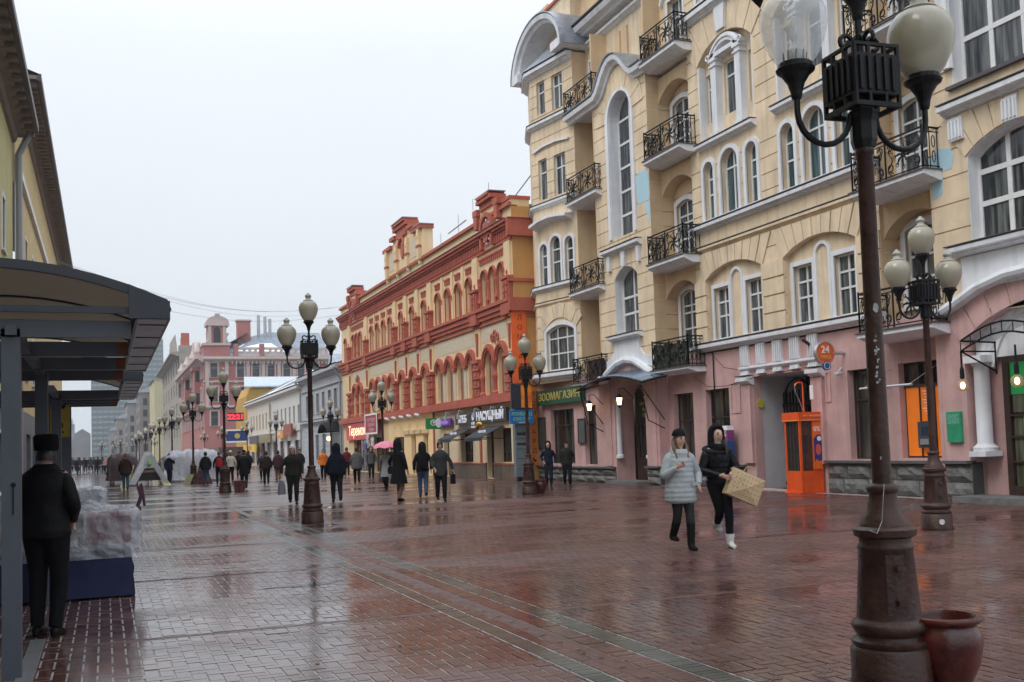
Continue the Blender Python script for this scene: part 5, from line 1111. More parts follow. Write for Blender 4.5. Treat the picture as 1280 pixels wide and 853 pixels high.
# ---- overhead wires
for k, (za, zb, ya, yb) in enumerate(((12.0, 12.6, 60, 78), (12.6, 13.0, 62, 82), (13.2, 13.5, 66, 90), (10.8, 11.6, 58, 74), (9.2, 10.0, 70, 95))):
    tag(obj('overhead_wire', MB().tube([(-2.4 + 19.6 * i / 14, ya + (yb - ya) * i / 14, za + (zb - za) * i / 14 - 1.3 * math.sin(PI * i / 14)) for i in range(15)], .012, 3), mat('pale_wire', (.3, .3, .33), .6, 0), loc=(-2.4, ya, za)), ('second lowest', 'middle', 'topmost', 'third from the top of the', 'lowest')[k].replace(' of the', '') + ' thin overhead wire crossing the sky between the house rows', 'wire', 'thin wires crossing above the street')
# ================================================================ ground
def brickmat(name, cols, mortar=False):
    m = bpy.data.materials.new(name); m.use_nodes = True; t = m.node_tree; b = t.nodes['Principled BSDF']; n = t.nodes.new; k = t.links.new
    geo = n('ShaderNodeNewGeometry'); r = n('ShaderNodeValToRGB'); r.color_ramp.interpolation = 'LINEAR'
    for i, c in enumerate(cols):
        e = r.color_ramp.elements[i] if i < 2 else r.color_ramp.elements.new(i / (len(cols) - 1))
        e.position = i / (len(cols) - 1); e.color = (*c, 1)
    if mortar:
        sx_ = n('ShaderNodeMapping'); sx_.inputs['Rotation'].default_value = (0, 0, R(90)); k(geo.outputs['Position'], sx_.inputs[0])
        bt = n('ShaderNodeTexBrick'); k(sx_.outputs[0], bt.inputs[0]); bt.offset = .5; bt.squash = 1
        bt.inputs['Scale'].default_value = 1; bt.inputs['Brick Width'].default_value = .215; bt.inputs['Row Height'].default_value = .108; bt.inputs['Mortar Size'].default_value = .006
        bt.inputs['Color1'].default_value = (*cols[0], 1); bt.inputs['Color2'].default_value = (*cols[-1], 1); bt.inputs['Mortar'].default_value = (.14, .13, .13, 1); src = bt.outputs[0]
    else:
        k(geo.outputs['Random Per Island'], r.inputs[0]); src = r.outputs[0]
    tn = n('ShaderNodeTexNoise'); tn.inputs['Scale'].default_value = 1.1; tn.inputs['Detail'].default_value = 6; k(geo.outputs['Position'], tn.inputs['Vector'])
    mp = n('ShaderNodeMapping'); mp.inputs['Scale'].default_value = (.16, .6, 1); k(geo.outputs['Position'], mp.inputs[0])
    tw = n('ShaderNodeTexNoise'); tw.inputs['Scale'].default_value = .7; tw.inputs['Detail'].default_value = 5; k(mp.outputs[0], tw.inputs['Vector'])
    mx_ = n('ShaderNodeMixRGB'); mx_.blend_type = 'MULTIPLY'; mx_.inputs[0].default_value = .8; k(src, mx_.inputs[1])
    rr = n('ShaderNodeValToRGB'); k(tn.outputs[0], rr.inputs[0]); rr.color_ramp.elements[0].position = .3; rr.color_ramp.elements[0].color = (.45, .42, .42, 1); rr.color_ramp.elements[1].position = .7; rr.color_ramp.elements[1].color = (1.15, 1.1, 1.1, 1)
    k(rr.outputs[0], mx_.inputs[2]); k(mx_.outputs[0], b.inputs['Base Color'])
    sp = n('ShaderNodeSeparateXYZ'); k(geo.outputs['Position'], sp.inputs[0]); lx = n('ShaderNodeMapRange'); lx.inputs[1].default_value = -1; lx.inputs[2].default_value = 7; lx.inputs[3].default_value = -.14; lx.inputs[4].default_value = .03; k(sp.outputs[0], lx.inputs[0])
    aw = n('ShaderNodeMath'); aw.operation = 'ADD'; k(tw.outputs[0], aw.inputs[0]); k(lx.outputs[0], aw.inputs[1]); tw = aw   # the left half of the street lies lower and wetter
    q = n('ShaderNodeMapRange'); q.inputs[1].default_value = .40; q.inputs[2].default_value = .62; q.inputs[3].default_value = .08; q.inputs[4].default_value = .42; k(tw.outputs[0], q.inputs[0]); k(q.outputs[0], b.inputs['Roughness'])
    t2 = n('ShaderNodeTexNoise'); t2.inputs['Scale'].default_value = 28; t2.inputs['Detail'].default_value = 5; k(geo.outputs['Position'], t2.inputs['Vector'])
    t4 = n('ShaderNodeTexNoise'); t4.inputs['Scale'].default_value = 5; t4.inputs['Detail'].default_value = 2; k(geo.outputs['Position'], t4.inputs['Vector'])
    ad = n('ShaderNodeMath'); ad.operation = 'ADD'; k(t2.outputs[0], ad.inputs[0]); k(t4.outputs[0], ad.inputs[1])
    q2 = n('ShaderNodeMapRange'); q2.inputs[1].default_value = .40; q2.inputs[2].default_value = .62; q2.inputs[3].default_value = .12; q2.inputs[4].default_value = .55; k(tw.outputs[0], q2.inputs[0])
    bp = n('ShaderNodeBump'); bp.inputs['Distance'].default_value = .006; k(q2.outputs[0], bp.inputs['Strength']); k(ad.outputs[0], bp.inputs['Height']); k(bp.outputs[0], b.inputs['Normal'])
    b.inputs['Specular IOR Level'].default_value = .55; b.inputs['Coat Weight'].default_value = .15; b.inputs['Coat Roughness'].default_value = .2
    k(bp.outputs[0], b.inputs['Coat Normal'])
    return m
redb = brickmat('wet_red_brick', [(.085, .038, .032), (.12, .053, .043), (.15, .07, .057), (.10, .05, .048)])
greyb = brickmat('wet_grey_sett', [(.065, .075, .065), (.10, .11, .10), (.08, .09, .08)])
farb = brickmat('far_brick_paving', [(.09, .042, .036), (.135, .066, .054)], True)
mort = mat('sandy_joint', (.42, .41, .41), .35, .25, 6, .3, 60, rvar=.2)
rust = mat('rusty_channel', (.12, .042, .025), .45, .4, 4, .8, 16, rvar=.15, wet=.0)
asph = mat('far_ground', (.07, .065, .07), .3, .2, .2, rvar=.15)
gnd = obj('ground', MB().add([(-1500, -1500, -.05), (1500, -1500, -.05), (1500, 2500, -.05), (-1500, 2500, -.05)], [(0, 1, 2, 3)]), asph, kind='structure')
GY = 27.0
pav = obj('pavement', MB().add([(-3.1, GY, -.003), (18.7, GY, -.003), (18.7, 700, -.003), (-3.1, 700, -.003)], [(0, 1, 2, 3)]), farb, kind='structure')
pv2 = obj('pavement_bed', MB().add([(-3.1, -2, -.005), (18.7, -2, -.005), (18.7, GY, -.005), (-3.1, GY, -.005)], [(0, 1, 2, 3)]), mort, kind='structure')
OFF[pav] = Vector((0, 0, 0)); OFF[pv2] = Vector((0, 0, 0))
cuts = {'R': (9.3, 13.92, 18.3, 22.6), 'L': (9.72, 14.2, 18.6, 23.0)}
rg = random.Random(5)
B = []   # x0,x1,y0,y1,z,kind
def field(xa, xb, ya, yb, a, cut, kind):
    """herringbone of 2:1 bricks, cut off cleanly at the edges and strips"""
    segs = []; y = ya
    for c in sorted(cut): segs.append((y, c - .055)); y = c + .055
    segs.append((y, yb))
    nx, ny = int((xb - xa) / a) + 2, int((yb - ya) / a) + 3
    for i in range(-1, nx):
        for j in range(-1, ny):
            k = (i + j) % 4
            if k not in (0, 2): continue
            x0, y0 = xa + i * a, ya + j * a; x1, y1 = (x0 + 2 * a, y0 + a) if k == 0 else (x0 + a, y0 + 2 * a)
            x0, x1 = max(x0, xa), min(x1, xb)
            if x1 - x0 < .03: continue
            for s0, s1 in segs:
                p, q = max(y0, s0), min(y1, s1)
                if q - p > .03: B.append((x0 + .004, x1 - .004, p + .003, q - .003, rg.gauss(0, .0013), kind))
field(-3.0, 3.03, 3.2, GY, .105, cuts['L'], 0); field(3.96, 18.2, 3.2, GY, .105, cuts['R'], 0)
def cross(xa, xb, kind, bw=.075):
    y = 3.2
    while y < GY: B.append((xa + .003, xb - .003, y + .0025, y + bw - .0025, rg.gauss(0, .0012), kind)); y += bw
cross(3.735, 3.95, 1); cross(3.04, 3.21, 1); cross(3.52, 3.725, 0); cross(3.22, 3.33, 0, .1)
def vis(b):
    x, y = (b[0] + b[1]) / 2, (b[2] + b[3]) / 2
    f = x * math.sin(YW) + y * math.cos(YW); a = x * math.cos(YW) - y * math.sin(YW)
    u = a / f * 1294; return -640 < u < 640 and f > 6.6 - u * .0005
B.sort(key=lambda b: (0 if (vis(b) and b[3] - b[2] > .08) else 1, b[0] * math.sin(YW) + b[2] * math.cos(YW)))
near, rest = B[:300], B[300:]
unit = {}
def bverts(x0, x1, y0, y1, z, c=.004): return [(x0, y0, -.012), (x1, y0, -.012), (x1, y1, -.012), (x0, y1, -.012), (x0 + c, y0 + c, z), (x1 - c, y0 + c, z), (x1 - c, y1 - c, z), (x0 + c, y1 - c, z)]
bf = [(4, 5, 6, 7), (0, 1, 5, 4), (1, 2, 6, 5), (2, 3, 7, 6), (3, 0, 4, 7)]
for b in near:
    w_, l_ = round(b[1] - b[0], 3), round(b[3] - b[2], 3); key = (w_, l_, b[5])
    if key not in unit:
        v = bverts(-w_ / 2, w_ / 2, -l_ / 2, l_ / 2, 0); unit[key] = mesh_of(MB().add(v, bf), greyb if b[5] else redb, name='brick')
    o = bpy.data.objects.new('brick', unit[key]); C.objects.link(o); o.parent = pv2; o.location = ((b[0] + b[1]) / 2, (b[2] + b[3]) / 2, b[4])
for kind, m, nm in ((0, redb, 'brick_field'), (1, greyb, 'grey_sett_band')):
    vs, fs = [], []
    for b in rest:
        if b[5] != kind: continue
        n0 = len(vs); vs += bverts(*b[:5]); fs += [tuple(i + n0 for i in f) for f in bf]
    me = bpy.data.meshes.new(nm); me.from_pydata(vs, [], fs); me.materials.append(m)
    o = bpy.data.objects.new(nm, me); C.objects.link(o); o.parent = pv2; o['kind'] = 'stuff'
def strip(name, x0, x1, y0, y1, z, m, n=1, par=pv2, wob=0):
    mb = MB(); L = []; Rr = []
    return obj(name, mb.box(x0, x1, y0, y1, z - .01, z), m, par)
for y in cuts['R']: strip('drain_strip', 3.97, 18.15, y - .052, y + .052, -.0015, rust)
for y in cuts['L']: strip('drain_strip', -2.9, 3.02, y - .052, y + .052, -.0015, rust)
obj('drain_channel', MB().box(3.335, 3.515, 3.2, GY, -.02, -.0025), rust, pv2)
for k in range(60): y = 5.2 + k * .36; obj('channel_stone', MB().add([(3.35, y, -.002), (3.42 + .01 * (k % 3), y + .02, .004), (3.43, y + .26, .003), (3.36, y + .3, -.002)], [(0, 1, 2, 3)]), rust, pv2)
for x0, x1, m in ((3.04, 3.21, greyb), (3.735, 3.95, greyb), (3.36, 3.52, mat('dark_wet_gutter', (.03, .018, .015), .3, .3))): obj('far_band', MB().box(x0, x1, GY, 160, -.01, .001), m, pav)
for y in (31.3, 40.2, 49, 58, 67): obj('far_strip', MB().box(3.97, 17, y - .05, y + .05, -.01, .0015), rust, pav)
for y in (27.6, 35, 44, 53): obj('far_strip', MB().box(-2.9, 3.0, y - .05, y + .05, -.01, .0015), rust, pav)
# standing water: thin films with wandering outlines
wm = bpy.data.materials.new('standing_water'); wm.use_nodes = True; t = wm.node_tree; t.nodes.clear(); n = t.nodes.new; k_ = t.links.new
o_ = n('ShaderNodeOutputMaterial'); mxs = n('ShaderNodeMixShader'); tr = n('ShaderNodeBsdfTransparent'); gl = n('ShaderNodeBsdfGlossy'); fre = n('ShaderNodeFresnel')
tr.inputs[0].default_value = (.62, .6, .6, 1); gl.inputs['Roughness'].default_value = .09; fre.inputs[0].default_value = 1.36
gp = n('ShaderNodeNewGeometry'); tn = n('ShaderNodeTexNoise'); tn.inputs['Scale'].default_value = 9; tn.inputs['Detail'].default_value = 2; k_(gp.outputs['Position'], tn.inputs['Vector'])
bp = n('ShaderNodeBump'); bp.inputs['Strength'].default_value = .3; bp.inputs['Distance'].default_value = .01; k_(tn.outputs[0], bp.inputs['Height']); k_(bp.outputs[0], gl.inputs['Normal']); k_(bp.outputs[0], fre.inputs['Normal'])
k_(fre.outputs[0], mxs.inputs[0]); k_(tr.outputs[0], mxs.inputs[1]); k_(gl.outputs[0], mxs.inputs[2]); k_(mxs.outputs[0], o_.inputs[0])
def puddle(x, y, rx, ry, seed, rot=0):
    r2 = random.Random(seed); ph = [r2.random() * 6.3 for _ in range(6)]; pts = []
    for i in range(56):
        a = 2 * PI * i / 56; s = 1 + .22 * math.sin(2 * a + ph[0]) + .16 * math.sin(3 * a + ph[1]) + .12 * math.sin(5 * a + ph[2]) + .08 * math.sin(9 * a + ph[3]) + .06 * math.sin(14 * a + ph[4])
        px, py = rx * s * math.cos(a), ry * s * math.sin(a); pts.append((x + px * math.cos(rot) - py * math.sin(rot), y + px * math.sin(rot) + py * math.cos(rot), .0035))
    obj('puddle_water', MB().add(pts, [tuple(range(56))]), wm, kind='structure')
for i, a in enumerate([(2.2, 12.6, .5, .12), (1.2, 14.3, .7, .1), (4.3, 22.2, .3, .5), (9.6, 14.15, .9, .09), (12.2, 14.1, 1.2, .1), (6.5, 22.85, 1.2, .12), (10.5, 22.4, 1.4, .13), (1.5, 18.8, .9, .12)]): puddle(*a, i)
for i in range(26):
    x, y = rg.uniform(.2, 9), rg.uniform(6.5, 16)
    tag(obj('fallen_leaf', MB().add([(x, y, .006), (x + .03, y + .01, .014), (x + .045, y + .035, .007), (x + .01, y + .03, .004)], [(0, 1, 2, 3)]), mat('dead_leaf', (.06, .035, .02), .6, 0), loc=(x, y, .004)), 'tiny dark fallen leaf or scrap lying on the wet bricks', 'leaf', 'scraps and leaves on the wet bricks')
# shelter floor kerb on the lower left
obj('kerb', MB().box(-.62, -.5, 5, 10.2, -.01, .012), mat('kerb_stone', (.22, .23, .24), .3, .2, 4), kind='structure')

# ================================================================ street lamps
frost = bpy.data.materials.new('frosted_globe'); frost.use_nodes = True; t = frost.node_tree; b = t.nodes['Principled BSDF']
b.inputs['Base Color'].default_value = (.44, .41, .32, 1); b.inputs['Roughness'].default_value = .3; b.inputs['Transmission Weight'].default_value = .3; b.inputs['Coat Weight'].default_value = .3
M_['frosted_globe'] = frost
gcap = mat('globe_cap', (.36, .35, .31), .4, .1, 8)
clearg = mat('clear_lamp_glass', (.75, .78, .82), .12, 0, clear=.42)
def lamp(loc, label, group, clear=False, rz=0, near=False):
    t = thing('street_lamp', label, 'street lamp', (0, 0, 0), 0, group)
    n = 28 if near else 14
    base = MB().lathe((0, 0, 0), [(.25, 0), (.255, .03), (.245, .05), (.245, .24), (.225, .26), (.235, .275), (.235, .295), (.205, .31), (.20, .33), (.225, .36), (.235, .385), (.225, .41), (.2, .425), (.196, .44), (.165, .86), (.172, .87), (.172, .885), (.16, .9), (.16, .935), (.19, .95), (.195, .99), (.18, 1.005), (.155, 1.01), (.15, 1.03), (.105, 1.10), (.088, 1.17), (.084, 1.215), (.095, 1.225), (.1, 1.25), (.09, 1.27), (.062, 1.28)], n)
    obj('base', base, brownp, t, smooth=True, ang=50)
    door = MB()
    A_ = [(.197 + .006 - (z - .44) * .074, z) for z in (.47, .62, .84)]
    for (a0, a1) in ((-128, -92),):
        pts = []
        rings = []
        for z in (.47, .84):
            rr = .204 - (z - .44) * .074
            rings.append([(rr * math.cos(R(a)), rr * math.sin(R(a)), z) for a in (a0, (a0 + a1) / 2, a1)] + [((rr - .02) * math.cos(R(a)), (rr - .02) * math.sin(R(a)), z) for a in (a1, (a0 + a1) / 2, a0)])
        door.loft(rings)
    d_ = obj('hatch', door, brownp, t)
    for z in (.55, .76): obj('hinge', MB().box(-.085, -.02, -.222, -.185, z - .015, z + .015), brownp, d_)
    obj('pole', MB().lathe((0, 0, 0), [(.06, 1.27), (.056, 2.2), (.052, 3.4), (.06, 3.41), (.062, 3.45), (.055, 3.46)], n), brownp, t, smooth=True)
    obj('collar', MB().lathe((0, 0, 0), [(.07, 3.45), (.085, 3.5), (.085, 3.62), (.1, 3.66), (.1, 3.69)], 8), blackp, t)
    cage = MB()
    for s in (-1, 1):
        for ax in (0, 1):
            def bx(a0, a1, z0, z1, d0=.15, d1=.175):
                if ax == 0: cage.box(a0, a1, s * d0 if s > 0 else -d1, s * d1 if s > 0 else -d0, z0, z1)
                else: cage.box(s * d0 if s > 0 else -d1, s * d1 if s > 0 else -d0, a0, a1, z0, z1)
            bx(-.17, .17, 3.76, 4.02); bx(-.17, .17, 3.68, 3.71); bx(-.17, .17, 4.07, 4.09)
            for a in (-.17, -.07, .05, .15): bx(a, a + .02, 3.71, 3.76); bx(a, a + .02, 4.02, 4.07)
            for k in range(5): bx(-.14 + k * .06, -.115 + k * .06, 3.78, 4.0, .175, .19)
    cage.box(-.05, .05, -.05, .05, 3.68, 4.05)
    obj('cage', cage, blackp, t)
    sc_ = MB()
    for s in (-1, 1):
        for ax in (0, 1):
            p = [(s * (.1 + .045 * math.cos(a)), .0, 4.15 + .045 * math.sin(a)) for a in [PI * 1.5 * k / 9 - PI / 2 for k in range(10)]] + [(s * .03, 0, 4.2), (0, 0, 4.12)]
            if ax: p = [(q[1], q[0], q[2]) for q in p]
            sc_.tube(p, .016, 5)
    obj('scroll', sc_, blackp, t)
    obj('stem', MB().lathe((0, 0, 0), [(.03, 4.05), (.024, 4.2), (.024, 4.31)], 8), blackp, t)
    CUP = [(.03, 0), (.036, .02), (.04, .05), (.055, .1), (.09, .155), (.118, .175), (.125, .19), (.11, .2), (.108, .225), (.1, .23), (.0, .23)]
    GL = [(.105, 0), (.15, .06), (.192, .15), (.214, .24), (.216, .29), (.2, .355), (.162, .412), (.115, .44)]
    FN = [(.11, .44), (.118, .45), (.1, .465), (.07, .475), (.058, .49), (.055, .52), (.068, .535), (.074, .555), (.066, .58), (.045, .595), (.03, .605), (.026, .62), (0, .635)]
    def head(x, z, par, clr=False):
        h = obj('lamp_head', MB().lathe((x, 0, z), CUP, 8 if not near else 16), blackp, par, label='clear glass lamp head with the bulb showing' if clr else None)
        if clr:
            GC = [(.1, 0), (.15, .06), (.19, .15), (.212, .25), (.21, .33), (.17, .41), (.1, .45)]
            obj('globe', MB().lathe((x, 0, z + .225), GC, 24), clearg, h, smooth=True)
            obj('bulb', MB().lathe((x, 0, z + .225), [(.03, 0), (.045, .03), (.05, .09), (.02, .13), (.016, .15), (.022, .17), (.026, .25), (.02, .3), (0, .32)], 10), mat('dusty_bulb', (.7, .7, .68), .3, .2, 20), h, smooth=True)
            mb = MB()
            for k in range(9): a = k * .7; mb.tube([(x + .07 * math.cos(a), .07 * math.sin(a), z + .24), (x + .075 * math.cos(a + .1), .075 * math.sin(a + .1), z + .3)], .006, 4)
            obj('clip', mb, blackp, h)
        else:
            obj('globe', MB().lathe((x, 0, z + .225), GL, n), frost, h, smooth=True)
            obj('finial', MB().lathe((x, 0, z + .225), FN, n), gcap, h, smooth=True)
        return h
    head(0, 4.31, t)
    for s in (-1, 1):
        P = [(s * .06, 0, 3.66), (s * .09, 0, 3.62)] + [(s * (.295 - .195 * math.cos(a)), 0, 3.66 - .2 * math.sin(a)) for a in [PI * k / 10 for k in range(11)]] + [(s * .49, 0, 3.76)]
        obj('arm', MB().tube(P, .02, 8 if near else 5), blackp, t, smooth=True)
        head(s * .49, 3.745, t, clear and s < 0)
    return t
L0 = lamp(None, 'nearest tall street lamp with one clear glass globe and a red pot at its foot', 'three globe street lamps along the street', True, near=True)
L0.location = (4.62, 5.32, 0); L0.rotation_euler = (0, 0, R(-4))
def sticker(z, w_, h, k):
    r2 = random.Random(k); a0 = R(-118) + r2.uniform(-.2, .2); rr = .0615
    pts = []; m_ = 9
    for i in range(m_): a = 2 * PI * i / m_; s = r2.uniform(.6, 1.1); pts.append((rr * math.cos(a0 + w_ / rr * s * math.cos(a)), rr * math.sin(a0 + w_ / rr * s * math.cos(a)), z + h * s * math.sin(a)))
    return MB().add(pts, [tuple(range(m_))])
r3 = random.Random(8)
for k in range(22): z = 2.4 if k == 0 else (1.44 if k == 1 else r3.uniform(1.9, 2.22)); obj('torn_sticker', sticker(z, .02 if k == 0 else r3.uniform(.003, .011), .04 if k == 0 else r3.uniform(.004, .016), k), mat('torn_paper', (.42, .42, .43), .7, .3, 20), L0)
tag(obj('wire_end', MB().tube([(4.55, 5.22, 1.28), (4.52, 5.2, 1.2), (4.5, 5.2, 1.05), (4.44, 5.18, .98), (4.4, 5.2, 1.0)], .003, 4), mat('pale_wire', (.3, .3, .33), .6, 0), loc=(4.5, 5.2, 1)), 'thin pale wire end dangling from the neck of the nearest lamp base', 'wire')
L1 = lamp(None, 'lamp with beige globes standing in front of the orange cash machine window', 'three globe street lamps along the street')
L1.location = (12.62, 13.29, 0); L1.rotation_euler = (0, 0, R(-6))
obj('round_sticker', MB().lathe((0, 0, 0), [(0, 0)], 3) if False else MB().tube([(-.09, -.236, .14), (-.092, -.243, .14)], .045, 12), mat('white_sticker', (.7, .7, .75), .5, .3, 30), L1)
spots = [(4.3, 23.24, 'lamp in the middle of the street, left of the man in the dark hooded coat'), (12.64, 30.8, 'lamp in front of the grey arrow pillar and orange banner'), (4.62, 44.3, 'lamp with a red planter at its foot, third in the left row'), (13.1, 51.2, 'lamp before the far part of the red building, over the people with the pink umbrella'), (4.57, 60, 'lamp with brown boards round its foot beside the plastic covered stall'), (14.3, 70, 'lamp in front of the grey house door, beside the red jacket'), (14.0, 92, 'lamp before the olive sign of the white house'),
         (4.5, 78, 'fifth lamp in the left row, behind the tented stall'), (4.5, 96, 'sixth lamp in the left row, against the stone wing')]
L2 = None
for x, y, lab in spots:
    if L2 is None: L2 = lamp(None, lab, 'three globe street lamps along the street'); L2.location = (x, y, 0); L2.rotation_euler = (0, 0, R(-3)); continue
    dup(L2, (x, y, 0), R(random.uniform(-8, 8)), lab)
for i, (x, y) in enumerate(((4.5, 114), (4.6, 132), (4.4, 150), (14, 112), (13.7, 134), (13.8, 160), (4.5, 170), (5.2, 192), (8.5, 200), (2.9, 215), (6.5, 240), (2.2, 250), (-.5, 230), (-.8, 290))):
    dup(L2, (x, y, 0), R(random.uniform(-20, 20)), 'one of the small far street lamps crowding the end of the street')
terra = mat('red_glazed_pot', (.12, .017, .013), .32, .5, 4, .35, 14, rvar=.12, wet=.15, streak=.3); soil = mat('dark_soil', (.03, .02, .015), .9, .2)
def pot(loc, label, s=1.0):
    t = thing('flower_pot', label, 'flower pot', loc)
    x, y, z = loc
    obj('bowl', MB().lathe(loc, [(r * s, z_ * s) for r, z_ in [(.13, 0), (.14, .01), (.2, .14), (.222, .26), (.224, .31), (.205, .36), (.19, .375), (.192, .39), (.222, .405), (.232, .42), (.226, .435), (.19, .44), (.18, .42), (.185, .3), (.1, .2), (0, .2)]], 32), terra, t, smooth=True, ang=60)
    obj('soil', MB().lathe(loc, [(.18 * s, .33 * s), (.1 * s, .345 * s), (0, .34 * s)], 14), soil, t)
pot((4.93, 5.18, 0), 'round red glazed pot standing empty at the foot of the nearest lamp')
pot((13.1, 31.0, 0), 'red pot at the foot of the lamp by the grey arrow pillar', 1.0); 
t = tag(obj('planter_box', MB().add([(4.98, 44.0, 0), (5.35, 44.0, 0), (5.35, 44.3, 0), (4.98, 44.3, 0), (4.92, 43.95, .48), (5.5, 43.95, .48), (5.5, 44.35, .48), (4.92, 44.35, .48)], [(0, 1, 2, 3), (4, 5, 6, 7), (0, 1, 5, 4), (1, 2, 6, 5), (2, 3, 7, 6), (3, 0, 4, 7)]), terra, loc=(5.2, 44.2, 0)), 'dark red planter beside the third lamp of the left row', 'planter')
t = thing('sandwich_board', 'brown A shaped board leaning at the foot of the lamp by the plastic stall', 'board', (4.9, 59.3, 0))
obj('board', MB().add([(4.6, 59, 0), (5.5, 59, 0), (5.2, 59.2, 1.0), (4.8, 59.2, 1.0), (4.6, 59.5, 0), (5.5, 59.5, 0), (5.2, 59.25, 1.0), (4.8, 59.25, 1.0)], [(0, 1, 2, 3), (4, 5, 6, 7), (0, 3, 7, 4), (1, 2, 6, 5)]), terra, t)
obj('price_card', MB().fp(FY(58.9), [(3.9, 0), (4.3, 0), (4.5, .55), (4.15, .55)], 0, .02), mat('yellowish_card', (.5, .5, .3), .6, .2), t)

# ================================================================ bus shelter on the left
sm_ = mat('shelter_grey_steel', (.075, .088, .112), .45, .1, 4, .05, 40); shd = mat('shelter_dark_steel', (.035, .04, .055), .45, .1)
roofp = mat('brown_grey_polycarbonate', (.20, .18, .165), .4, .2, 1.2, tr=.0)
t = roofp.node_tree; tl = t.nodes.new('ShaderNodeBsdfTranslucent'); tl.inputs[0].default_value = (.40, .35, .30, 1); ms_ = t.nodes.new('ShaderNodeMixShader'); ms_.inputs[0].default_value = .6; ou = [n_ for n_ in t.nodes if n_.type == 'OUTPUT_MATERIAL'][0]
t.links.new(t.nodes['Principled BSDF'].outputs[0], ms_.inputs[1]); t.links.new(tl.outputs[0], ms_.inputs[2]); t.links.new(ms_.outputs[0], ou.inputs[0])
gut = mat('grey_gutter', (.32, .31, .36), .4, .25, 4)
def roofz(x, zt=3.06): return zt - .175 * (x + .82) ** 2
def shelter(y0, y1, zt, label, posts):
    t = thing('bus_shelter', label, 'shelter', (-.82, (y0 + y1) / 2, 0), group='arched roof shelters on the left')
    xs = [-2.1 + 2.56 * i / 16 for i in range(17)]
    obj('roof_panel', MB().loft([[(x, y0 + .03, roofz(x, zt)), (x, y1, roofz(x, zt)), (x, y1, roofz(x, zt) + .012), (x, y0 + .03, roofz(x, zt) + .012)] for x in xs]), roofp, t, smooth=True)
    for y in [y0, y0 + (y1 - y0) * .33, y0 + (y1 - y0) * .67, y1 - .05]:
        th = .07 if y == y0 else .045
        obj('roof_bow', MB().loft([[(x, y, roofz(x, zt) - th + .03), (x, y + .05, roofz(x, zt) - th + .03), (x, y + .05, roofz(x, zt) + .03), (x, y, roofz(x, zt) + .03)] for x in xs]), shd, t)
    ze = roofz(.46, zt)
    for s, xe in ((1, .46), (-1, -2.1)):
        obj('gutter', MB().box(min(xe, xe - s * .24), max(xe, xe - s * .24), y0 + .02, y1, ze - .13, ze - .1), gut, t)
        obj('gutter_edge', MB().box(min(xe, xe + s * .02), max(xe, xe + s * .02), y0, y1, ze - .13, ze + .02), shd, t)
        obj('gutter_lip', MB().box(min(xe - s * .24, xe - s * .22), max(xe - s * .24, xe - s * .22), y0 + .02, y1, ze - .16, ze - .02), shd, t)
        n = 6
        for k in range(n): y = y0 + .3 + (y1 - y0 - .5) * k / (n - 1); obj('gutter_joint', MB().box(min(xe - s * .2, xe), max(xe - s * .2, xe), y, y + .015, ze - .138, ze - .129), shd, t)
        obj('end_cap', MB().fp(FY(y0), [(xe, ze - .12), (xe + s * .03, ze - .05), (xe, ze + .03), (xe - s * .06, ze + .05), (xe - s * .28, roofz(xe - s * .28, zt) + .03), (xe - s * .28, ze - .12)], -.05, .015), shd, t)
    for k in range(4):
        y = posts[0] + (y1 - .3 - posts[0]) * k / 3
        obj('tie_beam', MB().box(-1.95, .2, y, y + .07, zt - .54, zt - .41), sm_, t)
        if k: obj('rust_mark', MB().box(.12, .21, y - .004, y, zt - .53, zt - .42), mat('rust_brown', (.20, .07, .03), .8, .4, 6), t)
    obj('tie_beam', MB().box(-2.05, .24, y0 + .02, y0 + .06, ze - .08, ze - .03), shd, t)
    obj('spine_beam', MB().box(-.68, -.6, y0 + .1, y1, zt - .53, zt - .45), sm_, t)
    for y in posts: obj('post', MB().box(-.71, -.58, y, y + .13, 0, zt - .48), sm_, t)
    return t
s1 = shelter(8.35, 13.5, 3.06, 'near module of the grey bus shelter with arched brownish roof', (8.5, 12.5))
s2 = shelter(14.4, 19.0, 3.0, 'second lower module of the grey shelter, beyond the first arch', (16.3, 18.7))
obj('bolt_hole', MB().tube([(-.63, 8.5, 1.42), (-.63, 8.49, 1.42)], .018, 10).box(-.634, -.626, 8.488, 8.5, 1.2, 1.42), blackp, s1)
g = thing('poster_panel', 'grey panel with a torn yellow poster under the far shelter roof', 'poster', (-.65, 18.4, 0))
obj('panel', MB().box(-.84, -.5, 18.3, 18.4, 0, 2.62), sm_, g); pp = obj('poster', MB().box(-.82, -.52, 18.27, 18.298, 1.95, 2.6), mat('yellow_poster', (.55, .38, .06), .6, .25, 5), g)
text(pp, '2', FY(18.27), -.66, 2.1, .26, blt, .002); obj('print_mark', MB().fp(FY(18.27), [(-.78, 2.35), (-.6, 2.42), (-.56, 2.5), (-.75, 2.46)], 0, .002), blt, pp)
obj('small_notice', MB().box(-.8, -.66, 18.26, 18.298, 1.6, 1.8), mat('red_notice', (.3, .05, .03), .6, .3, 10), g)
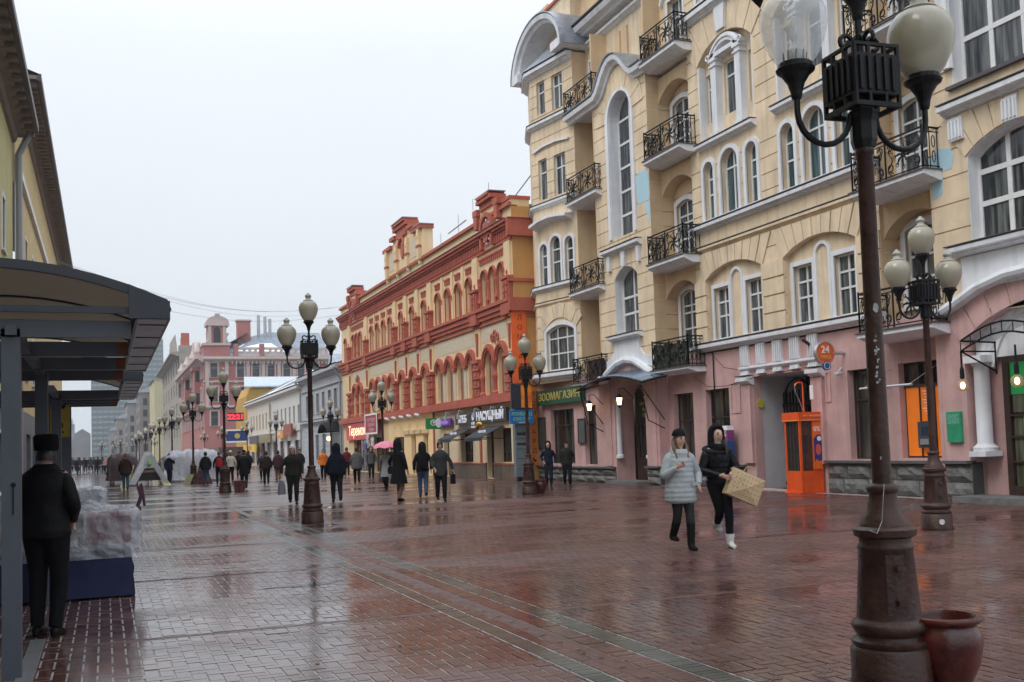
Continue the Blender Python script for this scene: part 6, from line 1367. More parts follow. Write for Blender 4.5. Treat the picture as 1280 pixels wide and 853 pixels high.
# ================================================================ stall wrapped in plastic under the shelter
from mathutils import noise
film = mat('wrinkled_clear_film', (.55, .58, .63), .12, 0, clear=.44); filmt = mat('milky_film', (.55, .58, .64), .18, .1, 3, clear=.8)
for m_ in (film, filmt):
    t = m_.node_tree; b = t.nodes['Principled BSDF']; co = t.nodes.new('ShaderNodeTexCoord'); mu = t.nodes.new('ShaderNodeTexNoise'); mu.inputs['Scale'].default_value = 5; mu.inputs['Distortion'].default_value = 1.6; mu.inputs['Detail'].default_value = 2
    t.links.new(co.outputs['Object'], mu.inputs['Vector']); bp = t.nodes.new('ShaderNodeBump'); bp.inputs['Strength'].default_value = .9; bp.inputs['Distance'].default_value = .06; t.links.new(mu.outputs[0], bp.inputs['Height']); t.links.new(bp.outputs[0], b.inputs['Normal'])
def drape(x0, x1, y0, y1, zt, zb, amp=.03, seed=0, n=26, flare=.05, m=None, dip=0.0):
    """a sheet lying over a box: top grid plus hanging skirt, all creased"""
    vs, fs = [], []
    def S(a, b_):   # a,b in -1.4..1.4
        def f(t): return max(-1, min(1, t))
        ca, cb = f(a), f(b_); over = max(abs(a) - 1, abs(b_) - 1, 0) / .5
        x = (x0 + x1) / 2 + (x1 - x0) / 2 * ca; y = (y0 + y1) / 2 + (y1 - y0) / 2 * cb; z = zt - (zt - zb) * over
        q = Vector((x * 3 + seed, y * 3, z * 3)); nn = noise.noise(q) * amp + (abs(noise.noise(q * 2.7 + Vector((5, 1, 2)))) - .2) * amp * .9
        if abs(a) > 1: x += (flare * over + abs(nn) * 1.3) * (1 if a > 0 else -1)
        if abs(b_) > 1: y += (flare * over + abs(nn) * 1.3) * (1 if b_ > 0 else -1)
        if over == 0: z += nn - dip * (1 - a * a) * (1 - b_ * b_)
        return (x, y, z)
    for i in range(n + 1):
        for j in range(n + 1): vs.append(S(-1.5 + 3 * i / n, -1.5 + 3 * j / n))
    for i in range(n):
        for j in range(n): fs.append((i * (n + 1) + j, i * (n + 1) + j + 1, (i + 1) * (n + 1) + j + 1, (i + 1) * (n + 1) + j))
    return MB().add(vs, fs)
navy = mat('navy_cloth', (.012, .018, .075), .75, .2, 5, .2, 30)
st = thing('market_table', 'market table covered down to the ground with dark blue cloth', 'table', (-.3, 13.6, 0))
obj('cloth', drape(-1.15, .26, 12.85, 14.35, .56, .02, .03, 3, 30, .05), navy, st, smooth=True); obj('table_top', MB().box(-1.1, .22, 12.9, 14.3, .48, .53), bframe, st)
for x in (-1.05, .17):
    for y in (12.95, 14.25): obj('leg', MB().tube([(x, y, 0), (x, y, .5)], .02, 5), iron, st)
brn = mat('brown_carton', (.17, .10, .07), .8, .2, 4); rdc = mat('red_goods', (.30, .03, .03), .6, .4, 8, var2=(.10, .05, .05))
tag(obj('carton', MB().box(-1.0, -.25, 12.95, 13.9, .59, .93), brn, loc=(-.6, 13.4, .6)), 'flat brown carton on the blue table, under the clear film', 'box')
tag(obj('carton', MB().box(-.2, .28, 12.98, 14.1, .59, .92), rdc, loc=(.05, 13.5, .6)), 'box of red goods on the blue table beside the brown carton, under clear film', 'box')
tag(obj('tray', MB().box(-.95, -.3, 12.88, 12.93, .60, .66), wh, loc=(-.6, 12.9, .6)), 'white tray edge lying before the brown carton on the blue table', 'tray')
tag(obj('plastic_film', drape(-1.05, .36, 12.86, 14.35, .97, .55, .07, 9, 70, .02, dip=-.05), film, loc=(-.3, 13.6, .5), smooth=True, ang=180), 'crumpled clear plastic film thrown over the goods on the blue table', 'plastic film')
tag(obj('plastic_film', drape(-1.15, .3, 12.84, 14.38, .6, .45, .07, 19, 60, .03), film, loc=(-.3, 13.6, .3), smooth=True, ang=180), 'lower sagging edge of clear plastic film hanging over the blue cloth', 'plastic film')
g = thing('small_table', 'small table wrapped in milky film behind the blue covered table', 'table', (-.5, 18.4, 0)); obj('board', MB().box(-1.2, .05, 17.6, 18.3, .66, .74), brn, g); obj('film', drape(-1.2, -.0, 17.6, 18.3, 1.12, .76, .04, 5, 20, .02), filmt, g, smooth=True, ang=180)
for x in (-1.1, -.05): obj('leg', MB().tube([(x, 17.9, 0), (x, 17.9, .7)], .025, 5), iron, g)
tag(obj('plastic_film', drape(-.6, .12, 15.2, 16.6, .8, .4, .06, 15, 24, .04), filmt, loc=(.2, 16, .3), smooth=True, ang=180), 'heap of milky plastic film between the two wrapped tables', 'plastic film')
tag(obj('souvenir', MB().box(.42, .50, 16.4, 16.5, .8, .86).tube([(.44, 16.45, .84), (.5, 16.45, 1.0), (.47, 16.45, 1.16)], .03, 5).tube([(.55, 16.45, .86), (.53, 16.45, 1.02), (.5, 16.45, 1.2)], .022, 5), mat('dark_red_toy', (.12, .02, .03), .5, .5, 12, var2=(.02, .02, .06)), loc=(.48, 16.4, .8)), 'small dark red and blue object standing up behind the wrapped table', 'souvenir')
# ================================================================ covered stalls in the middle of the street
tent = thing('tented_stall', 'small stall under an A shaped sheet of milky film with a dark goods shelf', 'stall', (2.3, 60, 0))
obj('film_cover', MB().add([(1.2, 59.6, .1), (2.1, 60.0, 1.85), (2.35, 60.0, 1.85), (3.25, 59.6, .15), (1.3, 62, .3), (2.1, 62, 1.8), (2.35, 62, 1.8), (3.1, 62, .3)], [(0, 1, 5, 4), (1, 2, 6, 5), (2, 3, 7, 6), (4, 5, 6, 7)]).add([(1.2, 59.6, .1), (2.1, 60, 1.85), (2.0, 59.95, .9), (1.55, 59.8, .1), (3.25, 59.6, .15), (2.35, 60, 1.85), (2.5, 59.95, .95), (2.95, 59.8, .15), (2.2, 59.98, 1.2)], [(0, 1, 2, 3), (4, 5, 6, 7), (1, 5, 6, 8, 2)]), mat('white_tent_film', (.70, .74, .78), .3, .15, 3, .6, 5), tent)
obj('film_front', MB().add([(1.62, 59.92, .95), (2.85, 59.92, .95), (2.3, 60.0, 1.75), (2.15, 60.0, 1.75)], [(0, 1, 2, 3)]), filmt, tent)
obj('shelf', MB().box(1.6, 2.95, 60.0, 61.4, .28, .72), mat('dark_goods', (.03, .02, .018), .7, .4, 6), tent)
obj('goods', MB().box(1.7, 2.85, 60.0, 61.3, .72, .86), mat('mixed_goods', (.35, .2, .18), .6, .8, 14, var2=(.04, .1, .05)), tent)
obj('emblem', MB().lathe((2.25, 59.95, 1.05), [(.08, 0), (.14, .12), (.08, .28), (0, .33)], 8), mat('green_toy', (.2, .45, .1), .6, .2), tent)
for x in (1.65, 2.2, 2.85): obj('leg', MB().tube([(x, 60.1, 0), (x, 60.1, .3)], .03, 5), iron, tent)
for x, lean, c, lab in ((.75, .35, (.5, .48, .25), 'pale yellow board leaning beside the tented stall'), (3.0, -.2, (.55, .5, .3), 'crumpled yellow sack lying at the right foot of the tented stall')):
    tag(obj('leaning_board', MB().add([(x, 59.4, 0), (x + .4, 59.4, 0), (x + .4 + lean, 59.9, 1.15 if lean > 0 else .25), (x + lean, 59.9, 1.15 if lean > 0 else .3), (x, 59.45, 0), (x + .4, 59.45, 0), (x + .4 + lean, 59.95, 1.1 if lean > 0 else .2), (x + lean, 59.95, 1.1 if lean > 0 else .2)], [(0, 1, 2, 3), (4, 5, 6, 7), (0, 3, 7, 4), (1, 2, 6, 5), (2, 3, 7, 6)]), mat('board_%d' % int(x * 10), c, .6, .2), loc=(x, 59.5, 0)), lab, 'board')
tag(obj('covered_stall', drape(3.6, 6.6, 66, 70, 1.75, .1, .3, 31, 30, .25), filmt, loc=(5, 68, 0), smooth=True, ang=180), 'wide stall wholly wrapped in billowing white plastic, behind the lamp', 'stall')
tag(obj('covered_stall', drape(.3, 1.7, 66, 69, 1.7, .2, .2, 41, 20, .1), mat('dark_tarp', (.06, .03, .04), .6, .3, 3), loc=(1, 68, 0), smooth=True, ang=180), 'stall under a dark tarpaulin behind the tented stall', 'stall')
# ================================================================ orange phone booth
bo = mat('orange_booth_paint', (.80, .10, .015), .35, .12, 3, .05, 30)
pb_ = thing('phone_booth', 'bright orange open telephone booth with a blue cartoon advert panel', 'phone booth', (18.17, 23.95, 0))
X0, X1, Y0, Y1 = 17.78, 18.52, 23.62, 24.3
obj('roof', MB().box(X0 - .04, X1 + .04, Y0 - .04, Y1 + .04, 2.02, 2.24), bo, pb_); obj('roof_band', MB().box(X0 - .045, X1 + .045, Y0 - .045, Y1 + .045, 2.0, 2.03), mat('orange_pale', (.85, .3, .1), .4, 0), pb_)
for x, y in ((X0, Y0), (X1 - .06, Y0), (X0, Y1 - .06), (X1 - .06, Y1 - .06)): obj('post', MB().box(x, x + .06, y, y + .06, .02, 2.02), bo, pb_)
obj('side_panel', MB().box(X0 + .01, X0 + .04, Y0 + .06, Y1 - .06, .04, .62), bo, pb_); obj('side_panel', MB().box(X0 + .06, X1 - .06, Y0 + .01, Y0 + .04, .04, .62), bo, pb_)
obj('side_panel', MB().box(X1 - .05, X1 - .02, Y0 + .06, Y1 - .06, .04, 2.0), bo, pb_); obj('floor_plate', MB().box(X0 - .08, X1 + .02, Y0 - .02, Y1 + .02, 0, .035), bo, pb_)
bg_ = mat('smoky_booth_glass', (.05, .04, .035), .1, 0, clear=.55)
obj('glass', MB().box(X0 + .02, X0 + .03, Y0 + .06, Y1 - .06, .62, 2.0), bg_, pb_); obj('glass', MB().box(X0 + .06, X0 + .4, Y0 + .02, Y0 + .03, .62, 2.0), bg_, pb_)
ad = obj('advert_panel', MB().box(X0 + .42, X1 - .02, Y0 - .015, Y0 + .02, .66, 1.98), mat('orange_advert', (.85, .16, .02), .4, .05), pb_)
FAd = FY(Y0 - .015)
obj('print_field', MB().fp(FAd, [(18.23, .86), (18.3, .95), (18.36, .88), (18.48, .9), (18.48, 1.6), (18.36, 1.62), (18.22, 1.5)], 0, .004), mat('print_blue', (.02, .03, .22), .4, .1), ad)
obj('print_blob', MB().fp(FAd, arc(18.36, 1.2, .09, 0, 360, 10, ry=.16)[:-1], .004, .007), mat('print_red', (.7, .12, .08), .4, .2), ad); obj('print_disc', MB().fp(FAd, arc(18.4, 1.5, .07, 0, 360, 14)[:-1], .004, .007), wh, ad)
text(ad, '0%', FAd, 18.34, 1.76, .2, wh, .003)
text(pb_, 'МТТ ТАКСОФОН', FY(Y0 - .04), 18.18, 2.13, .07, mat('pale_orange_letter', (.9, .5, .3), .5, 0), .003)
obj('telephone', MB().box(18.1, 18.4, 24.1, 24.25, 1.1, 1.6).tube([(18.05, 24.1, 1.2), (18.03, 24.08, 1.5)], .03, 6), mat('dark_grey_plastic', (.06, .07, .09), .35, .1), pb_)
obj('receiver_sign', MB().tube([(18.2, 23.95, 2.24), (18.2, 23.95, 3.0), (18.18, 23.95, 3.06), (18.1, 23.95, 3.08), (17.98, 23.95, 3.05), (17.93, 23.95, 2.98)], .024, 7), bo, pb_)
obj('receiver_cord', MB().tube([(17.93, 23.95, 2.98), (17.95, 23.95, 2.8), (18.06, 23.95, 2.6), (18.17, 23.95, 2.3)], .012, 4), mat('pale_wire', (.3, .3, .33), .6, 0), pb_)
# ================================================================ people
skin = mat('skin', (.55, .33, .25), .55, .06, 8); hairb = mat('brown_hair', (.14, .08, .045), .5, .3, 20); hairk = mat('black_hair', (.012, .01, .01), .45, .2, 20)
def cloth(name, c, rough=.9, var=.15): return mat(name, tuple(x * (.7 if max(c) < .07 else 1) for x in c), rough, var, 6, .8, 11, spec=.15)
def skinbody(J, E_, rad, root=0):
    me = bpy.data.meshes.new('body'); me.from_pydata([tuple(v) for v in J], E_, [])
    o = bpy.data.objects.new('tmp', me); C.objects.link(o)
    md = o.modifiers.new('s', 'SKIN'); md.use_smooth_shade = True
    for i, r in enumerate(rad):
        sv_ = me.skin_vertices[0].data[i]; r = r if isinstance(r, tuple) else (r, r); sv_.radius = r; sv_.use_root = (i == root)
    o.modifiers.new('u', 'SUBSURF').levels = 1
    dg = bpy.context.evaluated_depsgraph_get(); m2 = bpy.data.meshes.new_from_object(o.evaluated_get(dg)); bpy.data.objects.remove(o)
    for p in m2.polygons: p.use_smooth = True
    m2.materials.clear(); m2.materials.append(skin); return m2
def ring(c, rx, ry, n=16, tx=0, ty=0, wob=0, ph=0):
    return [(c[0] + rx * (1 + wob * math.sin(3 * 2 * PI * k / n + ph)) * math.cos(2 * PI * k / n), c[1] + ry * (1 + wob * math.sin(4 * 2 * PI * k / n + ph)) * math.sin(2 * PI * k / n), c[2] + tx * math.cos(2 * PI * k / n) + ty * math.sin(2 * PI * k / n)) for k in range(n)]
def lerp(a, b, t): return tuple(a[i] + (b[i] - a[i]) * t for i in range(3))
def limb(pts, rads, seg=4):
    """smooth path through joints with interpolated radii"""
    P, Q = [], []
    for i in range(len(pts) - 1):
        for k in range(seg):
            t = k / seg; P.append(lerp(pts[i], pts[i + 1], t)); tt = t * t * (3 - 2 * t); Q.append(rads[i] + (rads[i + 1] - rads[i]) * tt)
    P.append(pts[-1]); Q.append(rads[-1])
    for _ in range(1):
        P = [P[0]] + [tuple((P[i - 1][j] + 2 * P[i][j] + P[i + 1][j]) / 4 for j in range(3)) for i in range(1, len(P) - 1)] + [P[-1]]
    return P, Q
def person(label, loc, rz, h=1.75, group=None, stride=.22, armL=None, armR=None, coat='jacket', ccol=None, leg=None, hem=.8, shoe=None, head='hair', hcol=None, turn=0, fat=1.0, near=False, quilt=0, bootz=0, bag=None, kneeback=None, hang=None):
    """local frame: the person faces -y; armL is on the +x side. Lengths for a 1.75 m figure, scaled by h."""
    s = h / 1.75; t = thing('person', label, 'person', (0, 0, 0), 0, group); t['category'] = 'person'
    hip, sh = .93, 1.44
    aL = armL or ((.27, .03, 1.15), (.27, -.08, .9)); aR = armR or ((-.27, .03, 1.15), (-.27, -.06, .9))
    st_ = stride
    ankL, ankR = (.09, -st_, .09), (-.09, st_, .09 + (.05 if st_ > .1 else 0))
    kL, kR = (.095, -st_ * .62 - .04, .5), (-.095, st_ * .3 - .07, .49)
    if kneeback: kR, ankR = kneeback
    J = [(0, 0, hip), (0, .01, 1.12), (0, .01, 1.3), (0, .01, 1.42), (0, 0, 1.5), (0, -.012, 1.565), (0, -.005, 1.66), (0, .0, 1.735)]
    rad = [(.13, .1), (.115, .085), (.13, .09), (.09, .07), (.048, .048), (.068, .082), (.094, .114), (.066, .082)]
    E_ = [(0, 1), (1, 2), (2, 3), (3, 4), (4, 5), (5, 6), (6, 7)]
    ct, sn = math.cos(R(turn)), math.sin(R(turn))
    def hd(x, y, z): return (x * ct - y * sn, x * sn + y * ct - .01, z)
    def ad(v, r, p): J.append(v); rad.append(r); E_.append((p, len(J) - 1)); return len(J) - 1
    if near: ad(hd(0, -.098, 1.625), (.016, .02), 6)
    for sgn, a, hand in ((1, aL, 1), (-1, aR, -1)):
        i = ad((sgn * .17, .01, 1.40), .052, 3); i = ad(a[0], .038, i); w_ = ad(a[1], .024, i)
        d = Vector(a[1]) - Vector(a[0]); d.normalize(); 
        up_ = Vector((0, 0, 1)) if abs(d.z) < .85 else Vector((0, -1, 0)); sd2 = d.cross(up_).normalized(); u2 = sd2.cross(d)
        pm = Vector(a[1]) + d * .07; p_ = ad(tuple(pm), (.042, .022), w_)
        for k in range(4):
            b0 = pm + d * .035 + u2 * (.027 - .018 * k); b1 = b0 + d * (.034 + .004 * (1.5 - abs(k - 1.5))) - sd2 * .008 * sgn; b2 = b1 + d * .02 - sd2 * .022 * sgn
            q = ad(tuple(b0), .012, p_); q = ad(tuple(b1), .0105, q); ad(tuple(b2), .009, q)
        th = Vector(a[1]) + d * .03 + u2 * .034; q = ad(tuple(th), .011, p_); ad(tuple(th + d * .035 + u2 * .014 - sd2 * .012 * sgn), .008, q)
    for sgn, k, a in ((1, kL, ankL), (-1, kR, ankR)):
        i = ad((sgn * .09, 0, .87), .085, 0); i = ad(k, .056, i); i = ad(a, .038, i); ad((a[0], a[1] - .06, a[2] - .05), .02, i)
    me = skinbody(J, E_, rad)
    o = obj('body', me, skin, t)
    # trousers
    lm = leg or cloth('black_trousers', (.012, .012, .016))
    mb = MB()
    for sgn, k, a in ((1, kL, ankL), (-1, kR, ankR)):
        P, Q = limb([(sgn * .075, .005, .94), k, (a[0], a[1] + .01, a[2] + .0)], [.115 * fat, .076 if not bootz else .066, .056 if not bootz else .05]); mb.tube(P, Q, 12)
    mb.loft([ring((0, 0, z), rx * fat, ry * fat, 14) for z, rx, ry in ((.84, .15, .11), (.9, .17, .125), (1.0, .16, .115))])
    obj('trousers', mb, lm, t, smooth=True, ang=70)
    sm2 = shoe or cloth('black_shoes', (.014, .012, .012), .4)
    for sgn, a, k in ((1, ankL, kL), (-1, ankR, kR)):
        tip = a[2] - .09
        mb = MB().loft([ring((a[0], a[1] + .05 - yy, a[2] - .045 + zz + (.0 if yy < .1 else -tip * .3)), .042 * ww, .001, 10) if False else [(a[0] + .046 * ww * math.cos(q), a[1] + .055 - yy, a[2] - .09 + max(0, hh * (.5 + .5 * math.sin(q)))) for q in [2 * PI * j / 12 for j in range(12)]] for yy, ww, hh in ((0, .5, .07), (.02, .85, .1), (.08, .9, .105), (.14, 1.0, .075), (.2, .95, .055), (.235, .5, .035))])
        if bootz: P, Q = limb([(a[0], a[1] + .005, a[2] - .03), lerp(a, k, (bootz - .09) / .41)], [.055, .066 if bootz > .3 else .07]); mb.tube(P, Q, 12)
        obj('shoe', mb, sm2, t, smooth=True, ang=60)
    # coat
    cm = ccol or cloth('black_coat', (.015, .015, .02)); W = fat
    if coat == 'long': prof = [(hem, .25, .2), (hem + .12, .235, .19), (.8, .2, .165), (.98, .18, .15), (1.15, .17, .14), (1.3, .19, .145), (1.4, .185, .13), (1.455, .12, .1), (1.5, .075, .075)]
    elif coat == 'puffer': prof = [(hem, .2, .17), (hem + .05, .23, .19), (.85, .225, .19), (1.0, .21, .18), (1.15, .195, .165), (1.3, .19, .155), (1.4, .165, .13), (1.455, .13, .11), (1.49, .09, .09)]
    else: prof = [(hem, .185, .15), (hem + .04, .195, .155), (1.0, .18, .145), (1.15, .175, .14), (1.3, .195, .15), (1.4, .19, .135), (1.45, .13, .105), (1.5, .08, .08)]
    rings = []
    nn = 44 if quilt else 18
    z0, z1 = prof[0][0], prof[-1][0]
    for i in range(nn + 1):
        z = z0 + (z1 - z0) * i / nn
        for j in range(len(prof) - 1):
            if prof[j][0] <= z <= prof[j + 1][0] + 1e-6:
                q = (z - prof[j][0]) / max(1e-6, prof[j + 1][0] - prof[j][0]); rx = prof[j][1] + (prof[j + 1][1] - prof[j][1]) * q; ry = prof[j][2] + (prof[j + 1][2] - prof[j][2]) * q; break
        b_ = 1 + (quilt * abs(math.sin((z - z0) / .075 * PI)) ** .6 if quilt and z < 1.42 else 0)
        rings.append(ring((0, .005, z), rx * W * b_, ry * W * b_, 22, 0, .0, .018, z * 6))
    mb = MB().loft(rings)
    obj('coat', mb, cm, t, smooth=True, ang=75)
    for sgn, a in ((1, aL), (-1, aR)):
        e1 = lerp(a[0], a[1], .97); P, Q = limb([(sgn * .11, .01, 1.405), (sgn * .168, .012, 1.345), a[0], e1], [.065, .073 * (1.08 if quilt else 1), .058 * (1.15 if quilt else 1), .045], 6 if not quilt else 9)
        if quilt: Q = [r * (1 + quilt * .9 * abs(math.sin(i * 1.3))) for i, r in enumerate(Q)]
        obj('sleeve', MB().tube(P, Q, 12), cm, t, smooth=True, ang=75)
    # head dressing
    hm = hcol or hairk
    def cap(z0_, z1_, r, back=.0, front=None, m_=hm, nm='hair', cut=None, n=16):
        rg_ = []
        for i in range(9):
            u = i / 8; z = z0_ + (z1_ - z0_) * u; rr = r * math.sqrt(max(0.02, 1 - max(0, (z - (z1_ - r * 1.1)) / (r * 1.12)) ** 2))
            pts = []
            for k in range(n):
                a = 2 * PI * k / n; x, y = rr * .92 * math.cos(a), rr * 1.08 * math.sin(a) + back
                if cut and z < cut and y < -.03: y = -.03 + (y + .03) * .15; x *= 1.0
                pts.append(hd(x, y, z))
            rg_.append(pts)
        return obj(nm, MB().loft(rg_), m_, t, smooth=True, ang=80)
    if head == 'hair': cap(1.55, 1.775, .098, .012, cut=1.69)
    elif head == 'beanie':
        cap(1.685, 1.80, .102, .008, nm='hat'); cap(1.47, 1.70, .09, .035, cut=1.71, m_=hairb)
    elif head == 'cap':
        cap(1.67, 1.785, .103, .004, nm='hat'); cap(1.56, 1.68, .092, .02, cut=1.7, m_=hairk)
        obj('peak', MB().loft([[hd(.075 * math.cos(a), -.08 - .05 * abs(math.sin(a)) * q, 1.685 - .01 * q) for a in [PI * k / 8 for k in range(9)]] for q in (0, 1)], False), hm, t)
    elif head == 'furhat':
        r_ = [[hd(rr * math.cos(2 * PI * k / 18), rr * 1.08 * math.sin(2 * PI * k / 18), z) for k in range(18)] for z, rr in ((1.615, .09), (1.625, .1), (1.71, .103), (1.752, .096), (1.762, .075))]
        obj('hat', MB().loft(r_), hm, t, smooth=True, ang=50); cap(1.53, 1.66, .092, .02, cut=1.7, m_=hairk)
    elif head == 'hood':
        rg_ = []
        for i in range(11):
            u = i / 10; z = 1.42 + .385 * u; rr = .125 * math.sqrt(max(.02, 1 - max(0, (z - 1.66) / .15) ** 2)) * (1 + .12 * (1 - u))
            rg_.append([hd(rr * .95 * math.cos(2 * PI * k / 20), (rr * 1.12 * math.sin(2 * PI * k / 20) + .02) if not (1.5 < z < 1.745 and math.sin(2 * PI * k / 20) < -.1) else -.012, z) for k in range(20)])
        obj('hood', MB().loft(rg_), hm, t, smooth=True, ang=80)
    if near:
        fm_ = mat('dark_eyes', (.03, .02, .02), .3, 0); lp = mat('lips', (.42, .14, .13), .5, 0)
        e_ = MB()
        for sx2 in (-.031, .031): 
            c = hd(sx2, -.086, 1.648); e_.lathe(c, [(.0, -.008), (.015, -.004), (.015, .004), (0, .008)], 8); c2 = hd(sx2, -.087, 1.668); e_.tube([hd(sx2 - .016, -.086, 1.666), hd(sx2, -.09, 1.671), hd(sx2 + .016, -.085, 1.667)], .0055, 4)
        obj('eyes', e_, fm_, t); obj('mouth', MB().tube([hd(-.022, -.083, 1.592), hd(0, -.09, 1.59), hd(.022, -.083, 1.592)], [.004, .009, .004], 6), lp, t, smooth=True)
    if bag: bag(t)
    t.location = loc; t.rotation_euler = (0, 0, R(rz)); t.scale = (s, s, s)
    return t
def P_(name, *a): return cloth(name, *a)
BL = cloth('black_coat', (.015, .015, .02)); NV = cloth('navy_coat', (.016, .022, .05)); GRY = cloth('charcoal_coat', (.06, .06, .065)); JN = cloth('blue_jeans', (.06, .10, .17)); BR = cloth('dark_brown_coat', (.045, .028, .022)); GRN = cloth('dark_olive_jacket', (.03, .03, .024))
# the guard under the shelter
def g1(t): obj('badge', MB().box(-.01, .02, -.126, -.12, 1.70, 1.73), wh, t)
person('man in black coat and fur hat standing with his back turned under the shelter', (-.5, 10.4, 0), 160, 1.82, stride=.03, coat='jacket', ccol=cloth('black_leather_coat', (.01, .01, .013), .55), hem=.86, head='furhat', hcol=cloth('black_fur', (.008, .008, .01)), fat=1.1, armL=((.265, .05, 1.14), (.16, -.18, 1.0)), armR=((-.265, .05, 1.14), (-.16, -.18, 1.0)), bag=None, turn=20)
# the two young women
lg = cloth('light_grey_down_coat', (.37, .41, .43), .7, .1)
def collar(t):
    obj('collar', MB().loft([ring((0, -.01, z), rx, ry, 16, 0, ty) for z, rx, ry, ty in ((1.4, .15, .13, .0), (1.45, .15, .135, .03), (1.5, .13, .125, .05), (1.53, .105, .11, .05), (1.48, .085, .09, .02))], False), lg, t, smooth=True, ang=80)
    h_ = MB()
    for x in (-.088, .088): P, Q = limb([(x, .01, 1.62), (x * 1.15, -.05, 1.5), (x * 1.0, -.13, 1.37)], [.022, .03, .01]); h_.tube(P, Q, 8)
    obj('hair_strand', h_, hairb, t, smooth=True)
    obj('cigarette', MB().tube([(-.15, -.24, 1.27), (-.17, -.3, 1.3)], .004, 5), wh, t)
    obj('pocket', MB().box(.1, .2, -.205, -.19, .95, 1.0), lg, t)
person('young woman in a light grey quilted coat and black beanie raising one hand', (7.8, 13.2, 0), -8, 1.71, stride=.1, coat='puffer', ccol=lg, hem=.69, leg=cloth('dark_grey_leggings', (.045, .05, .05)), shoe=cloth('black_suede_boots', (.018, .017, .017)), bootz=.4, head='beanie', hcol=cloth('black_knit', (.012, .012, .015)), near=True, quilt=.07, turn=20, armR=((-.27, -.02, 1.1), (-.13, -.2, 1.22)), armL=((.29, .03, 1.12), (.25, -.1, .96)), kneeback=((-.06, .0, .5), (-.04, .28, .2)), fat=1.02, bag=collar)
def bagB(t):
    obj('fur_trim', MB().loft([[((.19 + .035 * math.cos(b)) * math.cos(a), .03 + (.15 + .035 * math.cos(b)) * math.sin(a), 1.42 + .035 * math.sin(b) + .04 * math.sin(a)) for b in [2 * PI * j / 8 for j in range(8)]] for a in [2 * PI * k / 20 for k in range(21)]], False), cloth('dark_fur_trim', (.03, .028, .032)), t, smooth=True)
    obj('hair_strand', MB().tube([(.05, -.09, 1.55), (.09, -.13, 1.45), (.08, -.16, 1.34)], [.03, .03, .01], 7), hairk, t, smooth=True)
    obj('scarf', MB().loft([ring((0, -.03, z), .075, .08, 12) for z in (1.47, 1.5, 1.53)], True), cloth('grey_scarf', (.3, .3, .28)), t, smooth=True)
person('young woman in short black hooded jacket, black jeans and white boots', (8.42, 13.15, 0), -14, 1.76, stride=.12, coat='jacket', ccol=cloth('black_glossy_jacket', (.012, .012, .016), .35), hem=.92, leg=cloth('black_tight_jeans', (.01, .01, .013)), shoe=cloth('white_ankle_boots', (.6, .6, .58), .5), bootz=.2, head='hood', hcol=cloth('black_hood', (.012, .012, .015)), near=True, quilt=.035, turn=10, armR=((-.26, -.02, 1.12), (-.05, -.22, 1.05)), armL=((.26, -.03, 1.15), (.12, -.24, 1.08)), kneeback=((-.02, -.06, .5), (.04, .3, .3)), fat=.98, bag=bagB)
bgm = mat('kraft_paper', (.52, .38, .22), .7, .12, 5, .3, 20)
bgt = thing('shopping_bag', 'large kraft paper bag with rows of dark marks carried by the woman in black', 'bag', (8.62, 12.85, .72))
Mb = Matrix.Translation((8.66, 12.86, .88)) @ Matrix.Rotation(R(-8), 4, 'Z') @ Matrix.Rotation(R(24), 4, 'Y')
def tb_(mb): mb.v = [tuple(Mb @ Vector(v)) for v in mb.v]; return mb
obj('body', tb_(MB().add([(-.26, -.08, -.2), (.26, -.06, -.2), (.26, .07, -.2), (-.26, .08, -.2), (-.27, -.05, .2), (.27, -.03, .2), (.27, .03, .2), (-.27, .04, .2), (0, -.11, -.02), (0, .1, -.02)], [(0, 1, 2, 3), (4, 5, 6, 7), (0, 1, 8), (1, 5, 8), (5, 4, 8), (4, 0, 8), (1, 2, 6, 5), (2, 3, 9), (3, 7, 9), (7, 6, 9), (6, 2, 9), (3, 0, 4, 7)])), bgm, bgt)
mk = MB()
for i in range(8):
    for j in range(5):
        x, z = -.21 + i * .06, -.14 + j * .07; dd = -.085 - .025 * (1 - abs(x) / .26) * (1 - abs(z) / .2) - .002; mk.add([(x, dd, z), (x + .02, dd, z + .002), (x + .021, dd, z + .009), (x + .004, dd, z + .012)], [(0, 1, 2, 3)])
obj('printed_marks', tb_(mk), mat('dark_print', (.06, .04, .03), .6, 0), bgt)
obj('handle', tb_(MB().tube([(-.1, -.02, .2), (-.08, -.03, .28), (0, -.03, .31), (.08, -.03, .28), (.1, -.02, .2)], .006, 5)), bgm, bgt)
# the couple by the pet shop
person('woman in dark hooded jacket, hand on hip, beside the man in a flat cap', (15.55, 35.9, 0), -25, 1.66, stride=.06, ccol=NV, hem=.9, leg=cloth('dark_jeans', (.02, .025, .04)), head='hood', hcol=BL, armR=((-.3, .08, 1.16), (-.2, -.02, 1.0)))
person('man in flat cap and dark jacket walking before the pink shop window', (15.9, 35.0, 0), -20, 1.66, stride=.14, ccol=GRN, hem=.84, fat=1.15, head='cap', hcol=GRN)
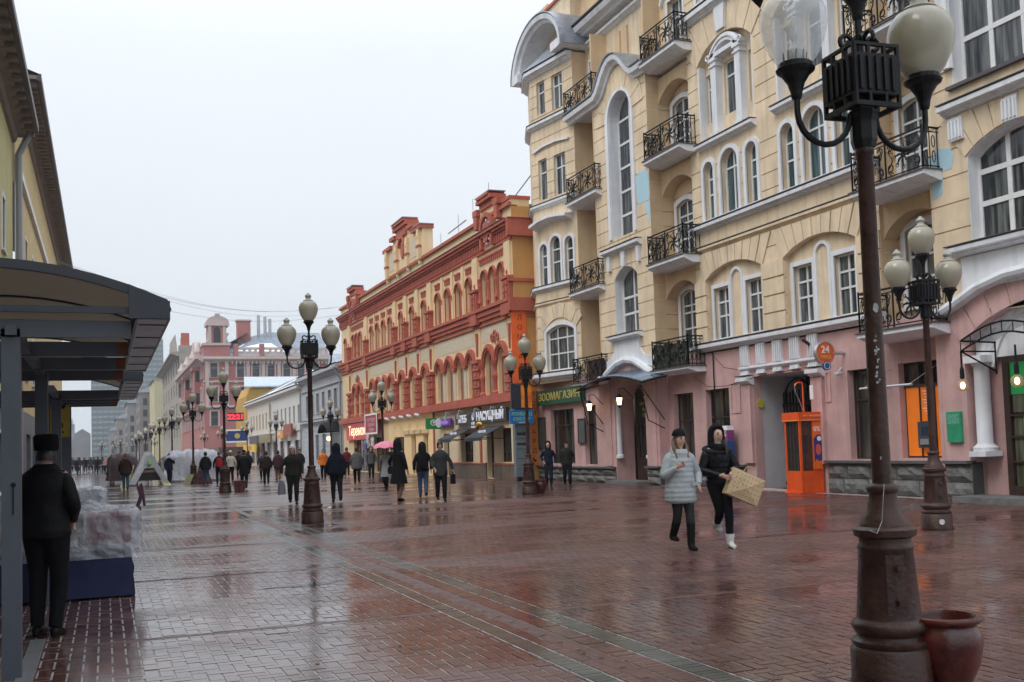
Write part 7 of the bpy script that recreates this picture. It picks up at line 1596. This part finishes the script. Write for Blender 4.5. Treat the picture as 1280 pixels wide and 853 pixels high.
# people in the middle of the street
def brief(t):
    b = obj('briefcase', MB().box(.3, .42, -.18, .2, .5, .78), BL, t); obj('handle', MB().tube([(.36, -.05, .78), (.36, -.03, .86), (.36, .06, .86), (.36, .08, .78)], .012, 5), BL, b)
def shades(t): obj('sunglasses', MB().box(-.07, .07, -.105, -.085, 1.63, 1.67), BL, t)
person('man in charcoal coat and sunglasses walking forward with a briefcase', (9.2, 29.25, 0), -12, 1.76, stride=.16, ccol=GRY, hem=.76, fat=1.12, head='hair', hcol=hairk, near=True, armR=((-.28, .02, 1.15), (-.2, -.1, .98)), armL=((.3, .02, 1.15), (.36, .0, .92)), bag=lambda t: (brief(t), shades(t)))
def hbag(t): obj('handbag', MB().loft([ring((.33, -.05, z), rx, .07, 12) for z, rx in ((.78, .1), (.82, .15), (.95, .15), (1.0, .08))]), BL, t, smooth=True); obj('buckle', MB().box(.25, .4, -.13, -.11, .86, .93), wh, t)
person('woman in a long black hooded coat with a black and white handbag', (8.3, 30.6, 0), 120, 1.85, stride=.1, coat='long', hem=.5, ccol=BL, leg=cloth('light_brown_boots', (.18, .12, .09)), head='hood', hcol=BL, fat=1.1, armL=((.32, .04, 1.15), (.36, -.02, 1.05)), bag=hbag)
person('man in black jacket and blue jeans walking away with hood up', (9.5, 32.1, 0), 165, 1.74, stride=.14, ccol=BL, hem=.84, leg=JN, head='hood', hcol=BL, fat=1.1, bag=lambda t: obj('backpack', MB().loft([ring((0, .17, z), rx, .07, 12) for z, rx in ((.95, .08), (1.0, .12), (1.3, .12), (1.36, .07))]), BL, t, smooth=True))
pu = mat('pink_umbrella_cloth', (.75, .22, .32), .6, .1)
person('woman in a long light grey coat walking under a small pink umbrella', (10.2, 39.5, 0), -40, 1.62, stride=.12, coat='long', hem=.55, ccol=cloth('silver_grey_coat', (.30, .31, .33)), head='hair', hcol=hairb, armR=((-.22, -.1, 1.2), (-.14, -.2, 1.3)))
um = thing('umbrella', 'small open pink umbrella held over the woman in grey', 'umbrella', (10.2, 39.3, 1.3))
obj('canopy', MB().loft([[(10.2 + r * math.cos(2 * PI * k / 16), 39.3 + r * math.sin(2 * PI * k / 16), z - (.05 if k % 2 else 0) * (r / .55)) for k in range(16)] for r, z in ((.55, 1.66), (.45, 1.76), (.3, 1.84), (.12, 1.89), (.01, 1.91))], False), pu, um); obj('shaft', MB().tube([(10.2, 39.3, 1.92), (10.2, 39.3, 1.2)], .01, 5), iron, um)
person('big man in a dark navy hooded coat walking away beside the middle lamp', (6.65, 31.8, 0), 175, 1.78, stride=.16, coat='puffer', hem=.82, ccol=cloth('dark_navy_parka', (.012, .015, .028)), leg=cloth('dark_jeans', (.02, .025, .04)), head='hood', hcol=cloth('dark_navy_parka', (.012, .015, .028)), fat=1.3)
def cbag(t): obj('carrier_bag', MB().loft([ring((-.34, 0, z), rx, .06, 10) for z, rx in ((.3, .1), (.35, .12), (.6, .1), (.72, .03))]), cloth('grey_carrier', (.2, .2, .24)), t, smooth=True)
person('person in a white knitted hat and dark jacket walking forward with a carrier bag', (5.35, 32.0, 0), -8, 1.78, stride=.12, ccol=GRN, hem=.86, fat=1.3, leg=cloth('dark_green_trousers', (.022, .024, .02)), head='beanie', hcol=cloth('white_knit', (.65, .62, .66)), near=True, bag=cbag, armR=((-.33, .02, 1.15), (-.34, -.02, .92)))
person('walker in a brown coat and blue jeans heading away in the left lane', (.95, 54.5, 0), 175, 1.78, stride=.1, coat='puffer', hem=.72, ccol=BR, leg=JN, head='hair', hcol=hairb, fat=1.15)
tm2 = person('man in a blue jacket with pale blue shoulders walking away', (.5, 80, 0), 180, 1.72, stride=.06, ccol=NV, hem=.8, fat=1.25, head='hair', bag=lambda t: obj('yoke', MB().loft([ring((0, .005, z), rx * 1.27, ry * 1.27, 14) for z, rx, ry in ((1.26, .195, .155), (1.38, .2, .145), (1.44, .14, .11))]), cloth('light_blue_yoke', (.12, .3, .6)), t, smooth=True))
person('person in dark clothes with a lilac umbrella beside the tented stall', (3.35, 61, 0), 150, 1.7, stride=.1, coat='puffer', hem=.8, ccol=NV, head='hair', armR=((-.25, -.1, 1.2), (-.2, -.2, 1.35)))
u2 = thing('umbrella', 'lilac umbrella over the person beside the tented stall', 'umbrella', (3.35, 61, 1.5)); obj('canopy', MB().loft([[(3.55 + r * math.cos(2 * PI * k / 12), 61 + r * math.sin(2 * PI * k / 12), z) for k in range(12)] for r, z in ((.4, 1.5), (.3, 1.6), (.1, 1.68))], False), mat('lilac_umbrella', (.4, .38, .5), .6, .1), u2)
person('man in dark coat and blue jeans walking beside the red rucksack', (5.0, 57.5, 0), 178, 1.74, stride=.12, coat='puffer', hem=.8, ccol=BL, leg=JN, head='hair', fat=1.15)
person('person with a bright red rucksack walking away beside the third lamp', (5.6, 56.5, 0), 180, 1.74, stride=.12, ccol=NV, hem=.84, leg=cloth('dark_jeans', (.02, .025, .04)), head='hair', hcol=hairb, fat=1.1, bag=lambda t: obj('rucksack', MB().loft([ring((0, .2, z), rx, .11, 12) for z, rx in ((.92, .1), (.98, .16), (1.3, .15), (1.4, .08))]), cloth('red_rucksack', (.5, .02, .03)), t, smooth=True))
person('person in a white vest and white hat beyond the third lamp', (6.35, 58, 0), 178, 1.74, stride=.1, ccol=cloth('white_vest', (.6, .58, .5)), hem=.9, head='beanie', hcol=cloth('white_knit', (.65, .62, .66)), fat=1.05)
person('man in a long black coat walking away right of the red planter', (5.75, 47.2, 0), 172, 1.72, stride=.14, coat='jacket', hem=.68, ccol=BL, fat=1.2, head='cap', hcol=BL)
# walkers further off, each one its own
specs = [(8.6, 62, 'walker in a grey blue coat before the white house', (.05, .06, .08), None, 'hair'), (9.2, 60, 'walker in a plum coat and tan trousers before the white house', (.07, .03, .045), (.22, .11, .06), 'hair'), (10.4, 68, 'walker in a grey coat behind the plum coat', (.09, .09, .1), None, 'hair'), (10.6, 61, 'man in dark jacket and cap left of the orange vest', (.02, .025, .04), None, 'cap'),
         (8.2, 70, 'dark walker half hidden before the yellow shop sign', (.03, .03, .04), None, 'hair'), (7.4, 52, 'walker with something red, near the red planter', (.05, .03, .03), None, 'hair'), (11.4, 58, 'person in an orange vest among the dark coats', (.75, .2, .02), None, 'hair'), (11.0, 48, 'person in grey walking behind the white hat', (.12, .12, .13), None, 'hair'),
         (13.6, 62, 'person in a dark red jacket behind the middle lamp', (.16, .02, .03), None, 'hair'), (14.6, 60, 'woman in dark jacket with blue jeans before the red shop sign', (.03, .03, .035), (.07, .11, .17), 'hair'), (15.4, 59, 'man in black before the hanging shirts', (.02, .02, .025), None, 'cap'), (16.0, 60.5, 'second dark figure beside the man before the hanging shirts', (.035, .035, .03), None, 'hair'),
         (13.4, 55, 'small figure in grey near the far shop fronts', (.10, .10, .11), None, 'hood'), (9.8, 78, 'dark walker beyond the grey coat, far along the shops', (.03, .03, .04), None, 'hood')]
far = None
for i, (x, y, lab, c, l, hd_) in enumerate(specs):
    person(lab, (x, y, 0), 170 if i % 3 else -15, 1.66 + .03 * (i % 5), stride=.1 + .02 * (i % 3), ccol=cloth('walker_coat_%d' % i, c), leg=cloth('walker_trousers_%d' % i, l) if l else None, hem=(.82, .7, .88)[i % 3], head=hd_, fat=1.1 + .04 * (i % 3), coat='puffer' if i % 2 else 'jacket')
cr = [person('walker in the far crowd at the end of the street, dark coat', (-2.2, 128, 0), 180, 1.7, 'dark walkers in the far crowd', ccol=BL, fat=1.2), person('walker in the far crowd at the end of the street, dark coat', (0, 130, 0), 0, 1.7, 'dark walkers in the far crowd', ccol=GRY, hem=.7, head='hood', fat=1.2)]
cr[1]['label'] = cr[0]['label']
for k in range(24):
    dup(cr[k % 2], (-4.2 + 6.5 * ((k * 7) % 24) / 24 + random.uniform(-.3, .3), 112 + (k * 5) % 30 + random.random() * 6, 0), R(180 * (k % 2) + random.uniform(-20, 20)))
p3 = dup(cr[0], (.15, 118, 0), R(5), 'walker in a pinkish jacket in the middle of the far crowd', ''); del p3['group']
for ch in p3.children:
    if ch.name.startswith(('coat', 'sleeve')): ch.data = ch.data.copy(); ch.data.materials[0] = cloth('pinkish_jacket', (.35, .2, .17))
for k in range(10):
    dup(cr[k % 2], (random.uniform(6.5, 14), random.uniform(85, 130), 0), R(random.uniform(0, 360)), 'walker on the far right side of the street before the shop signs', 'dark walkers by the far shops')
# ================================================================ haze over the whole street
hz = bpy.data.materials.new('haze_air'); hz.use_nodes = True; t = hz.node_tree; t.nodes.clear(); o_ = t.nodes.new('ShaderNodeOutputMaterial'); pv_ = t.nodes.new('ShaderNodeVolumePrincipled')
pv_.inputs['Color'].default_value = (.86, .91, .97, 1); pv_.inputs['Density'].default_value = .00045; pv_.inputs['Anisotropy'].default_value = .3
t.links.new(pv_.outputs[0], o_.inputs['Volume'])
obj('haze', MB().box(-140, 160, -60, 900, -1.5, 84), hz, kind='stuff')
